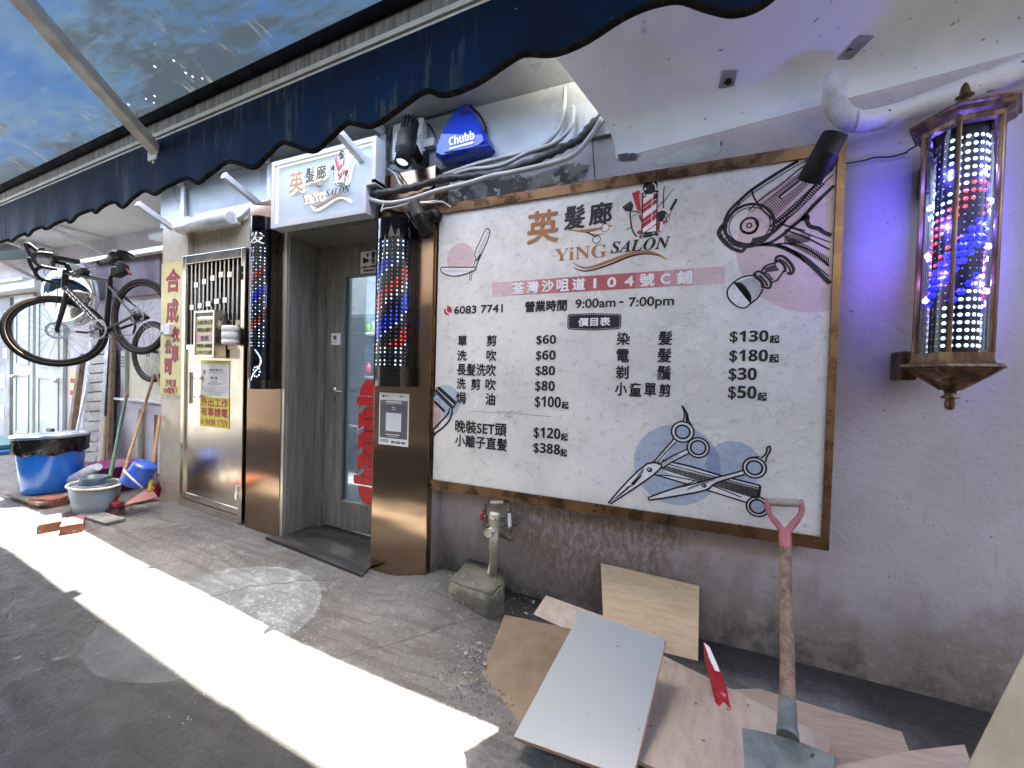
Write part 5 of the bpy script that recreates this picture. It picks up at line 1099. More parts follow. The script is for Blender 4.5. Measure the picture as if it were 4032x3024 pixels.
mb.tube(P, .0395, 20); mb.lathe([(.0405, -.006), (.043, -.006), (.043, .006), (.0405, .006)], seg=20, mat=Matrix.Translation(at(3368, 475, 2.002)) @ Vector((1, 0, .05)).to_track_quat('Z', 'Y').to_matrix().to_4x4())
tag(mb.build('wall_pipe', old_white), 'fat flaking white pipe bending out of the ceiling panel above the lantern', 'pipe')
# bare plaster patches along the wall head
pl = M('bare_plaster', (.24, .235, .215), (.09, .088, .08), 7, .9, bump=.9, lo=.46, hi=.54, speck=(.42, .40, .37), sp=(.60, .64), sps=22); pl2 = M('pale_filler', (.50, .52, .48), (.40, .42, .38), 10, .8, bump=.3, speck=(.12, .09, .06), sp=(.66, .7), sps=24)
def patch(px, m_, label, d):
    P = [at(u, v, YW-d) for u, v in px]; out = []
    for i in range(len(P)):
        a, b = P[i], P[(i+1) % len(P)]; k = max(1, int((b-a).length/.02))
        for q in range(k): out.append(a+(b-a)*q/k+Vector((random.uniform(-.006, .006), 0, random.uniform(-.006, .006))))
    bm = bmesh.new(); f = bm.faces.new([bm.verts.new(p) for p in out]); bmesh.ops.triangulate(bm, faces=[f]); mb = MB(); mb.frombm(bm)
    tag(mb.build('plaster_patch', m_), label, 'plaster patch')
patch([(1715, 812), (1720, 770), (1850, 730), (2000, 690), (2090, 690), (2180, 670), (2250, 640), (2320, 650), (2300, 700), (2240, 725), (2200, 715), (2150, 745), (2080, 760), (2050, 785), (1900, 800)], pl, 'bare grey plaster strip where paint has peeled above the board', .003)
patch([(2560, 640), (2640, 610), (2700, 580), (2840, 548), (2835, 600), (2760, 625), (2650, 650)], pl2, 'pale filler patch with old screw holes over the board', .003)
patch([(2432, 610), (2470, 600), (2520, 605), (2500, 632), (2435, 632)], pl, 'small bare grey plaster spot under the white panel corner', .006)
# ------------------------------------------------------------------ drain pipes under the board and the concrete plinth
def drain():
    pvc = M('old_pvc', (.58, .56, .45), (.46, .43, .32), 9, .45, speck=(.25, .2, .14), sp=(.69, .73), sps=24); cop = M('grubby_copper', (.10, .075, .05), (.2, .17, .12), 30, .55, .3)
    Y = 2.0; A = lambda u, v, y=Y: at(u, v, y)
    b, tpt = A(1950, 2320), A(1938, 2025)
    x = (b.x+tpt.x)/2
    t = thing('drain_pipe', 'cream plastic drain pipe standing on the concrete plinth under the board', 'drain pipe', (x, Y, .12))
    zb, zj, zk, zt = A(1950, 2320).z, A(1946, 2165).z, A(1942, 2110).z, A(1938, 2018).z
    mb = MB(); mb.lathe([(0, zb-.1), (.0215, zb-.1), (.0215, zj), (.0265, zj), (.0265, zk+.01), (.0255, zk+.012), (.0255, zk+.045), (.027, zk+.047), (.027, zt-.035), (.030, zt-.033), (.030, zt-.02), (.028, zt-.018), (.030, zt-.012), (.030, zt), (.026, zt+.006), (0, zt+.007)], (x, Y, 0), 22); mb.build('stack', pvc, t)
    c = A(1931, 2092, Y-.03); mb = MB(); mb.tube([(x, Y, c.z), (x-.012, Y-.055, c.z)], .021, 16); mb.lathe([(.010, 0), (.021, 0), (.0225, -.004), (.0225, .004)], seg=16, mat=Matrix.Translation((x-.012, Y-.056, c.z)) @ Matrix.Rotation(R(90), 4, 'X')); mb.build('side_inlet', pvc, t)
    mb = MB(); mb.tube([(x, Y, c.z+.03), (x+.05, YW-.03, c.z+.03), (x+.06, YW+.01, c.z+.03)], [.024, .03, .045], 14); mb.build('wall_branch', M('mortar_lump', (.16, .15, .13), (.3, .29, .27), 22, .9, bump=.8), t)
    w = thing('water_pipe', 'small looped water pipe with brass elbows and a red tap under the board', 'water pipe', (x, Y, .5))
    p = [A(1910, 2065), A(1908, 2000), A(1908, 1982), A(1925, 1977), A(1990, 1976), A(2003, 1985), A(2005, 2010), A(2008, 2080), A(2008, 2118), A(1975, 2108, 2.05), A(1965, 2105, 2.11)]
    mb = MB(); mb.tube([p[4], p[3]], .0095, 10); mb.tube([p[6], p[7]], .0095, 10); mb.build('white_tube', white_paint, w)
    mb = MB(); mb.tube([p[0], p[1], p[2]], .011, 12); mb.tube(smooth_path([p[1], p[2], p[3]], 4), .0125, 12); mb.tube([A(1911, 2040), A(1912, 2068), A(1930, 2072)], .014, 12)
    for q in (p[0], p[1], p[3], A(1910, 2035)): mb.ball(q, .0155, seg=10)
    mb.build('brass_fittings', cop, w); mb = MB(); mb.tube(smooth_path([p[4], p[5], p[6]], 4), .0125, 12); mb.tube([p[7], p[8]], .0115, 12); mb.tube([p[8], p[9], p[10]], .012, 12)
    for q in (p[4], p[6], p[7], p[8], A(1990, 1976)): mb.ball(q, .0155, seg=10)
    mb.build('brass_fittings', cop, w)
    k = A(1896, 2032, Y-.015); mb = MB(); mb.tube([k+Vector((.02, .01, 0)), k], .006, 8)
    for a in range(5): mb.ball(k+Vector((0, math.cos(a*1.2566)*.010, math.sin(a*1.2566)*.016)), .0085, seg=8)
    mb.bar(k+Vector((-.003, 0, -.03)), k+Vector((-.003, 0, .03)), .008, .014); mb.build('tap_handle', M('tap_red', (.30, .012, .03), None, rough=.4), w)
    mb = MB(); mb.tube(smooth_path([A(1935, 2190, 2.04), A(1930, 2230, 2.03), A(1918, 2275, 2.0), A(1905, 2315, 1.98)], 6), .0085, 10); tag(mb.build('condensate_hose', lav_alc), 'thin pale lavender hose beside the cream drain pipe', 'hose')
drain()
def plinth():
    m, nt, b = mk('plinth_concrete'); v = coords(nt); n = noise(nt, v, 9, 7, .7)
    c = mixc(nt, ramp(nt, n, .35, .65), (.15, .145, .11), (.085, .08, .068)); c = mixc(nt, math_(nt, 'MULTIPLY', ramp(nt, noise(nt, v, 3, 4, .6), .5, .62), .7), c, (.16, .15, .075))
    d = math_(nt, 'MULTIPLY', ramp(nt, noise(nt, coords(nt, (20, 20, 2.4)), 2, 4, .6), .64, .70), 1.); c = mixc(nt, d, c, (.44, .38, .25))
    nt.links.new(c, b.inputs['Base Color']); b.inputs['Roughness'].default_value = .85; bumpn(nt, b, math_(nt, 'ADD', n, noise(nt, v, 45, 4, .6)), .7, .02)
    g0 = at(1760, 2330, 1.86); bm = bmesh.new(); 
    top = [at(1762, 2330, 1.83), at(1932, 2352, 1.82), at(1985, 2318, 1.93), at(1975, 2275, YW), at(1842, 2250, YW)]
    zt = .135
    top = [Vector((p.x, p.y, zt+.006*(-1)**i)) for i, p in enumerate(top)]
    vs = [bm.verts.new(p) for p in top]; f = bm.faces.new(vs); r = bmesh.ops.extrude_face_region(bm, geom=[f]); ex = [q for q in r['geom'] if isinstance(q, bmesh.types.BMVert)]
    for q in ex: q.co.z = -.05
    cc = sum((q.co for q in ex), Vector())/len(ex)
    for q in ex: q.co.x += (q.co.x-cc.x)*.12; q.co.y = min(YW, q.co.y+(q.co.y-cc.y)*.1)
    bmesh.ops.recalc_face_normals(bm, faces=bm.faces[:]); bmesh.ops.bevel(bm, geom=bm.edges[:], offset=.012, segments=2, affect='EDGES'); bmesh.ops.triangulate(bm, faces=bm.faces[:]); bmesh.ops.subdivide_edges(bm, edges=bm.edges[:], cuts=3, use_grid_fill=True)
    for q in bm.verts:
        q.co += Vector((math.sin(q.co.y*60+q.co.z*31), math.sin(q.co.x*57), math.sin(q.co.x*43+q.co.y*39)))*.003
    mb = MB(); mb.frombm(bm, smooth=True); tag(mb.build('concrete_plinth', m), 'rough stained concrete plinth at the foot of the cream drain pipe', 'plinth')
plinth()
# ------------------------------------------------------------------ loose boards against the wall
def board(label, px, ys, t, mats, name='plywood_board', push=(0, .5, -1)):
    """px: picture bearings of the face corners, ys: their distance from the camera plane, t: thickness; push: direction of the back"""
    P = [at(u, v, y) for (u, v), y in zip(px, ys)]
    n = (P[1]-P[0]).cross(P[2]-P[0]).normalized()
    if n.dot(Vector(push)) < 0: n = -n
    # flatten the quad
    c = sum(P, Vector())/len(P); P = [p-n*(p-c).dot(n) for p in P]
    bm = bmesh.new(); a = [bm.verts.new(p) for p in P]; f = bm.faces.new(a); r = bmesh.ops.extrude_face_region(bm, geom=[f])
    ex = [q for q in r['geom'] if isinstance(q, bmesh.types.BMVert)]
    for q in ex: q.co += n*t
    bmesh.ops.recalc_face_normals(bm, faces=bm.faces[:]); bmesh.ops.bevel(bm, geom=bm.edges[:], offset=.0012, segments=1, affect='EDGES')
    mb = MB(); bm.verts.index_update()
    fs = [[q.index for q in g.verts] for g in bm.faces]; mi = [0 if abs(g.normal.dot(n)) > .9 else 1 for g in bm.faces]; vs = [tuple(q.co) for q in bm.verts]; bm.free()
    mb.add(vs, fs); mb.m = mi; return tag(mb.build(name, mats), label, 'board', None)
# distances grow towards the wall (2.12); the lower edges stand on the ground nearer the camera
def ground_y(u, v, z=0): return onz(u, v, z).y
board('yellowish plywood offcut standing upright against the wall behind the grey board', [(2363, 2215), (2755, 2306), (2750, 2615), (2385, 2560)], [2.085, 2.085, 1.93, 1.96], .012, [wood_lt, edge_wood])
board('pinkish plywood sheet leaning at the wall behind the brown board', [(2147, 2338), (2600, 2500), (2400, 2800), (1990, 2610)], [2.05, 1.93, 1.66, 1.80], .010, [wood_pk, edge_wood])
g1, g2 = ground_y(1812, 2808), ground_y(2060, 2890)
board('brown hardboard sheet with frayed edges leaning left of the grey board', [(1990, 2430), (2270, 2490), (2120, 2900), (1812, 2808)], [1.80, 1.76, g2+.02, g1], .010, [wood_brn, edge_wood], 'hardboard_sheet')
m_gb = M('grey_laminate', (.245, .268, .272), (.238, .26, .264), 2, .3, rv=0, speck=(.08, .08, .08), sp=(.73, .75), sps=50, coat=.2)
hb = [o for o in col.objects if o.name.startswith('hardboard_sheet')][0]
for (u, v, y) in ((1972, 2478, 1.775), (1850, 2718, 1.40)):
    mb = MB(); p = at(u, v, y); mb.slab([p+Vector((-.012, 0, -.02)), p+Vector((.006, 0, -.016)), p+Vector((.014, 0, .018)), p+Vector((.002, 0, .022))], (0, -1, .6), .002); mb.build('blue_tape', M('blue_tape', (.015, .03, .25), None), hb)
board('smooth light grey laminated board lying on top of the plywood offcuts', [(2287, 2397), (2620, 2512), (2490, 3060), (2028, 2922)], [1.72, 1.62, 1.16, 1.205], .016, [m_gb, edge_wood], 'laminated_board')
board('big pinkish plywood sheet under the spade, sloping down from the wall', [(2600, 2560), (3262, 2880), (3205, 3250), (2500, 3060)], [1.86, 1.46, 1.12, 1.24], .012, [wood_pk, edge_wood])
board('peach plywood sheet lying right behind the spade blade', [(2850, 2650), (3545, 2855), (3600, 3000), (3250, 3110), (2850, 3000)], [1.93, 1.72, 1.50, 1.30, 1.42], .012, [wood_pk2, edge_wood])
board('pale plywood sheet lying flat in the bottom right corner', [(3280, 3030), (3590, 2965), (3800, 2940), (3900, 3200), (3200, 3250)], [1.25, 1.38, 1.45, 1.15, 1.05], .012, [wood_pk2, edge_wood])
board('tall pale plywood sheet leaning in from the right edge of the view', [(4280, 2050), (4700, 2100), (4700, 3300), (3690, 3330)], [.95, .9, .72, .80], .012, [M('birch_plywood', (.52, .43, .28), (.43, .35, .22), 4, .55, bump=.06, st=(5, 5, 1.2), lo=.35, hi=.7), edge_wood])
board('dark maroon board edge lying along the foot of the wall at the right', [(3012, 2622), (3560, 2800), (3720, 2880), (3012, 2712)], [2.105, 2.09, 1.98, 2.0], .012, [M('dark_maroon', (.035, .015, .013), (.05, .03, .025), 6, .7, bump=.2), edge_wood], 'dark_board')
def splinter():
    sp_w = M('red_gloss_paint', (.40, .015, .03), (.28, .02, .02), 9, .3, speck=(.5, .3, .25), sp=(.66, .7), sps=26)
    t = thing('painted_splinter', 'splintered strip of red and white painted wood standing on the plywood', 'wood splinter', at(2860, 2820, 1.5))
    P = [(2770, 2535), (2800, 2570), (2845, 2665), (2862, 2720), (2882, 2820), (2838, 2822), (2815, 2760), (2800, 2700), (2775, 2600)]
    Y = [1.80, 1.78, 1.70, 1.64, 1.52, 1.52, 1.58, 1.64, 1.74]
    mb = MB(); mb.slab([at(u, v, y-.01) for (u, v), y in zip(P, Y)], (0, 1, .5), .008); mb.build('strip', sp_w, t)
    mb = MB(); P2 = [(2772, 2532), (2793, 2548), (2825, 2620), (2834, 2645), (2815, 2640), (2800, 2610)]; mb.slab([at(u, v, 1.785-.0009*(v-2532)-.012) for u, v in P2], (0, 1, .5), .002); mb.build('white_paint_chip', white_paint, t)
splinter()
def spade():
    t = thing('spade', 'old spade with a red D grip leaning against the price board', 'spade', at(3100, 3050, 1.2))
    sh = M('spade_shaft_wood', (.27, .18, .11), (.15, .095, .06), 9, .75, bump=.35, st=(5, 5, .8), lo=.36, hi=.64, speck=(.38, .12, .06), sp=(.70, .74), sps=12)
    redp = M('worn_red_paint', (.42, .11, .12), (.30, .09, .09), 12, .5, bump=.2, speck=(.2, .17, .15), sp=(.64, .7), sps=22); steel_o = M('cement_crusted_steel', (.20, .22, .20), (.10, .115, .105), 8, .8, .1, bump=.6, speck=(.03, .03, .035), sp=(.68, .71), sps=18)
    Y = lambda v: 1.93-(v-1960)*.00068
    A = lambda u, v, d=0: at(u, v, Y(v)+d)
    s0, s1, s2 = A(3092, 2140), A(3096, 2400), A(3100, 2770)
    mb = MB(); P = smooth_path([s0, A(3093, 2250), s1, A(3100, 2600), s2], 6); mb.tube(P, [.0185+.0022*i/len(P) for i in range(len(P))], 16); mb.build('shaft', sh, t)
    mb = MB(); mb.tube(smooth_path([A(3092, 2160), A(3091, 2110), A(3091, 2085)], 3), [.020, .0205, .021, .021, .0205, .02, .019], 14)
    L = [A(3085, 2095), A(3060, 2062), A(3032, 2025), A(3022, 1990), A(3024, 1965)]; Rr = [A(3100, 2095), A(3122, 2065), A(3150, 2030), A(3158, 1998), A(3152, 1970)]
    for Q in (L, Rr): mb.tube(smooth_path(Q, 6), [.0125]*10+[.0105]*15, 10, squash=None)
    mb.build('grip_frame', redp, t)
    mb = MB(); a, b = A(3022, 1976), A(3156, 1982); mb.tube([a, a+(b-a)*.1, a+(b-a)*.5, a+(b-a)*.9, b], [.012, .0155, .0165, .0155, .012], 14); mb.build('grip_bar', M('grip_wood', (.22, .18, .13), (.34, .29, .23), 12, .7, bump=.2), t)
    mb = MB(); q = A(3101, 2745); P = [A(3100, 2762), A(3100, 2800), A(3100, 2860), A(3102, 2905)]; mb.tube(smooth_path(P, 4), [.0225]*4+[.024]*5+[.027]*4, 16)
    mb.build('socket', steel_o, t)
    # blade: dished sheet, shoulders at the top
    vs = []; rows = 12; cols_ = 12
    def edge(r):                                                                 # left / right bearings for a row
        f = r/rows; vL = 2872+f*560; vR = 2985+f*440; return (2922+f*35, vL), (3290-f*50, vR)
    for r in range(rows+1):
        (ul, vl), (ur, vr) = edge(r)
        for c_ in range(cols_+1):
            s = c_/cols_; u = ul+(ur-ul)*s; v = vl+(vr-vl)*s
            if r == 0: v -= 14*math.sin(math.pi*s)
            ymid = Y(2905)-.03-(r/rows)*.30
            vs.append(at(u, v, ymid-.004+.030*math.sin(math.pi*s)**1.5*(1-.35*r/rows)-.02*abs(s-.5)))
    n = cols_+1; fs = [(r*n+c_, r*n+c_+1, (r+1)*n+c_+1, (r+1)*n+c_) for r in range(rows) for c_ in range(cols_)]
    mb = MB(); mb.add(vs, fs, 0, True); mb.add([p+Vector((0, .003, .0025)) for p in vs], [f[::-1] for f in fs], 0, True); mb.build('blade', steel_o, t)
spade()
def flakes():
    m_ = M('paint_flake', (.28, .27, .265), (.17, .16, .16), 40, .8); mb = MB(); rs = random.Random(5)
    spots = [(1770, 2290, .05), (1730, 2300, .06), (2010, 2400, .07), (2030, 2395, .05), (1945, 2475, .05), (1850, 2590, .03), (1860, 2620, .06), (1840, 2650, .05), (1835, 2700, .05), (1880, 2560, .03), (2045, 2375, .05)]
    for u, v, s in spots:
        g = onz(u, v, .012)
        for k in range(rs.randint(4, 9)):
            a = rs.uniform(0, 6.28); c_ = g+Vector((rs.gauss(0, .07), rs.gauss(0, .05), 0)); r = rs.uniform(.002, .008)*(1.9 if k == 0 else 1)
            if c_.y > YW-.02: c_.y = YW-.02
            h = gz(c_.x)+.012+rs.uniform(0, .008)
            d = math.hypot((c_.x+1.18)/.40, (c_.y-1.93)/.42)
            if d < 1: h += .07*(1-d*d)**1.5
            q = [Vector((c_.x+r*rs.uniform(.5, 1.2)*math.cos(a+i*1.256), c_.y+r*rs.uniform(.5, 1.2)*math.sin(a+i*1.256), h+rs.uniform(-.002, .004))) for i in range(5)]
            mb.add(q, [(0, 1, 2, 3, 4)])
    o = mb.build('paint_flakes', m_); tag(o, 'scatter of peeled paint flakes and grit on the ground around the plinth', 'paint flakes', kind='stuff')
    mb = MB(); dm = M('dark_grit', (.035, .032, .03), (.09, .085, .08), 20, .9)
    for k in range(900):
        u = rs.gauss(1880, 90); v = rs.gauss(2620, 110); g = onz(u, v, .0)
        if rs.random() < .25: g = onz(rs.gauss(2030, 50), rs.gauss(2400, 30), 0)
        if g.y > 2.08 or g.y < .9: continue
        r = rs.uniform(.0015, .005); d = math.hypot((g.x+1.18)/.40, (g.y-1.93)/.42); h = gz(g.x)+.006+(.07*(1-d*d)**1.5 if d < 1 else 0)
        a = rs.uniform(0, 6); mb.add([Vector((g.x+r*math.cos(a+i*2.09), g.y+r*math.sin(a+i*2.09), h)) for i in range(3)]+[Vector((g.x, g.y, h+r))], [(0, 1, 3), (1, 2, 3), (2, 0, 3)])
    tag(mb.build('grit', dm), 'dark grit swept along the edge of the hardboard sheet', 'grit', kind='stuff')
flakes()
# ------------------------------------------------------------------ steel gate, letter box, notices
def gate():
    Y = YG; TL, TR, BL, BR = at(743, 1019, Y), at(984, 969, Y), at(722, 1980, Y), at(964, 2075, Y)
    x0, x1 = BL.x, BR.x; z0l, z0r = gz(x0)+.01, gz(x1)+.01; zt = (TL.z+TR.z)/2
    t = thing('steel_gate', 'stainless steel gate with barred top between the tiled pier and the bronze pillar', 'gate', (x0, Y, z0l))
    e = .045
    mb = MB(); mb.bbox((x0, Y-.03, z0l), (x0+e, Y+.03, zt), 0, None, .004); mb.bbox((x1-e, Y-.03, z0r), (x1, Y+.03, zt), 0, None, .004); mb.bbox((x0+e+.001, Y-.029, zt-.07), (x1-e-.001, Y+.029, zt), 0, None, .004)
    mb.slab([(x0+e+.001, Y-.029, z0l-.02), (x1-e-.001, Y-.029, z0r-.02), (x1-e-.001, Y-.029, z0r+.05), (x0+e+.001, Y-.029, z0l+.05)], (0, 1, 0), .05); mb.build('frame', steel, t)
    zm = at(850, 1378, Y).z; lx0, lx1 = x0+e+.004, x1-e-.004
    mb = MB(); mb.slab([(lx0, Y-.015, z0l+.055), (lx1, Y-.015, z0r+.055), (lx1, Y-.015, zm), (lx0, Y-.015, zm)], (0, 1, 0), .02); mb.build('lower_panel', steel, t)
    mb = MB(); mb.bbox((lx0, Y-.024, zm), (lx1, Y+.02, zm+.04), 0, None, .003); mb.build('rail', steel, t); mb = MB(); mb.slab([(lx0, Y-.022, z0l+.056), (lx1, Y-.022, z0r+.056), (lx1, Y-.022, z0r+.10), (lx0, Y-.022, z0l+.10)], (0, 1, 0), .006); mb.build('rail', steel, t)
    mb = MB(); N = 13
    for i in range(N):
        x = lx0+(lx1-lx0)*(i+.5)/N; mb.tube([(x, Y, zm+.041), (x, Y, zt-.071)], .0075, 10)
    mb.build('bars', steel_bar, t)
    mb = MB(); p = (lx1-lx0)/N
    for i, v, w in ((1, 1115, 1), (3, 1105, 1), (5, 1095, 1), (7, 1085, 1), (9, 1088, 1), (0, 1205, 1), (2, 1200, 1), (4, 1195, 1.2), (6, 1187, 1.2), (8, 1185, 1), (9, 1275, 1), (11, 1275, 1)):
        z = at(860, v, Y).z; x = lx0+p*(i+.5); mb.bbox((x, Y-.014, z-.022), (x+p*w, Y-.004, z+.022), 0, None, .002)
    mb.build('bar_links', steel_bar, t)
    mb = MB(); mb.box((lx0, Y+.10, zm-.1), (lx1, Y+.12, zt)); mb.build('dark_backing', black_mt, t)
    for v in (1077, 1940):
        z = at(975, v, Y).z; mb = MB(); mb.tube([(x1-e-.002, Y-.036, z-.05), (x1-e-.002, Y-.036, z-.003)], .013, 12); mb.tube([(x1-e-.002, Y-.036, z+.003), (x1-e-.002, Y-.036, z+.05)], .013, 12); mb.build('hinge', black_pl if v < 1500 else steel_bar, t)
    mb = MB(); za, zb = at(752, 1588, Y-.07).z, at(752, 1466, Y-.07).z; xh = at(752, 1530, Y-.07).x; mb.tube([(xh, Y-.07, za), (xh, Y-.07, zb)], .013, 12)
    for v in (1490, 1562): z = at(760, v, Y-.07).z; mb.tube([(xh, Y-.07, z), (xh+.05, Y-.068, z), (xh+.055, Y-.02, z)], .006, 8); mb.lathe([(0, 0), (.02, .002), (.02, .008)], seg=14, mat=Matrix.Translation((xh+.055, Y-.016, z)) @ Matrix.Rotation(R(90), 4, 'X'))
    mb.build('pull_handle', steel_bar, t)
gate()
def letter_box():
    Y = YG-.03; D = .085
    x0, x1 = at(762, 1300, Y-D).x, at(843, 1300, Y-D).x; z0, z1 = at(800, 1408, Y-D).z, at(800, 1222, Y-D).z
    t = thing('letter_box', 'stainless steel letter box with yellow and pink labels hung on the gate', 'letter box', ((x0+x1)/2, Y, z0))
    mb = MB(); e = .018
    mb.box((x0, Y-D+.01, z0), (x1, Y-.001, z1)); 
    for a, b in (((x0, z0), (x0+e, z1)), ((x1-e, z0), (x1, z1)), ((x0+e, z0), (x1-e, z0+e)), ((x0+e, z1-e), (x1-e, z1))): mb.bbox((a[0], Y-D, a[1]), (b[0], Y-D+.0098, b[1]), 0, None, .002)
    mb.build('case', steel, t)
    mb = MB(); mb.box((x0+e, Y-D+.006, z1-e-.025), (x1-e, Y-D+.0095, z1-e)); mb.build('slot', black_pl, t)
    W, H = x1-x0-2*e, z1-z0-2*e
    zz = lambda f: z0+e+H*f
    txt = MB()
    for a, b, m_, s in ((.0, .30, yellow, ('沙咀道104號閣樓', 'A/B/C/D座')), (.31, .50, M('pink_label', (.62, .40, .44), None), ('信箱',)), (.51, .86, yellow, ('合成衣車公司', '沙咀道104號地下'))):
        mb = MB(); mb.box((x0+e+.004, Y-D+.0065, zz(a)), (x1-e-.004, Y-D+.0094, zz(b))); mb.build('label', m_, t)
        n = len(s)
        for i, q in enumerate(s):
            h = (b-a)*H/n; zc = zz(b)-h*(i+.5); w = W*.86 if len(q) > 2 else W*.45
            wtext(txt, q, Vector(((x0+x1)/2-w/2, 0, zc-h*.3)), Vector(((x0+x1)/2+w/2, 0, zc+h*.3)), Y-D+.006, bold=.0008)
    txt.build('lettering', ink, t)
letter_box()
def notices():
    Y = YG-.0165
    def q(pts): return [at(u, v, Y) for u, v in pts]
    tl, tr, br, bl = q([(792, 1420), (905, 1418), (903, 1565), (790, 1558)])
    x0, x1 = (tl.x+bl.x)/2, (tr.x+br.x)/2; z1, z0 = (tl.z+tr.z)/2, (bl.z+br.z)/2
    t = thing('company_notice', 'white company notice with a yellow top taped on the gate', 'notice', (x0, Y, z0))
    mb = MB(); mb.box((x0, Y-.002, z0), (x1, Y, z1)); mb.build('sheet', paper, t)
    mb = MB(); mb.box((x0, Y-.0025, z1-.028), (x1, Y-.0021, z1)); mb.build('heading_strip', yellow2, t)
    W, H = x1-x0, z1-z0; tx = MB(); B = lambda s, a, b, c_, d, bo=.0003: wtext(tx, s, Vector((x0+W*a, 0, z0+H*c_)), Vector((x0+W*b, 0, z0+H*d)), Y-.0024, bold=bo)
    B('合成衣車公司', .30, .76, .70, .77); B('Hop Shing Sewing Machine Co.', .28, .9, .635, .67, 0); B('林 偉', .36, .60, .47, .55); B('LAW TAK', .36, .6, .39, .43, 0); B('荃灣沙咀道專營衣車', .27, .72, .33, .37, 0)
    B('荃灣沙咀道104號地下 Sha Tsui Road, Tsuen Wan', .05, .95, .17, .205, 0); B('Tel: 2493 5518   Fax: 2412 3232', .12, .85, .11, .14, 0); B('Mobile Tel: 9498 1759', .25, .7, .05, .08, 0)
    tx.add([(x0+W*.02, Y-.0024, z0+H*.245), (x1-W*.02, Y-.0024, z0+H*.245), (x1-W*.02, Y-.0024, z0+H*.25), (x0+W*.02, Y-.0024, z0+H*.25)], [(0, 1, 2, 3)]); tx.build('lettering', ink, t)
    lg = MB(); 
    for a, b, c_, d in ((.07, .19, .70, .715), (.07, .19, .64, .655), (.09, .105, .62, .73), (.15, .165, .62, .73), (.10, .16, .59, .60), (.12, .135, .59, .7), (.19, .26, .665, .672)): lg.add([(x0+W*a, Y-.0024, z0+H*c_), (x0+W*b, Y-.0024, z0+H*c_), (x0+W*b, Y-.0024, z0+H*d), (x0+W*a, Y-.0024, z0+H*d)], [(0, 1, 2, 3)])
    lg.build('emblem', red_ink, t)
    tl, tr, br, bl = q([(790, 1560), (903, 1566), (902, 1690), (787, 1676)]); x0, x1 = (tl.x+bl.x)/2, (tr.x+br.x)/2; z1, z0 = (tl.z+tr.z)/2-.001, (bl.z+br.z)/2
    t = thing('phone_notice', 'yellow notice with big red characters and a phone number on the gate', 'notice', (x0, Y, z0))
    mb = MB(); mb.box((x0, Y-.003, z0), (x1, Y, z1)); mb.build('sheet', yellow2, t); W, H = x1-x0, z1-z0; tx = MB()
    B2 = lambda s, a, b, c_, d, bo: wtext(tx, s, Vector((x0+W*a, 0, z0+H*c_)), Vector((x0+W*b, 0, z0+H*d)), Y-.0033, bold=bo)
    B2('外出工作', .05, .96, .68, .96, .0022); B2('有事請電', .05, .96, .36, .64, .0022); B2('✆', .05, .15, .07, .26, .001) ; B2(':𝟗𝟒𝟗𝟖 𝟏𝟕𝟓𝟗', .18, .95, .06, .27, .0006); tx.build('lettering', red_ink, t)
notices()
def misc_gate():
    Y = YG-.02
    p = at(919, 1322, Y-.05); t = MB()
    zs = [at(919, v, Y-.05).z for v in (1358, 1340, 1337, 1310, 1307, 1285)]; r = .072
    t.lathe([(0, zs[0]), (r*.9, zs[0]), (r, zs[0]+.01), (r, zs[1]-.005), (r*.93, zs[1]), (r*.93, zs[2]), (r, zs[2]+.006), (r, zs[3]-.005), (r*.94, zs[3]), (r*.94, zs[4]), (r, zs[4]+.006), (r, zs[5]-.01), (r*.9, zs[5]), (0, zs[5])], (p.x, Y-.07, 0), 20, sx=.95, sy=.7)
    tag(t.build('folded_towels', white_paint), 'white rolled bundle stuck between the bars of the steel gate', 'rolled towels')
    # yellow shop sign on the tiled pier
    Y = 1.984; tl, tr, br, bl = [at(u, v, Y) for u, v in ((642, 1041), (727, 1029), (715, 1560), (633, 1550))]
    x0, x1 = (tl.x+bl.x)/2-.004, (tr.x+br.x)/2; z1, z0 = (tl.z+tr.z)/2, (bl.z+br.z)/2; W, H = x1-x0, z1-z0
    t = thing('shop_sign', 'tall yellow sign with red brush characters on the tiled pier', 'sign', (x0, Y, z0))
    mb = MB(); mb.box((x0, Y-.006, z0), (x1, Y, z1)); mb.build('panel', yellow, t); tx = MB(); ol = MB()
    for s, u0, v0, u1, v1 in (('合', 655, 1150, 708, 1057), ('成', 655, 1270, 702, 1178), ('衣', 676, 1345, 706, 1288), ('公', 650, 1392, 674, 1340), ('車', 676, 1425, 703, 1360), ('司', 648, 1472, 674, 1415)):
        a, b = at(u0, v0, Y-.006), at(u1, v1, Y-.006); wtext(ol, s, a, b, Y-.0062, bold=.0085); wtext(tx, s, a, b, Y-.0066, bold=.0055, lift=.0012)
    for s, u0, v0, u1, v1 in (('沙咀道', 651, 1521, 694, 1494), ('104號地下', 645, 1549, 700, 1526)):
        a, b = at(u0, v0, Y-.006), at(u1, v1, Y-.006); wtext(tx, s, a, b, Y-.0066, bold=.002)
    tx.build('lettering', crimson, t); ol.build('lettering_outline', ink, t)
    a, b = at(634, 1318, Y-.03), at(669, 1276, Y-.03); mb = MB(); mb.bbox((a.x, Y-.035, a.z), (b.x, Y-.0065, b.z), 0, None, .004); bb = tag(mb.build('door_bell', white_paint), 'small white bell box on the left edge of the yellow sign', 'door bell')
    mb = MB()
    for i in range(6): mb.box((a.x+.006+.007*i, Y-.0362, a.z+.006), (a.x+.0095+.007*i, Y-.0352, a.z+.02))
    mb.build('bar_code', black_pl, bb)
misc_gate()
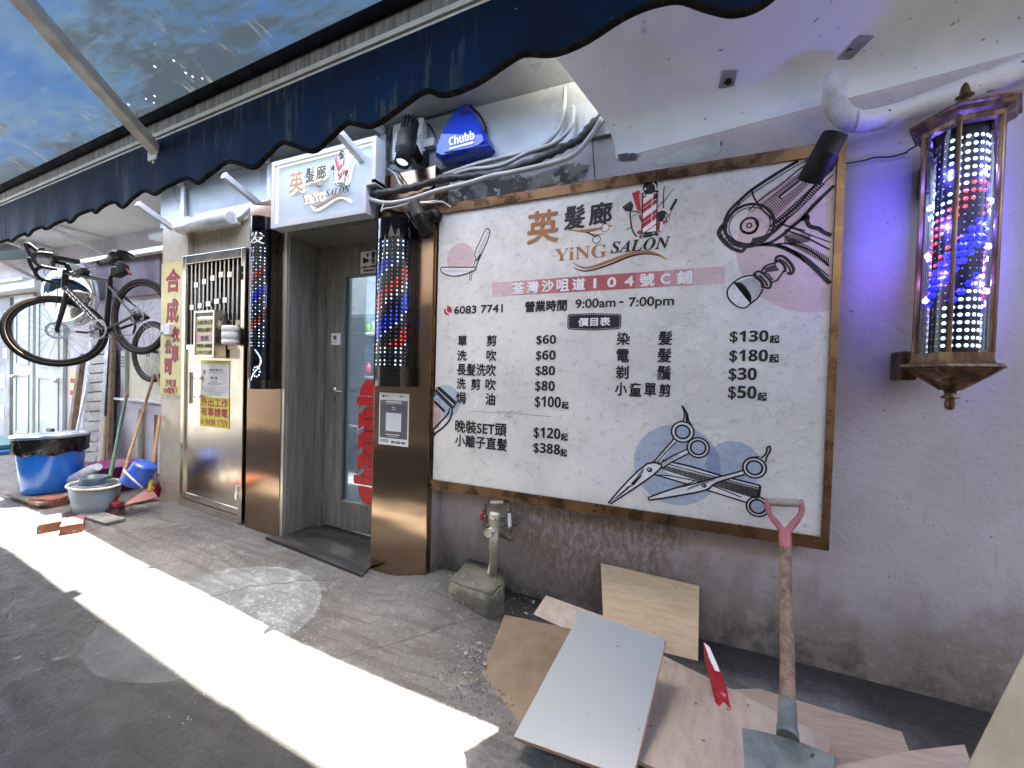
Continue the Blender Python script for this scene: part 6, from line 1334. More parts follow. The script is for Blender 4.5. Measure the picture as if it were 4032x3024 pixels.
def fluo():
    Y = 2.0; a, b = at(728, 925, Y), at(944, 858, Y); zc0 = (at(728, 905, Y).z+at(728, 945, Y).z)/2; 
    p0, p1 = at(728, 920, Y), at(940, 868, Y); z0 = (p0.z+p1.z)/2; h = .085
    t = thing('fluorescent_fitting', 'dusty clear covered fluorescent fitting over the steel gate', 'light fitting', (p0.x, Y, z0))
    mb = MB(); mb.bbox((p0.x, Y-.02, z0-h*.2), (p1.x, Y+.029, z0+h*.75), 0, None, .012, 3); mb.build('tray', white_paint, t)
    mb = MB(); pr = [(0, -.105), (.035, -.10), (.06, -.07), (.066, -.02), (.066, .0)]; n = 9
    mb.tube([(p0.x+.012, Y-.045, z0+.02), (p0.x+.02, Y-.045, z0+.02), (p1.x-.02, Y-.045, z0+.02), (p1.x-.012, Y-.045, z0+.02)], [.045, .056, .056, .045], 16); mb.build('diffuser', M('frosted_cover', (.66, .68, .68), (.5, .5, .48), 8, .3, coat=.4), t)
    mb = MB()
    for f in (.2, .5, .85): x = p0.x+(p1.x-p0.x)*f; mb.bbox((x-.008, Y-.06, z0-.045), (x+.008, Y-.02, z0-.03), 0, None, .002)
    mb.build('clips', galv, t)
    mb = MB(); mb.tube(smooth_path([(p1.x, Y, z0+.03), at(960, 845, Y), at(985, 815, 2.02), at(998, 790, 2.05)], 5), .018, 10); tag(mb.build('conduit', white_paint), 'fat white conduit bending up from the fluorescent fitting', 'conduit')
    # notices near the door
    Y = yD-.0105; 
    a, b = at(1420, 1078, Y), at(1490, 985, Y); t = thing('camera_warning', 'white camera warning sign on the salon door beside the LED pole', 'sign', a)
    mb = MB(); mb.box((a.x, Y-.003, a.z), (b.x, Y, b.z)); mb.build('plate', paper, t); W, H = b.x-a.x, b.z-a.z; tx = MB()
    B = lambda s, q0, q1, r0, r1, bo: wtext(tx, s, Vector((a.x+W*q0, 0, a.z+H*r0)), Vector((a.x+W*q1, 0, a.z+H*r1)), Y-.0034, bold=bo)
    B('警', .62, .86, .68, .95, .002); B('告', .62, .86, .40, .66, .002); B('已裝設24小時閉路', .06, .94, .22, .34, .0008); B('電視監察系統', .18, .84, .06, .17, .0008)
    AA = Art(Y-.003); P = lambda x, z: (a.x+W*x, a.z+H*z)
    AA.poly('i', [P(.12, .62), P(.16, .74), P(.46, .62), P(.50, .54), P(.40, .48), P(.2, .52)]); AA.poly('i', [P(.34, .90), P(.50, .90), P(.46, .78), P(.40, .72), P(.37, .76)]); AA.circ('i', P(.22, .52), .012)
    AA.emit(t, dict(i=ink), 'camera_symbol')
    tx.build('lettering', ink, t)
    a, b = at(1305, 1358, Y), at(1341, 1312, Y); t = thing('push_sticker', 'small white push sticker on the salon door above the lever', 'sticker', a)
    mb = MB(); mb.bbox((a.x, Y-.003, a.z), (b.x, Y, b.z), 0, None, .001); mb.build('sheet', wht, t); tx = MB(); W, H = b.x-a.x, b.z-a.z
    wtext(tx, '推', Vector((a.x+W*.22, 0, a.z+H*.42)), Vector((a.x+W*.62, 0, a.z+H*.82)), Y-.0034, bold=.001); wtext(tx, 'PUSH', Vector((a.x+W*.15, 0, a.z+H*.16)), Vector((a.x+W*.62, 0, a.z+H*.30)), Y-.0034); tx.build('lettering', ink, t)
    # red barber pole sticker on the glass
    Yg = yD+.0115; A = Art(Yg); q = lambda x, y: (lambda p: (p.x, p.z))(at(1000+x/1.952, 1500+y/1.952, Yg))
    t = thing('pole_sticker', 'red barber pole sticker with characters on the door glass', 'sticker', at(1445, 1900, Yg))
    X0, X1, XC = q(800, 500)[0], q(800, 500)[0]+.21, q(800, 500)[0]+.105
    zt, zb = q(860, 195)[1], q(850, 735)[1]
    def band(z0, z1, ex, lift=.0006): A.poly('r', [(X0-ex, z0), (X1+ex, z0), (X1+ex+.008, (z0+z1)/2), (X1+ex, z1), (X0-ex, z1), (X0-ex-.008, (z0+z1)/2)], lift)
    za, zc = q(850, 190)[1], q(850, 120)[1]; band(za, zc, .016); z2, z3 = q(850, 800)[1], q(840, 730)[1]; band(z2, z3, .03)
    A.poly('r', [(XC+.10*math.cos(math.pi*i/14), zc+.006+.12*math.sin(math.pi*i/14)) for i in range(15)]); A.poly('r', [(XC+.095*math.cos(math.pi*i/14), z2-.012-.13*math.sin(math.pi*i/14)) for i in range(15)])
    A.stroke('r', [(X0, zt), (X0, zb)], .003); A.stroke('r', [(X1, zt), (X1, zb)], .003)
    n = 4; H = (zt-zb)
    for i in range(n+1):
        z = zb-.12+(H+.1)*i/n; pts = clip_poly([(X0, z), (X0, z+.11), (X1, z+.26), (X1, z+.15)], X0, X1, zb, zt)
        if len(pts) > 2: A.poly('r', pts, .0006)
    for i, ch in enumerate('英髮廊搬此處'):
        z1 = zt-.012-H*(i)/6; z0 = z1-H/6+.012
        A.text('k', ch, (XC-.052, z0), (XC+.052, z1), lift=.001, bold=.010); A.text('r', ch, (XC-.05, z0+.002), (XC+.05, z1-.002), lift=.0022, bold=.005)
    rr_ = M('red_vinyl', (.55, .02, .02), None, rough=.35)
    A.emit(t, dict(r=rr_, k=M('dark_outline', (.06, .02, .03), None)), 'print')
    # paper notice on the right bronze pillar
    Yp = YC-.0012; c4 = [at(u, v, Yp) for u, v in ((1496, 1545), (1612, 1551), (1607, 1762), (1491, 1746))]; x0, x1 = (c4[0].x+c4[3].x)/2, (c4[1].x+c4[2].x)/2; z1, z0 = (c4[0].z+c4[1].z)/2, (c4[3].z+c4[2].z)/2; W, H = x1-x0, z1-z0
    t = thing('paper_notice', 'white framed grey leaflet pasted on the bronze pillar under the LED pole', 'notice', (x0, Yp, z0))
    mb = MB(); mb.box((x0, Yp-.002, z0), (x1, Yp, z1)); mb.build('sheet', paper, t); A = Art(Yp-.002); P = lambda x, z: (x0+W*x, z0+H*z); bx = lambda k, a, b, c_, d, l=.0006: A.poly(k, [P(a, c_), P(b, c_), P(b, d), P(a, d)], l)
    bx('g', .035, .965, .135, .865); bx('h', .035, .965, .78, .865, .0009); bx('w', .24, .76, .27, .62, .0009)
    for a, b, c_, d in ((.24, .76, .825, .845), (.23, .77, .80, .808), (.45, .55, .715, .73), (.43, .57, .68, .688), (.24, .72, .20, .215), (.3, .68, .17, .178)): bx('w', a, b, c_, d, .0013)
    for a, b, c_, d in ((.06, .07, .905, .965), (.06, .10, .96, .966), (.11, .17, .91, .955), (.19, .30, .94, .95), (.19, .38, .918, .924), (.68, .82, .935, .95)): bx('i', a, b, c_, d, .0009)
    for i in range(3): bx('i', .44+.17*i, .58+.17*i, .045, .085, .0009); bx('w', .49+.17*i, .565+.17*i, .062, .07, .0012)
    A.poly('h2', [P(.03, .05), P(.28, .05), P(.28, .035), P(.36, .075), P(.28, .115), P(.28, .10), P(.03, .10)], .0008)
    A.emit(t, dict(g=M('leaflet_grey', (.11, .11, .115), None), h=M('leaflet_band', (.16, .16, .165), None), h2=M('leaflet_arrow', (.42, .42, .42), None), w=wht, i=ink), 'print')
fluo()
# ------------------------------------------------------------------ bicycles
def bicycle(name, label, fh, rh, r, full=True):
    """fh / rh: hub centres; the frame is drawn in the plane through them (x along, z up)"""
    fh, rh = Vector(fh), Vector(rh); d = (rh-fh); L = d.length; ex = d.normalized(); ez = Vector((0, 0, 1)); ez = (ez-ex*ez.dot(ex)).normalized(); n = ex.cross(ez).normalized()
    if n.y > 0: n = -n
    P = lambda x, z, o=0: fh+ex*x+ez*z+n*o                                     # x from the front hub to the rear hub, o towards the lane
    t = thing(name, label, 'bicycle', (fh+rh)/2)
    tyre = M('gravel_tyre', (.007, .007, .0065), None, rough=.75, spec=.25); tan = M('tan_sidewall', (.10, .06, .032), None, rough=.7); rim = M('black_rim', (.006, .006, .007), None, rough=.4, spec=.3); spoke = M('spoke_steel', (.25, .25, .26), None, rough=.3, metal=1); fr_ = M('frame_black', (.003, .003, .0035), None, rough=.35, spec=.35); silver = M('silver_decal', (.5, .5, .5), None, rough=.4)
    def wheel(cc, yaw, nm):
        e1 = (ex*math.cos(yaw)+n*math.sin(yaw)).normalized(); nn = e1.cross(ez).normalized()
        if nn.y > 0: nn = -nn
        C = lambda q, rr_, o=0: cc+e1*math.cos(q)*rr_+ez*math.sin(q)*rr_+nn*o
        def torus(R0, w, h, nm2, m, par, k=56, s=10, oo=0):
            vs = [C(2*math.pi*i/k, R0+h*math.cos(2*math.pi*j/s), w*math.sin(2*math.pi*j/s)+oo) for i in range(k) for j in range(s)]
            mb = MB(); mb.add(vs, [(i*s+j, i*s+(j+1) % s, ((i+1) % k)*s+(j+1) % s, ((i+1) % k)*s+j) for i in range(k) for j in range(s)], 0, True); return mb.build(nm2, m, par)
        w = torus(r-.021, .019, .021, nm, tyre, t); torus(r-.031, .0198, .0075, 'sidewall', tan, w, 56, 8); torus(r-.052, .011, .018, 'rim', rim, w)
        mb = MB()
        for i in range(24):
            q = 2*math.pi*i/24; q2 = q+(.55 if i % 2 else -.55); mb.tube([C(q2, .022, .022*(1 if i % 4 < 2 else -1)), C(q, r-.062)], .0013, 5, cap=False)
        mb.build('spokes', spoke, w)
        mb = MB(); mb.tube([C(0, 0, -.05), C(0, 0, .05)], .017, 12); mb.tube([C(0, 0, -.06), C(0, 0, .06)], .009, 10); mb.build('hub', fr_, w)
        k = 40; vs = [];
        for i in range(k): q = 2*math.pi*i/k; vs += [C(q, .082+.003*math.sin(q*12), .036), C(q, .062, .036)]
        mb = MB(); mb.add(vs, [(2*i, 2*i+1, (2*i+3) % (2*k), (2*i+2) % (2*k)) for i in range(k)])
        for i in range(8): q = 2*math.pi*i/8; mb.tube([C(q, .02, .036), C(q+.35, .063, .036)], .0035, 5)
        mb.build('brake_disc', spoke, w)
    wheel(fh, R(-61) if full else 0, 'front_wheel'); wheel(rh, 0, 'rear_wheel')
    if not full: return t
    s = L/1.02                                                                   # local scale
    hd0, hd1 = (.135*s, .40*s), (.175*s, .56*s); bb = (.60*s, -.065*s); st0 = (.70*s, .375*s); sd = (.755*s, .535*s)
    mb = MB(); mb.tube([P(*hd0), P(*hd1)], .024, 12); mb.tube([P(*hd0), P(*bb)], [.028, .030], 12); mb.tube([P(hd1[0]-.005, hd1[1]-.035), P(*st0)], .020, 12); mb.tube([P(*bb), P(*st0)], .020, 12)
    for o in (-1, 1):
        mb.tube(smooth_path([P(bb[0], bb[1], .02*o), P(bb[0]+.15*s, bb[1]+.01, .04*o), P(L, 0, .062*o)], 4), .011, 8); mb.tube([P(st0[0], st0[1]-.06*s, .015*o), P(L, 0, .062*o)], .0085, 8)
    mb.ball(P(*bb), .036); mb.build('frame', fr_, t)
    mb = MB(); a, b = Vector(hd0), Vector(bb)
    for i in range(9):
        f = .12+.085*i; p = a+(b-a)*f; mb.tube([P(p.x, p.y+.008, .0275), P(*(p+(b-a)*.05), .0285)], .004, 6); mb.tube([P(p.x+.012, p.y+.02, .0215), P(*(p+(b-a)*.06+Vector((.008, .02))), .0215)], .0025, 6)
    for i in range(5): mb.tube([P(.30*s+.06*i, .497*s+.002*i+.0, .0195), P(.335*s+.06*i, .494*s+.002*i, .0195)], .004, 6)
    mb.build('frame_lettering', silver, t)
    ca, sa = math.cos(R(-61)), math.sin(R(-61)); P0 = P
    def P(x, z, o=0):                                                         # steered parts turn about the head tube
        xa = .035*s+z*.16; dx = x-xa; return P0(xa+dx*ca-o*sa-(.035*s)*0, z, dx*sa+o*ca)
    mb = MB(); 
    for o in (-1, 1): mb.tube(smooth_path([P(hd0[0], hd0[1]-.01, .035*o), P(.085*s, .22*s, .046*o), P(.01, .0, .058*o)], 4), [.021, .021, .02, .02, .019, .018, .017, .015, .013], 10)
    mb.bar(P(hd0[0], hd0[1], -.055), P(hd0[0], hd0[1], .055), .04, .04); mb.build('fork', fr_, t)
    mb = MB(); mb.tube([P(*hd1), P(.16*s, .62*s)], .019, 10); mb.tube([P(.16*s, .62*s), P(.08*s, .635*s)], .016, 10); mb.tube([P(.08*s, .635*s, -.22), P(.08*s, .635*s, .22)], .0145, 10)
    for o in (-1, 1):
        mb.tube(smooth_path([P(.08*s, .635*s, .22*o), P(.0, .63*s, .23*o), P(-.04*s, .58*s, .235*o), P(-.01*s, .52*s, .24*o), P(.09*s, .50*s, .245*o)], 6), .0155, 10); mb.tube(smooth_path([P(-.01*s, .65*s, .228*o), P(-.06*s, .70*s, .225*o), P(-.05*s, .60*s, .235*o), P(-.005*s, .49*s, .24*o)], 4), [.018]*4+[.013]*5+[.006]*4, 8)
    mb.build('handlebar', black_mt, t)
    mb = MB(); mb.bbox((-.045, -.02, -.12), (.045, .02, .12), 0, Matrix.Translation(P(.13*s, .665*s)) @ Matrix.Rotation(R(90), 4, 'X'), .01); mb.bbox((-.035, -.01, -.05), (.035, .012, .05), 0, Matrix.Translation(P(.02*s, .70*s)), .008); mb.build('handlebar_computer', black_pl, t)
    P = P0
    mb = MB(); mb.bbox((-.12, -.028, -.03), (.10, .028, .03), 0, Matrix.Translation(P(.36*s, .50*s)) @ Matrix.Rotation(R(-7), 4, 'Y'), .016); mb.build('top_tube_bag', black_mt, t)
    mb = MB(); mb.tube([P(*st0), P(sd[0], sd[1]-.02)], .0145, 10); mb.build('seat_post', fr_, t)
    mb = MB(); vs = []; prof = [(-.15, .022, .02), (-.10, .026, .024), (0, .04, .026), (.06, .065, .034), (.11, .078, .04), (.14, .06, .03)]
    for x, w, h in prof:
        for j in range(10): q = 2*math.pi*j/10; vs.append(P(sd[0]+x*1.1, sd[1]+.02+h*1.3*math.sin(q)+(.02 if x > .05 else 0), w*1.25*math.cos(q)))
    mb.add(vs, [(i*10+j, i*10+(j+1) % 10, (i+1)*10+(j+1) % 10, (i+1)*10+j) for i in range(5) for j in range(10)]+[tuple(range(10)), tuple(range(50, 60))[::-1]], 0, True); mb.build('saddle', black_pl, t)
    mb = MB(); mb.bbox((-.07, -.04, -.045), (.09, .04, .045), 0, Matrix.Translation(P(.82*s, .44*s)) @ Matrix.Rotation(R(-14), 4, 'Y'), .022); sb = mb.build('saddle_bag', black_mt, t)
    mb = MB(); mb.tube(smooth_path([P(.76*s, .40*s, .043), P(.79*s, .475*s, .043), P(.88*s, .445*s, .043)], 4), .004, 6); mb.build('reflective_strip', silver, sb)
    mb = MB(); mb.tube([P(.86*s, .50*s), P(.945*s, .39*s)], .011, 8); mb.build('rear_light', M('dark_red', (.16, .006, .012), None, rough=.4), t)
    mb = MB(); cr = P(*bb, .055)
    k = 36; vs = []
    for i in range(k): q = 2*math.pi*i/k; vs += [cr+ex*math.cos(q)*.092+ez*math.sin(q)*.092, cr+ex*math.cos(q)*.072+ez*math.sin(q)*.072]
    mb.add(vs, [(2*i, 2*i+1, (2*i+3) % (2*k), (2*i+2) % (2*k)) for i in range(k)]); mb.tube([P(bb[0]-.12*s, bb[1]-.02, .075), P(bb[0], bb[1], .075), ], .012, 8); mb.tube([P(bb[0], bb[1], -.075), P(bb[0]+.16*s, bb[1]+.03, -.075)], .012, 8); mb.bar(P(bb[0]-.12*s, bb[1]-.02, .08), P(bb[0]-.12*s, bb[1]-.02, .17), .07, .018)
    mb.build('crankset', spoke, t)
    mb = MB(); mb.tube(smooth_path([P(.09*s, .63*s, .05), P(.07*s, .52*s, .1), P(.13*s, .40*s, .05), P(.10*s, .2*s, .055)], 5), .0028, 6); mb.build('brake_cable', black_pl, t); mb = MB(); mb.tube(smooth_path([P(L-.02, .0, .06), P(L+.03, -.09, .075), P(L+.0, -.16, .075)], 4), .010, 8); mb.build('derailleur', black_pl, t); mb = MB(); mb.tube([P(L, -.17, .07), P(bb[0], bb[1]-.08, .055)], .0035, 6); mb.build('chain', black_pl, t); mb = MB(); mb.lathe([(.0, 0), (.045, 0), (.05, .01), (.03, .03), (0, .03)], seg=18, mat=Matrix.Translation(P(L, 0, .03)) @ n.to_track_quat('Z', 'Y').to_matrix().to_4x4()); mb.build('cassette', black_pl, t)
    return t
bicycle('bicycle', 'black gravel bicycle with tan tyres hanging in the alcove by the yellow sign', Vector((-5.496, 1.848, at(224, 1304, 1.848).z)), Vector((-4.486, 2.032, at(553, 1247, 2.032).z)), .345)
bicycle('bicycle', 'pair of grey bicycle wheels half hidden behind the hanging black bicycle', at(598, 1385, 2.45)-Vector((0, 0, 0)), at(598, 1385, 2.45)+Vector((1.0, .06, 0)), .33, full=False)

# ------------------------------------------------------------------ alcove: doors, mirror, lamp, shelf
def alcove():
    Yw = 2.62
    for nm, u0, u1, lb in (('a', 52, 128, 'left leaf of the two pale doors behind the blue bin'), ('b', 140, 247, 'right leaf of the two pale doors behind the blue bin')):
        Y = 2.58; x0, x1 = at(u0, 1450, Y).x, at(u1, 1450, Y).x; z0 = gz(x1)+.02; z1 = at((u0+u1)/2, 1160, Y).z
        t = thing('pale_door', lb, 'door', ((x0+x1)/2, Y, z0)); dm = M('pale_green_door', (.50, .54, .49), (.44, .48, .43), 4, .4)
        mb = MB(); mb.bbox((x0, Y, z0), (x1, Yw-.002, z1), 0, None, .006); zm = (z0+z1)/2-.05; e = .10
        for a, b in ((z0+e, zm-.05), (zm+.09, z1-e)):
            for q in ((x0+e, a, x0+e+.02, b), (x1-e-.02, a, x1-e, b), (x0+e+.02, a, x1-e-.02, a+.02), (x0+e+.02, b-.02, x1-e-.02, b)): mb.bbox((q[0], Y-.012, q[1]), (q[2], Y-.0005, q[3]), 0, None, .004)
        mb.build('leaf', dm, t)
        h = at(45 if nm == 'a' else 212, 1480 if nm == 'a' else 1498, Y-.03); hx = x0+.08 if nm == 'a' else x1-.14
        mb = MB(); mb.tube(smooth_path([(hx, Y, h.z), (hx, Y-.05, h.z), (hx+.05, Y-.06, h.z), (hx+.13, Y-.055, h.z+.005)], 4), .012, 10); mb.ball((hx, Y-.015, h.z), .03); mb.build('lever_handle', steel_bar, t)
    mb = MB(); x0 = at(-120, 1450, 2.60).x; mb.box((x0, 2.56, gz(-9)), (at(46, 1450, 2.58).x, 2.618, 2.2)); pn = tag(mb.build('cladding_panel', M('grubby_grey_panel', (.36, .37, .36), (.25, .25, .24), 3, .7)), 'grubby grey wall panel with pasted papers left of the pale doors', 'wall panel')
    for u, v, w, h in ((10, 1500, .16, .2), (8, 1620, .12, .2), (20, 1390, .14, .14), (25, 1250, .13, .2)):
        p = at(u, v, 2.555); mb = MB(); mb.box((p.x-w/2, 2.554, p.z-h/2), (p.x+w/2, 2.559, p.z+h/2)); mb.build('pasted_paper', paper, pn)
    mb = MB(); mb.box((at(-200, 1230, 2.5).x, 2.42, 2.25), (at(170, 1230, 2.5).x, 2.615, 2.36)); mb.box((at(-200, 1230, 2.5).x, 2.38, 2.36), (at(140, 1230, 2.5).x, 2.615, 2.39)); tag(mb.build('lintel_shelf', white_paint), 'white ledge over the pale doors at the left edge', 'ledge')
    mb = MB(); a, b = at(-30, 1115, 2.3), at(150, 1010, 2.45); mb.slab([at(-60, 992, 2.2), at(140, 985, 2.35), at(150, 1010, 2.5), at(-60, 1030, 2.5)], (0, 0, -1), .015); tag(mb.build('small_awning', M('teal_sheet', (.03, .10, .12), (.12, .14, .12), 6, .6)), 'small teal sheet awning above the pale doors', 'small awning')
    mb = MB(); mb.bar(at(-40, 1005, 2.1), at(150, 1100, 2.3), .03, .03); tag(mb.build('wooden_pole', wood_old), 'brown wooden pole slanting past the left edge above the doors', 'pole')
    # bright mirror dome
    c = at(283, 1160, 2.36); r = .36; mb = MB(); pr = [(r*math.sin(R(90)*i/12), .17*math.cos(R(90)*i/12)) for i in range(13)]
    t = thing('convex_mirror', 'big silvery convex mirror dome behind the bicycle', 'mirror', c)
    rot = Vector((.25, -1, -.05)).to_track_quat('Z', 'Y').to_matrix().to_4x4(); mb.lathe(pr, seg=40, mat=Matrix.Translation(c) @ rot); mb.build('dome', M('mirror_chrome', (.8, .8, .78), None, rough=.04, metal=1), t)
    mb = MB(); mb.lathe([(r, 0), (r+.014, .006), (r+.014, -.02), (r*.6, -.03), (0, -.03)], seg=40, mat=Matrix.Translation(c) @ rot); mb.bar(c+Vector((0, .03, 0)), (c.x, 2.618, c.z+.05), .04, .04); mb.build('rim', galv, t)
    # long lamp with its dusky board
    a, b = at(322, 1043, 2.45), at(640, 955, 2.45); z = (a.z+b.z)/2; t = thing('tube_lamp', 'long white fluorescent tube lamp on the alcove wall above the saddle', 'lamp', (a.x, 2.45, z))
    mb = MB(); mb.tube([(a.x, 2.45, z), (b.x+.03, 2.45, z)], .016, 12); mb.build('tube', M('lamp_tube', (.85, .85, .85), None, rough=.3, emit=(1, .98, .95), es=.12), t)
    mb = MB(); mb.box((a.x, 2.47, z-.02), (b.x+.03, 2.53, z+.025)); mb.bar((a.x+.2, 2.5, z), (a.x+.2, 2.618, z), .03, .03); mb.bar((b.x-.2, 2.5, z), (b.x-.2, 2.618, z), .03, .03); mb.build('batten', white_paint, t)
    mb = MB(); mb.box((at(340, 1100, 2.6).x, 2.57, at(400, 1180, 2.6).z), (at(640, 1100, 2.6).x, 2.617, at(500, 1010, 2.6).z)); tag(mb.build('dusky_board', M('dusky_lilac', (.22, .17, .21), (.17, .13, .16), 3, .7)), 'dusky lilac board under the tube lamp behind the bicycle', 'board')
    # meter cupboard with ledge at the pier
    x0, x1 = at(506, 1500, 2.55).x, at(640, 1500, 2.35).x; zl = at(560, 1578, 2.45).z; t = thing('meter_cupboard', 'cream meter cupboard above a lavender boarded base beside the tiled pier', 'cupboard', (x0, 2.5, .2))
    mb = MB(); mb.box((x0, 2.45, gz(-4.4)), (x1, 2.618, zl-.01)); mb.build('base', lav_alc, t); mb = MB(); mb.bbox((x0-.01, 2.40, zl-.009), (x1, 2.617, zl+.012), 0, None, .003); mb.build('ledge', white_paint, t)
    mb = MB(); mb.box((x0+.12, 2.50, zl+.014), (x1, 2.615, zl+.60)); mb.build('cabinet', M('cream_cabinet', (.66, .62, .46), (.58, .53, .38), 4, .5), t)
    mb = MB(); mb.box((x0+.02, 2.47, zl+.014), (x0+.11, 2.614, zl+.55))
    mb.build('conduit_trunking', M('grey_trunking', (.38, .39, .37), None, rough=.5), t)
    mb = MB()
    for i in range(4): mb.box((x0+.035, 2.466, zl+.36+.035*i), (x0+.095, 2.4695, zl+.375+.035*i))
    mb.build('vent_slots', black_pl, t)
    mb = MB(); mb.tube([(at(556, 1700, 2.43).x, 2.42, gz(-4.4)), (at(556, 1700, 2.43).x, 2.42, zl-.08)], .026, 12); tag(mb.build('drain_pipe', cream), 'flaking cream pipe on the lavender base of the meter cupboard', 'pipe')
    mb = MB(); mb.box((at(372, 1500, 2.55).x, 2.50, gz(-5)), (at(432, 1500, 2.55).x, 2.617, at(400, 1280, 2.55).z)); tag(mb.build('lilac_post', M('dark_lilac', (.17, .13, .18), (.23, .18, .24), 3, .7)), 'dark lilac boxed post behind the louvre panel', 'post')
    y_ = at(285, 1520, 2.59); mb = MB(); mb.box((y_.x-.10, 2.60, y_.z-.15), (y_.x+.10, 2.616, y_.z+.2)); nt_ = tag(mb.build('yellow_poster', yellow), 'yellow poster with red print beside the pale doors', 'poster')
    mb = MB()
    mb.box((y_.x-.08, 2.598, y_.z-.12), (y_.x+.08, 2.5995, y_.z-.06)); mb.build('red_line', red_ink, nt_); mb = MB(); mb.box((y_.x-.08, 2.598, y_.z+.04), (y_.x+.08, 2.5995, y_.z+.10)); mb.build('red_line', red_ink, nt_)
alcove()
def junk():
    # louvre panel and timbers leaning on the wall
    t = thing('louvre_panel', 'grey louvred panel leaning in the corner behind the blue bin', 'louvre panel', at(370, 1800, 2.3))
    a0, a1, b0, b1 = at(352, 1720, 2.25), at(412, 1720, 2.25), at(360, 1330, 2.5), at(425, 1320, 2.5); a0 = at(318, 1860, 2.2); a1 = at(388, 1860, 2.2)
    mb = MB(); n = 14
    for i in range(n):
        f0, f1 = i/n, (i+.82)/n; P = lambda f, s: (a0+(b0-a0)*f)*(1-s)+(a1+(b1-a1)*f)*s
        mb.slab([P(f0, 0), P(f0, 1), P(f1, 1)+Vector((0, -.02, 0)), P(f1, 0)+Vector((0, -.02, 0))], (0, 1, .3), .006)
    mb.slab([a0+Vector((0, .03, 0)), a1+Vector((0, .03, 0)), b1+Vector((0, .03, 0)), b0+Vector((0, .03, 0))], (0, 1, .2), .006); mb.build('slats', M('louvre_grey', (.42, .41, .38), (.33, .32, .29), 6, .5), t)
    mb = MB(); mb.bar(a0, b0, .03, .04); mb.bar(a1, b1, .03, .04); mb.build('side_rail', galv, t)
    for p, q, w, h, m_, lb in (((275, 1760, 2.2), (325, 1400, 2.5), .085, .05, wood_old, 'thick brown plank leaning left of the louvre panel'), ((298, 1720, 2.15), (343, 1515, 2.35), .03, .02, galv, 'thin grey metal strip leaning beside the thick plank'),
                        ((385, 1880, 2.2), (432, 1400, 2.5), .06, .04, wood_old, 'dark timber along the right side of the louvre panel'), ((425, 1860, 2.25), (447, 1330, 2.52), .05, .04, wood_old, 'second dark timber in the corner right of the louvre panel')):
        a, b = at(*p), at(*q); a.z = max(a.z, gz(a.x)); mb = MB(); mb.bar(a, b, w, h, upv=(0, 1, 0)); tag(mb.build('timber', m_), lb, 'timber', 'timbers leaning in the alcove')
    # blue bin with black liner and lid, on a low trolley of boards and bricks
    zb = .165; F = onz(203, 1944, zb); away = Vector((F.x, F.y, 0)).normalized(); r = .205; c = F+away*r*.8; cx_, Y = c.x, c.y; q = F.xy.length; k = lambda v: 1.25+ray(203, v).z*q/ray(203, v).xy.length; zt = k(1762)-.01; zl = zt+(zt-zb)*.29
    t = thing('blue_bin', 'big blue plastic bin with black liner and dented grey lid', 'bin', (cx_, Y, zb)); blue = M('bin_blue', (.014, .17, .66), (.012, .14, .58), 4, .25, coat=.3)
    mb = MB(); mb.lathe([(0, zb), (r*.80, zb), (r*.86, zb+.02), (r*.99, zt), (r*.99, zt+.1)], (cx_, Y, 0), 48); mb.build('body', blue, t)
    mb = MB(); pr = [(r*.99, zt-.045), (r*1.06, zt-.035), (r*1.06, zt+.05), (r*1.09, zl-.02)]; N = 64; vs = []
    for i, (q, z) in enumerate(pr):
        for k in range(N): a = 2*math.pi*k/N; w = .010*math.sin(a*13+i*1.7)+.006*math.sin(a*29+i*3); vs.append((cx_+(q+w)*math.cos(a), Y+(q+w)*math.sin(a), z+.012*math.sin(a*7)*(i == 0)))
    mb.add(vs, [(i*N+k, i*N+(k+1) % N, (i+1)*N+(k+1) % N, (i+1)*N+k) for i in range(3) for k in range(N)], 0, True); mb.build('bin_liner', M('bin_bag_black', (.004, .004, .0045), (.007, .007, .007), 9, .3, bump=.4), t)
    tilt = Matrix.Translation((cx_, Y, zl)) @ Matrix.Rotation(R(-3.0), 4, 'Y'); mb = MB(); mb.lathe([(r*1.02, -.03), (r*1.13, -.03), (r*1.14, -.012), (r*1.11, 0), (r*.95, .004), (r*.9, -.01), (r*.5, .006), (0, .016)], seg=48, mat=tilt); mb.build('lid', M('grey_lid', (.38, .42, .45), (.10, .17, .30), 4, .35, coat=.3, lo=.42, hi=.6), t)
    mb = MB(); mb.bbox((-.05, -.012, .0), (.05, .012, .03), 0, tilt @ Matrix.Translation((-.03, 0, .012)), .008); mb.build('lid_handle', black_pl, t)
    mb = MB(); hp = at(64, 1770, Y-.02); mb.bbox((cx_-r*1.06-.03, Y-.05, zt-.13), (cx_-r*1.06, Y+.04, zt), 0, None, .01); mb.build('side_handle', cream, t)
    g = gz(cx_)
    mb = MB(); p = [at(118, 1957, 1.9), at(268, 1985, 1.80), at(330, 1950, 1.95), at(200, 1925, 2.15)]; zz = zb-.004
    x0, x1 = cx_-.22, cx_+.40; mb.bbox((x0, Y-.20, zz-.022), (x1, Y+.20, zz), 0, None, .004); tag(mb.build('base_board', M('old_base_board', (.16, .13, .10), (.24, .2, .15), 7, .8, bump=.3)), 'old board under the blue bin', 'board')
    mb = MB(); mb.bbox((x0+.03, Y-.17, g-.005), (x1-.18, Y+.18, zz-.0225), 0, None, .01); tag(mb.build('concrete_block', M('block_grey', (.26, .25, .19), (.19, .18, .14), 9, .9, bump=.5)), 'mossy concrete block carrying the board under the bin', 'concrete block')
    brk = []
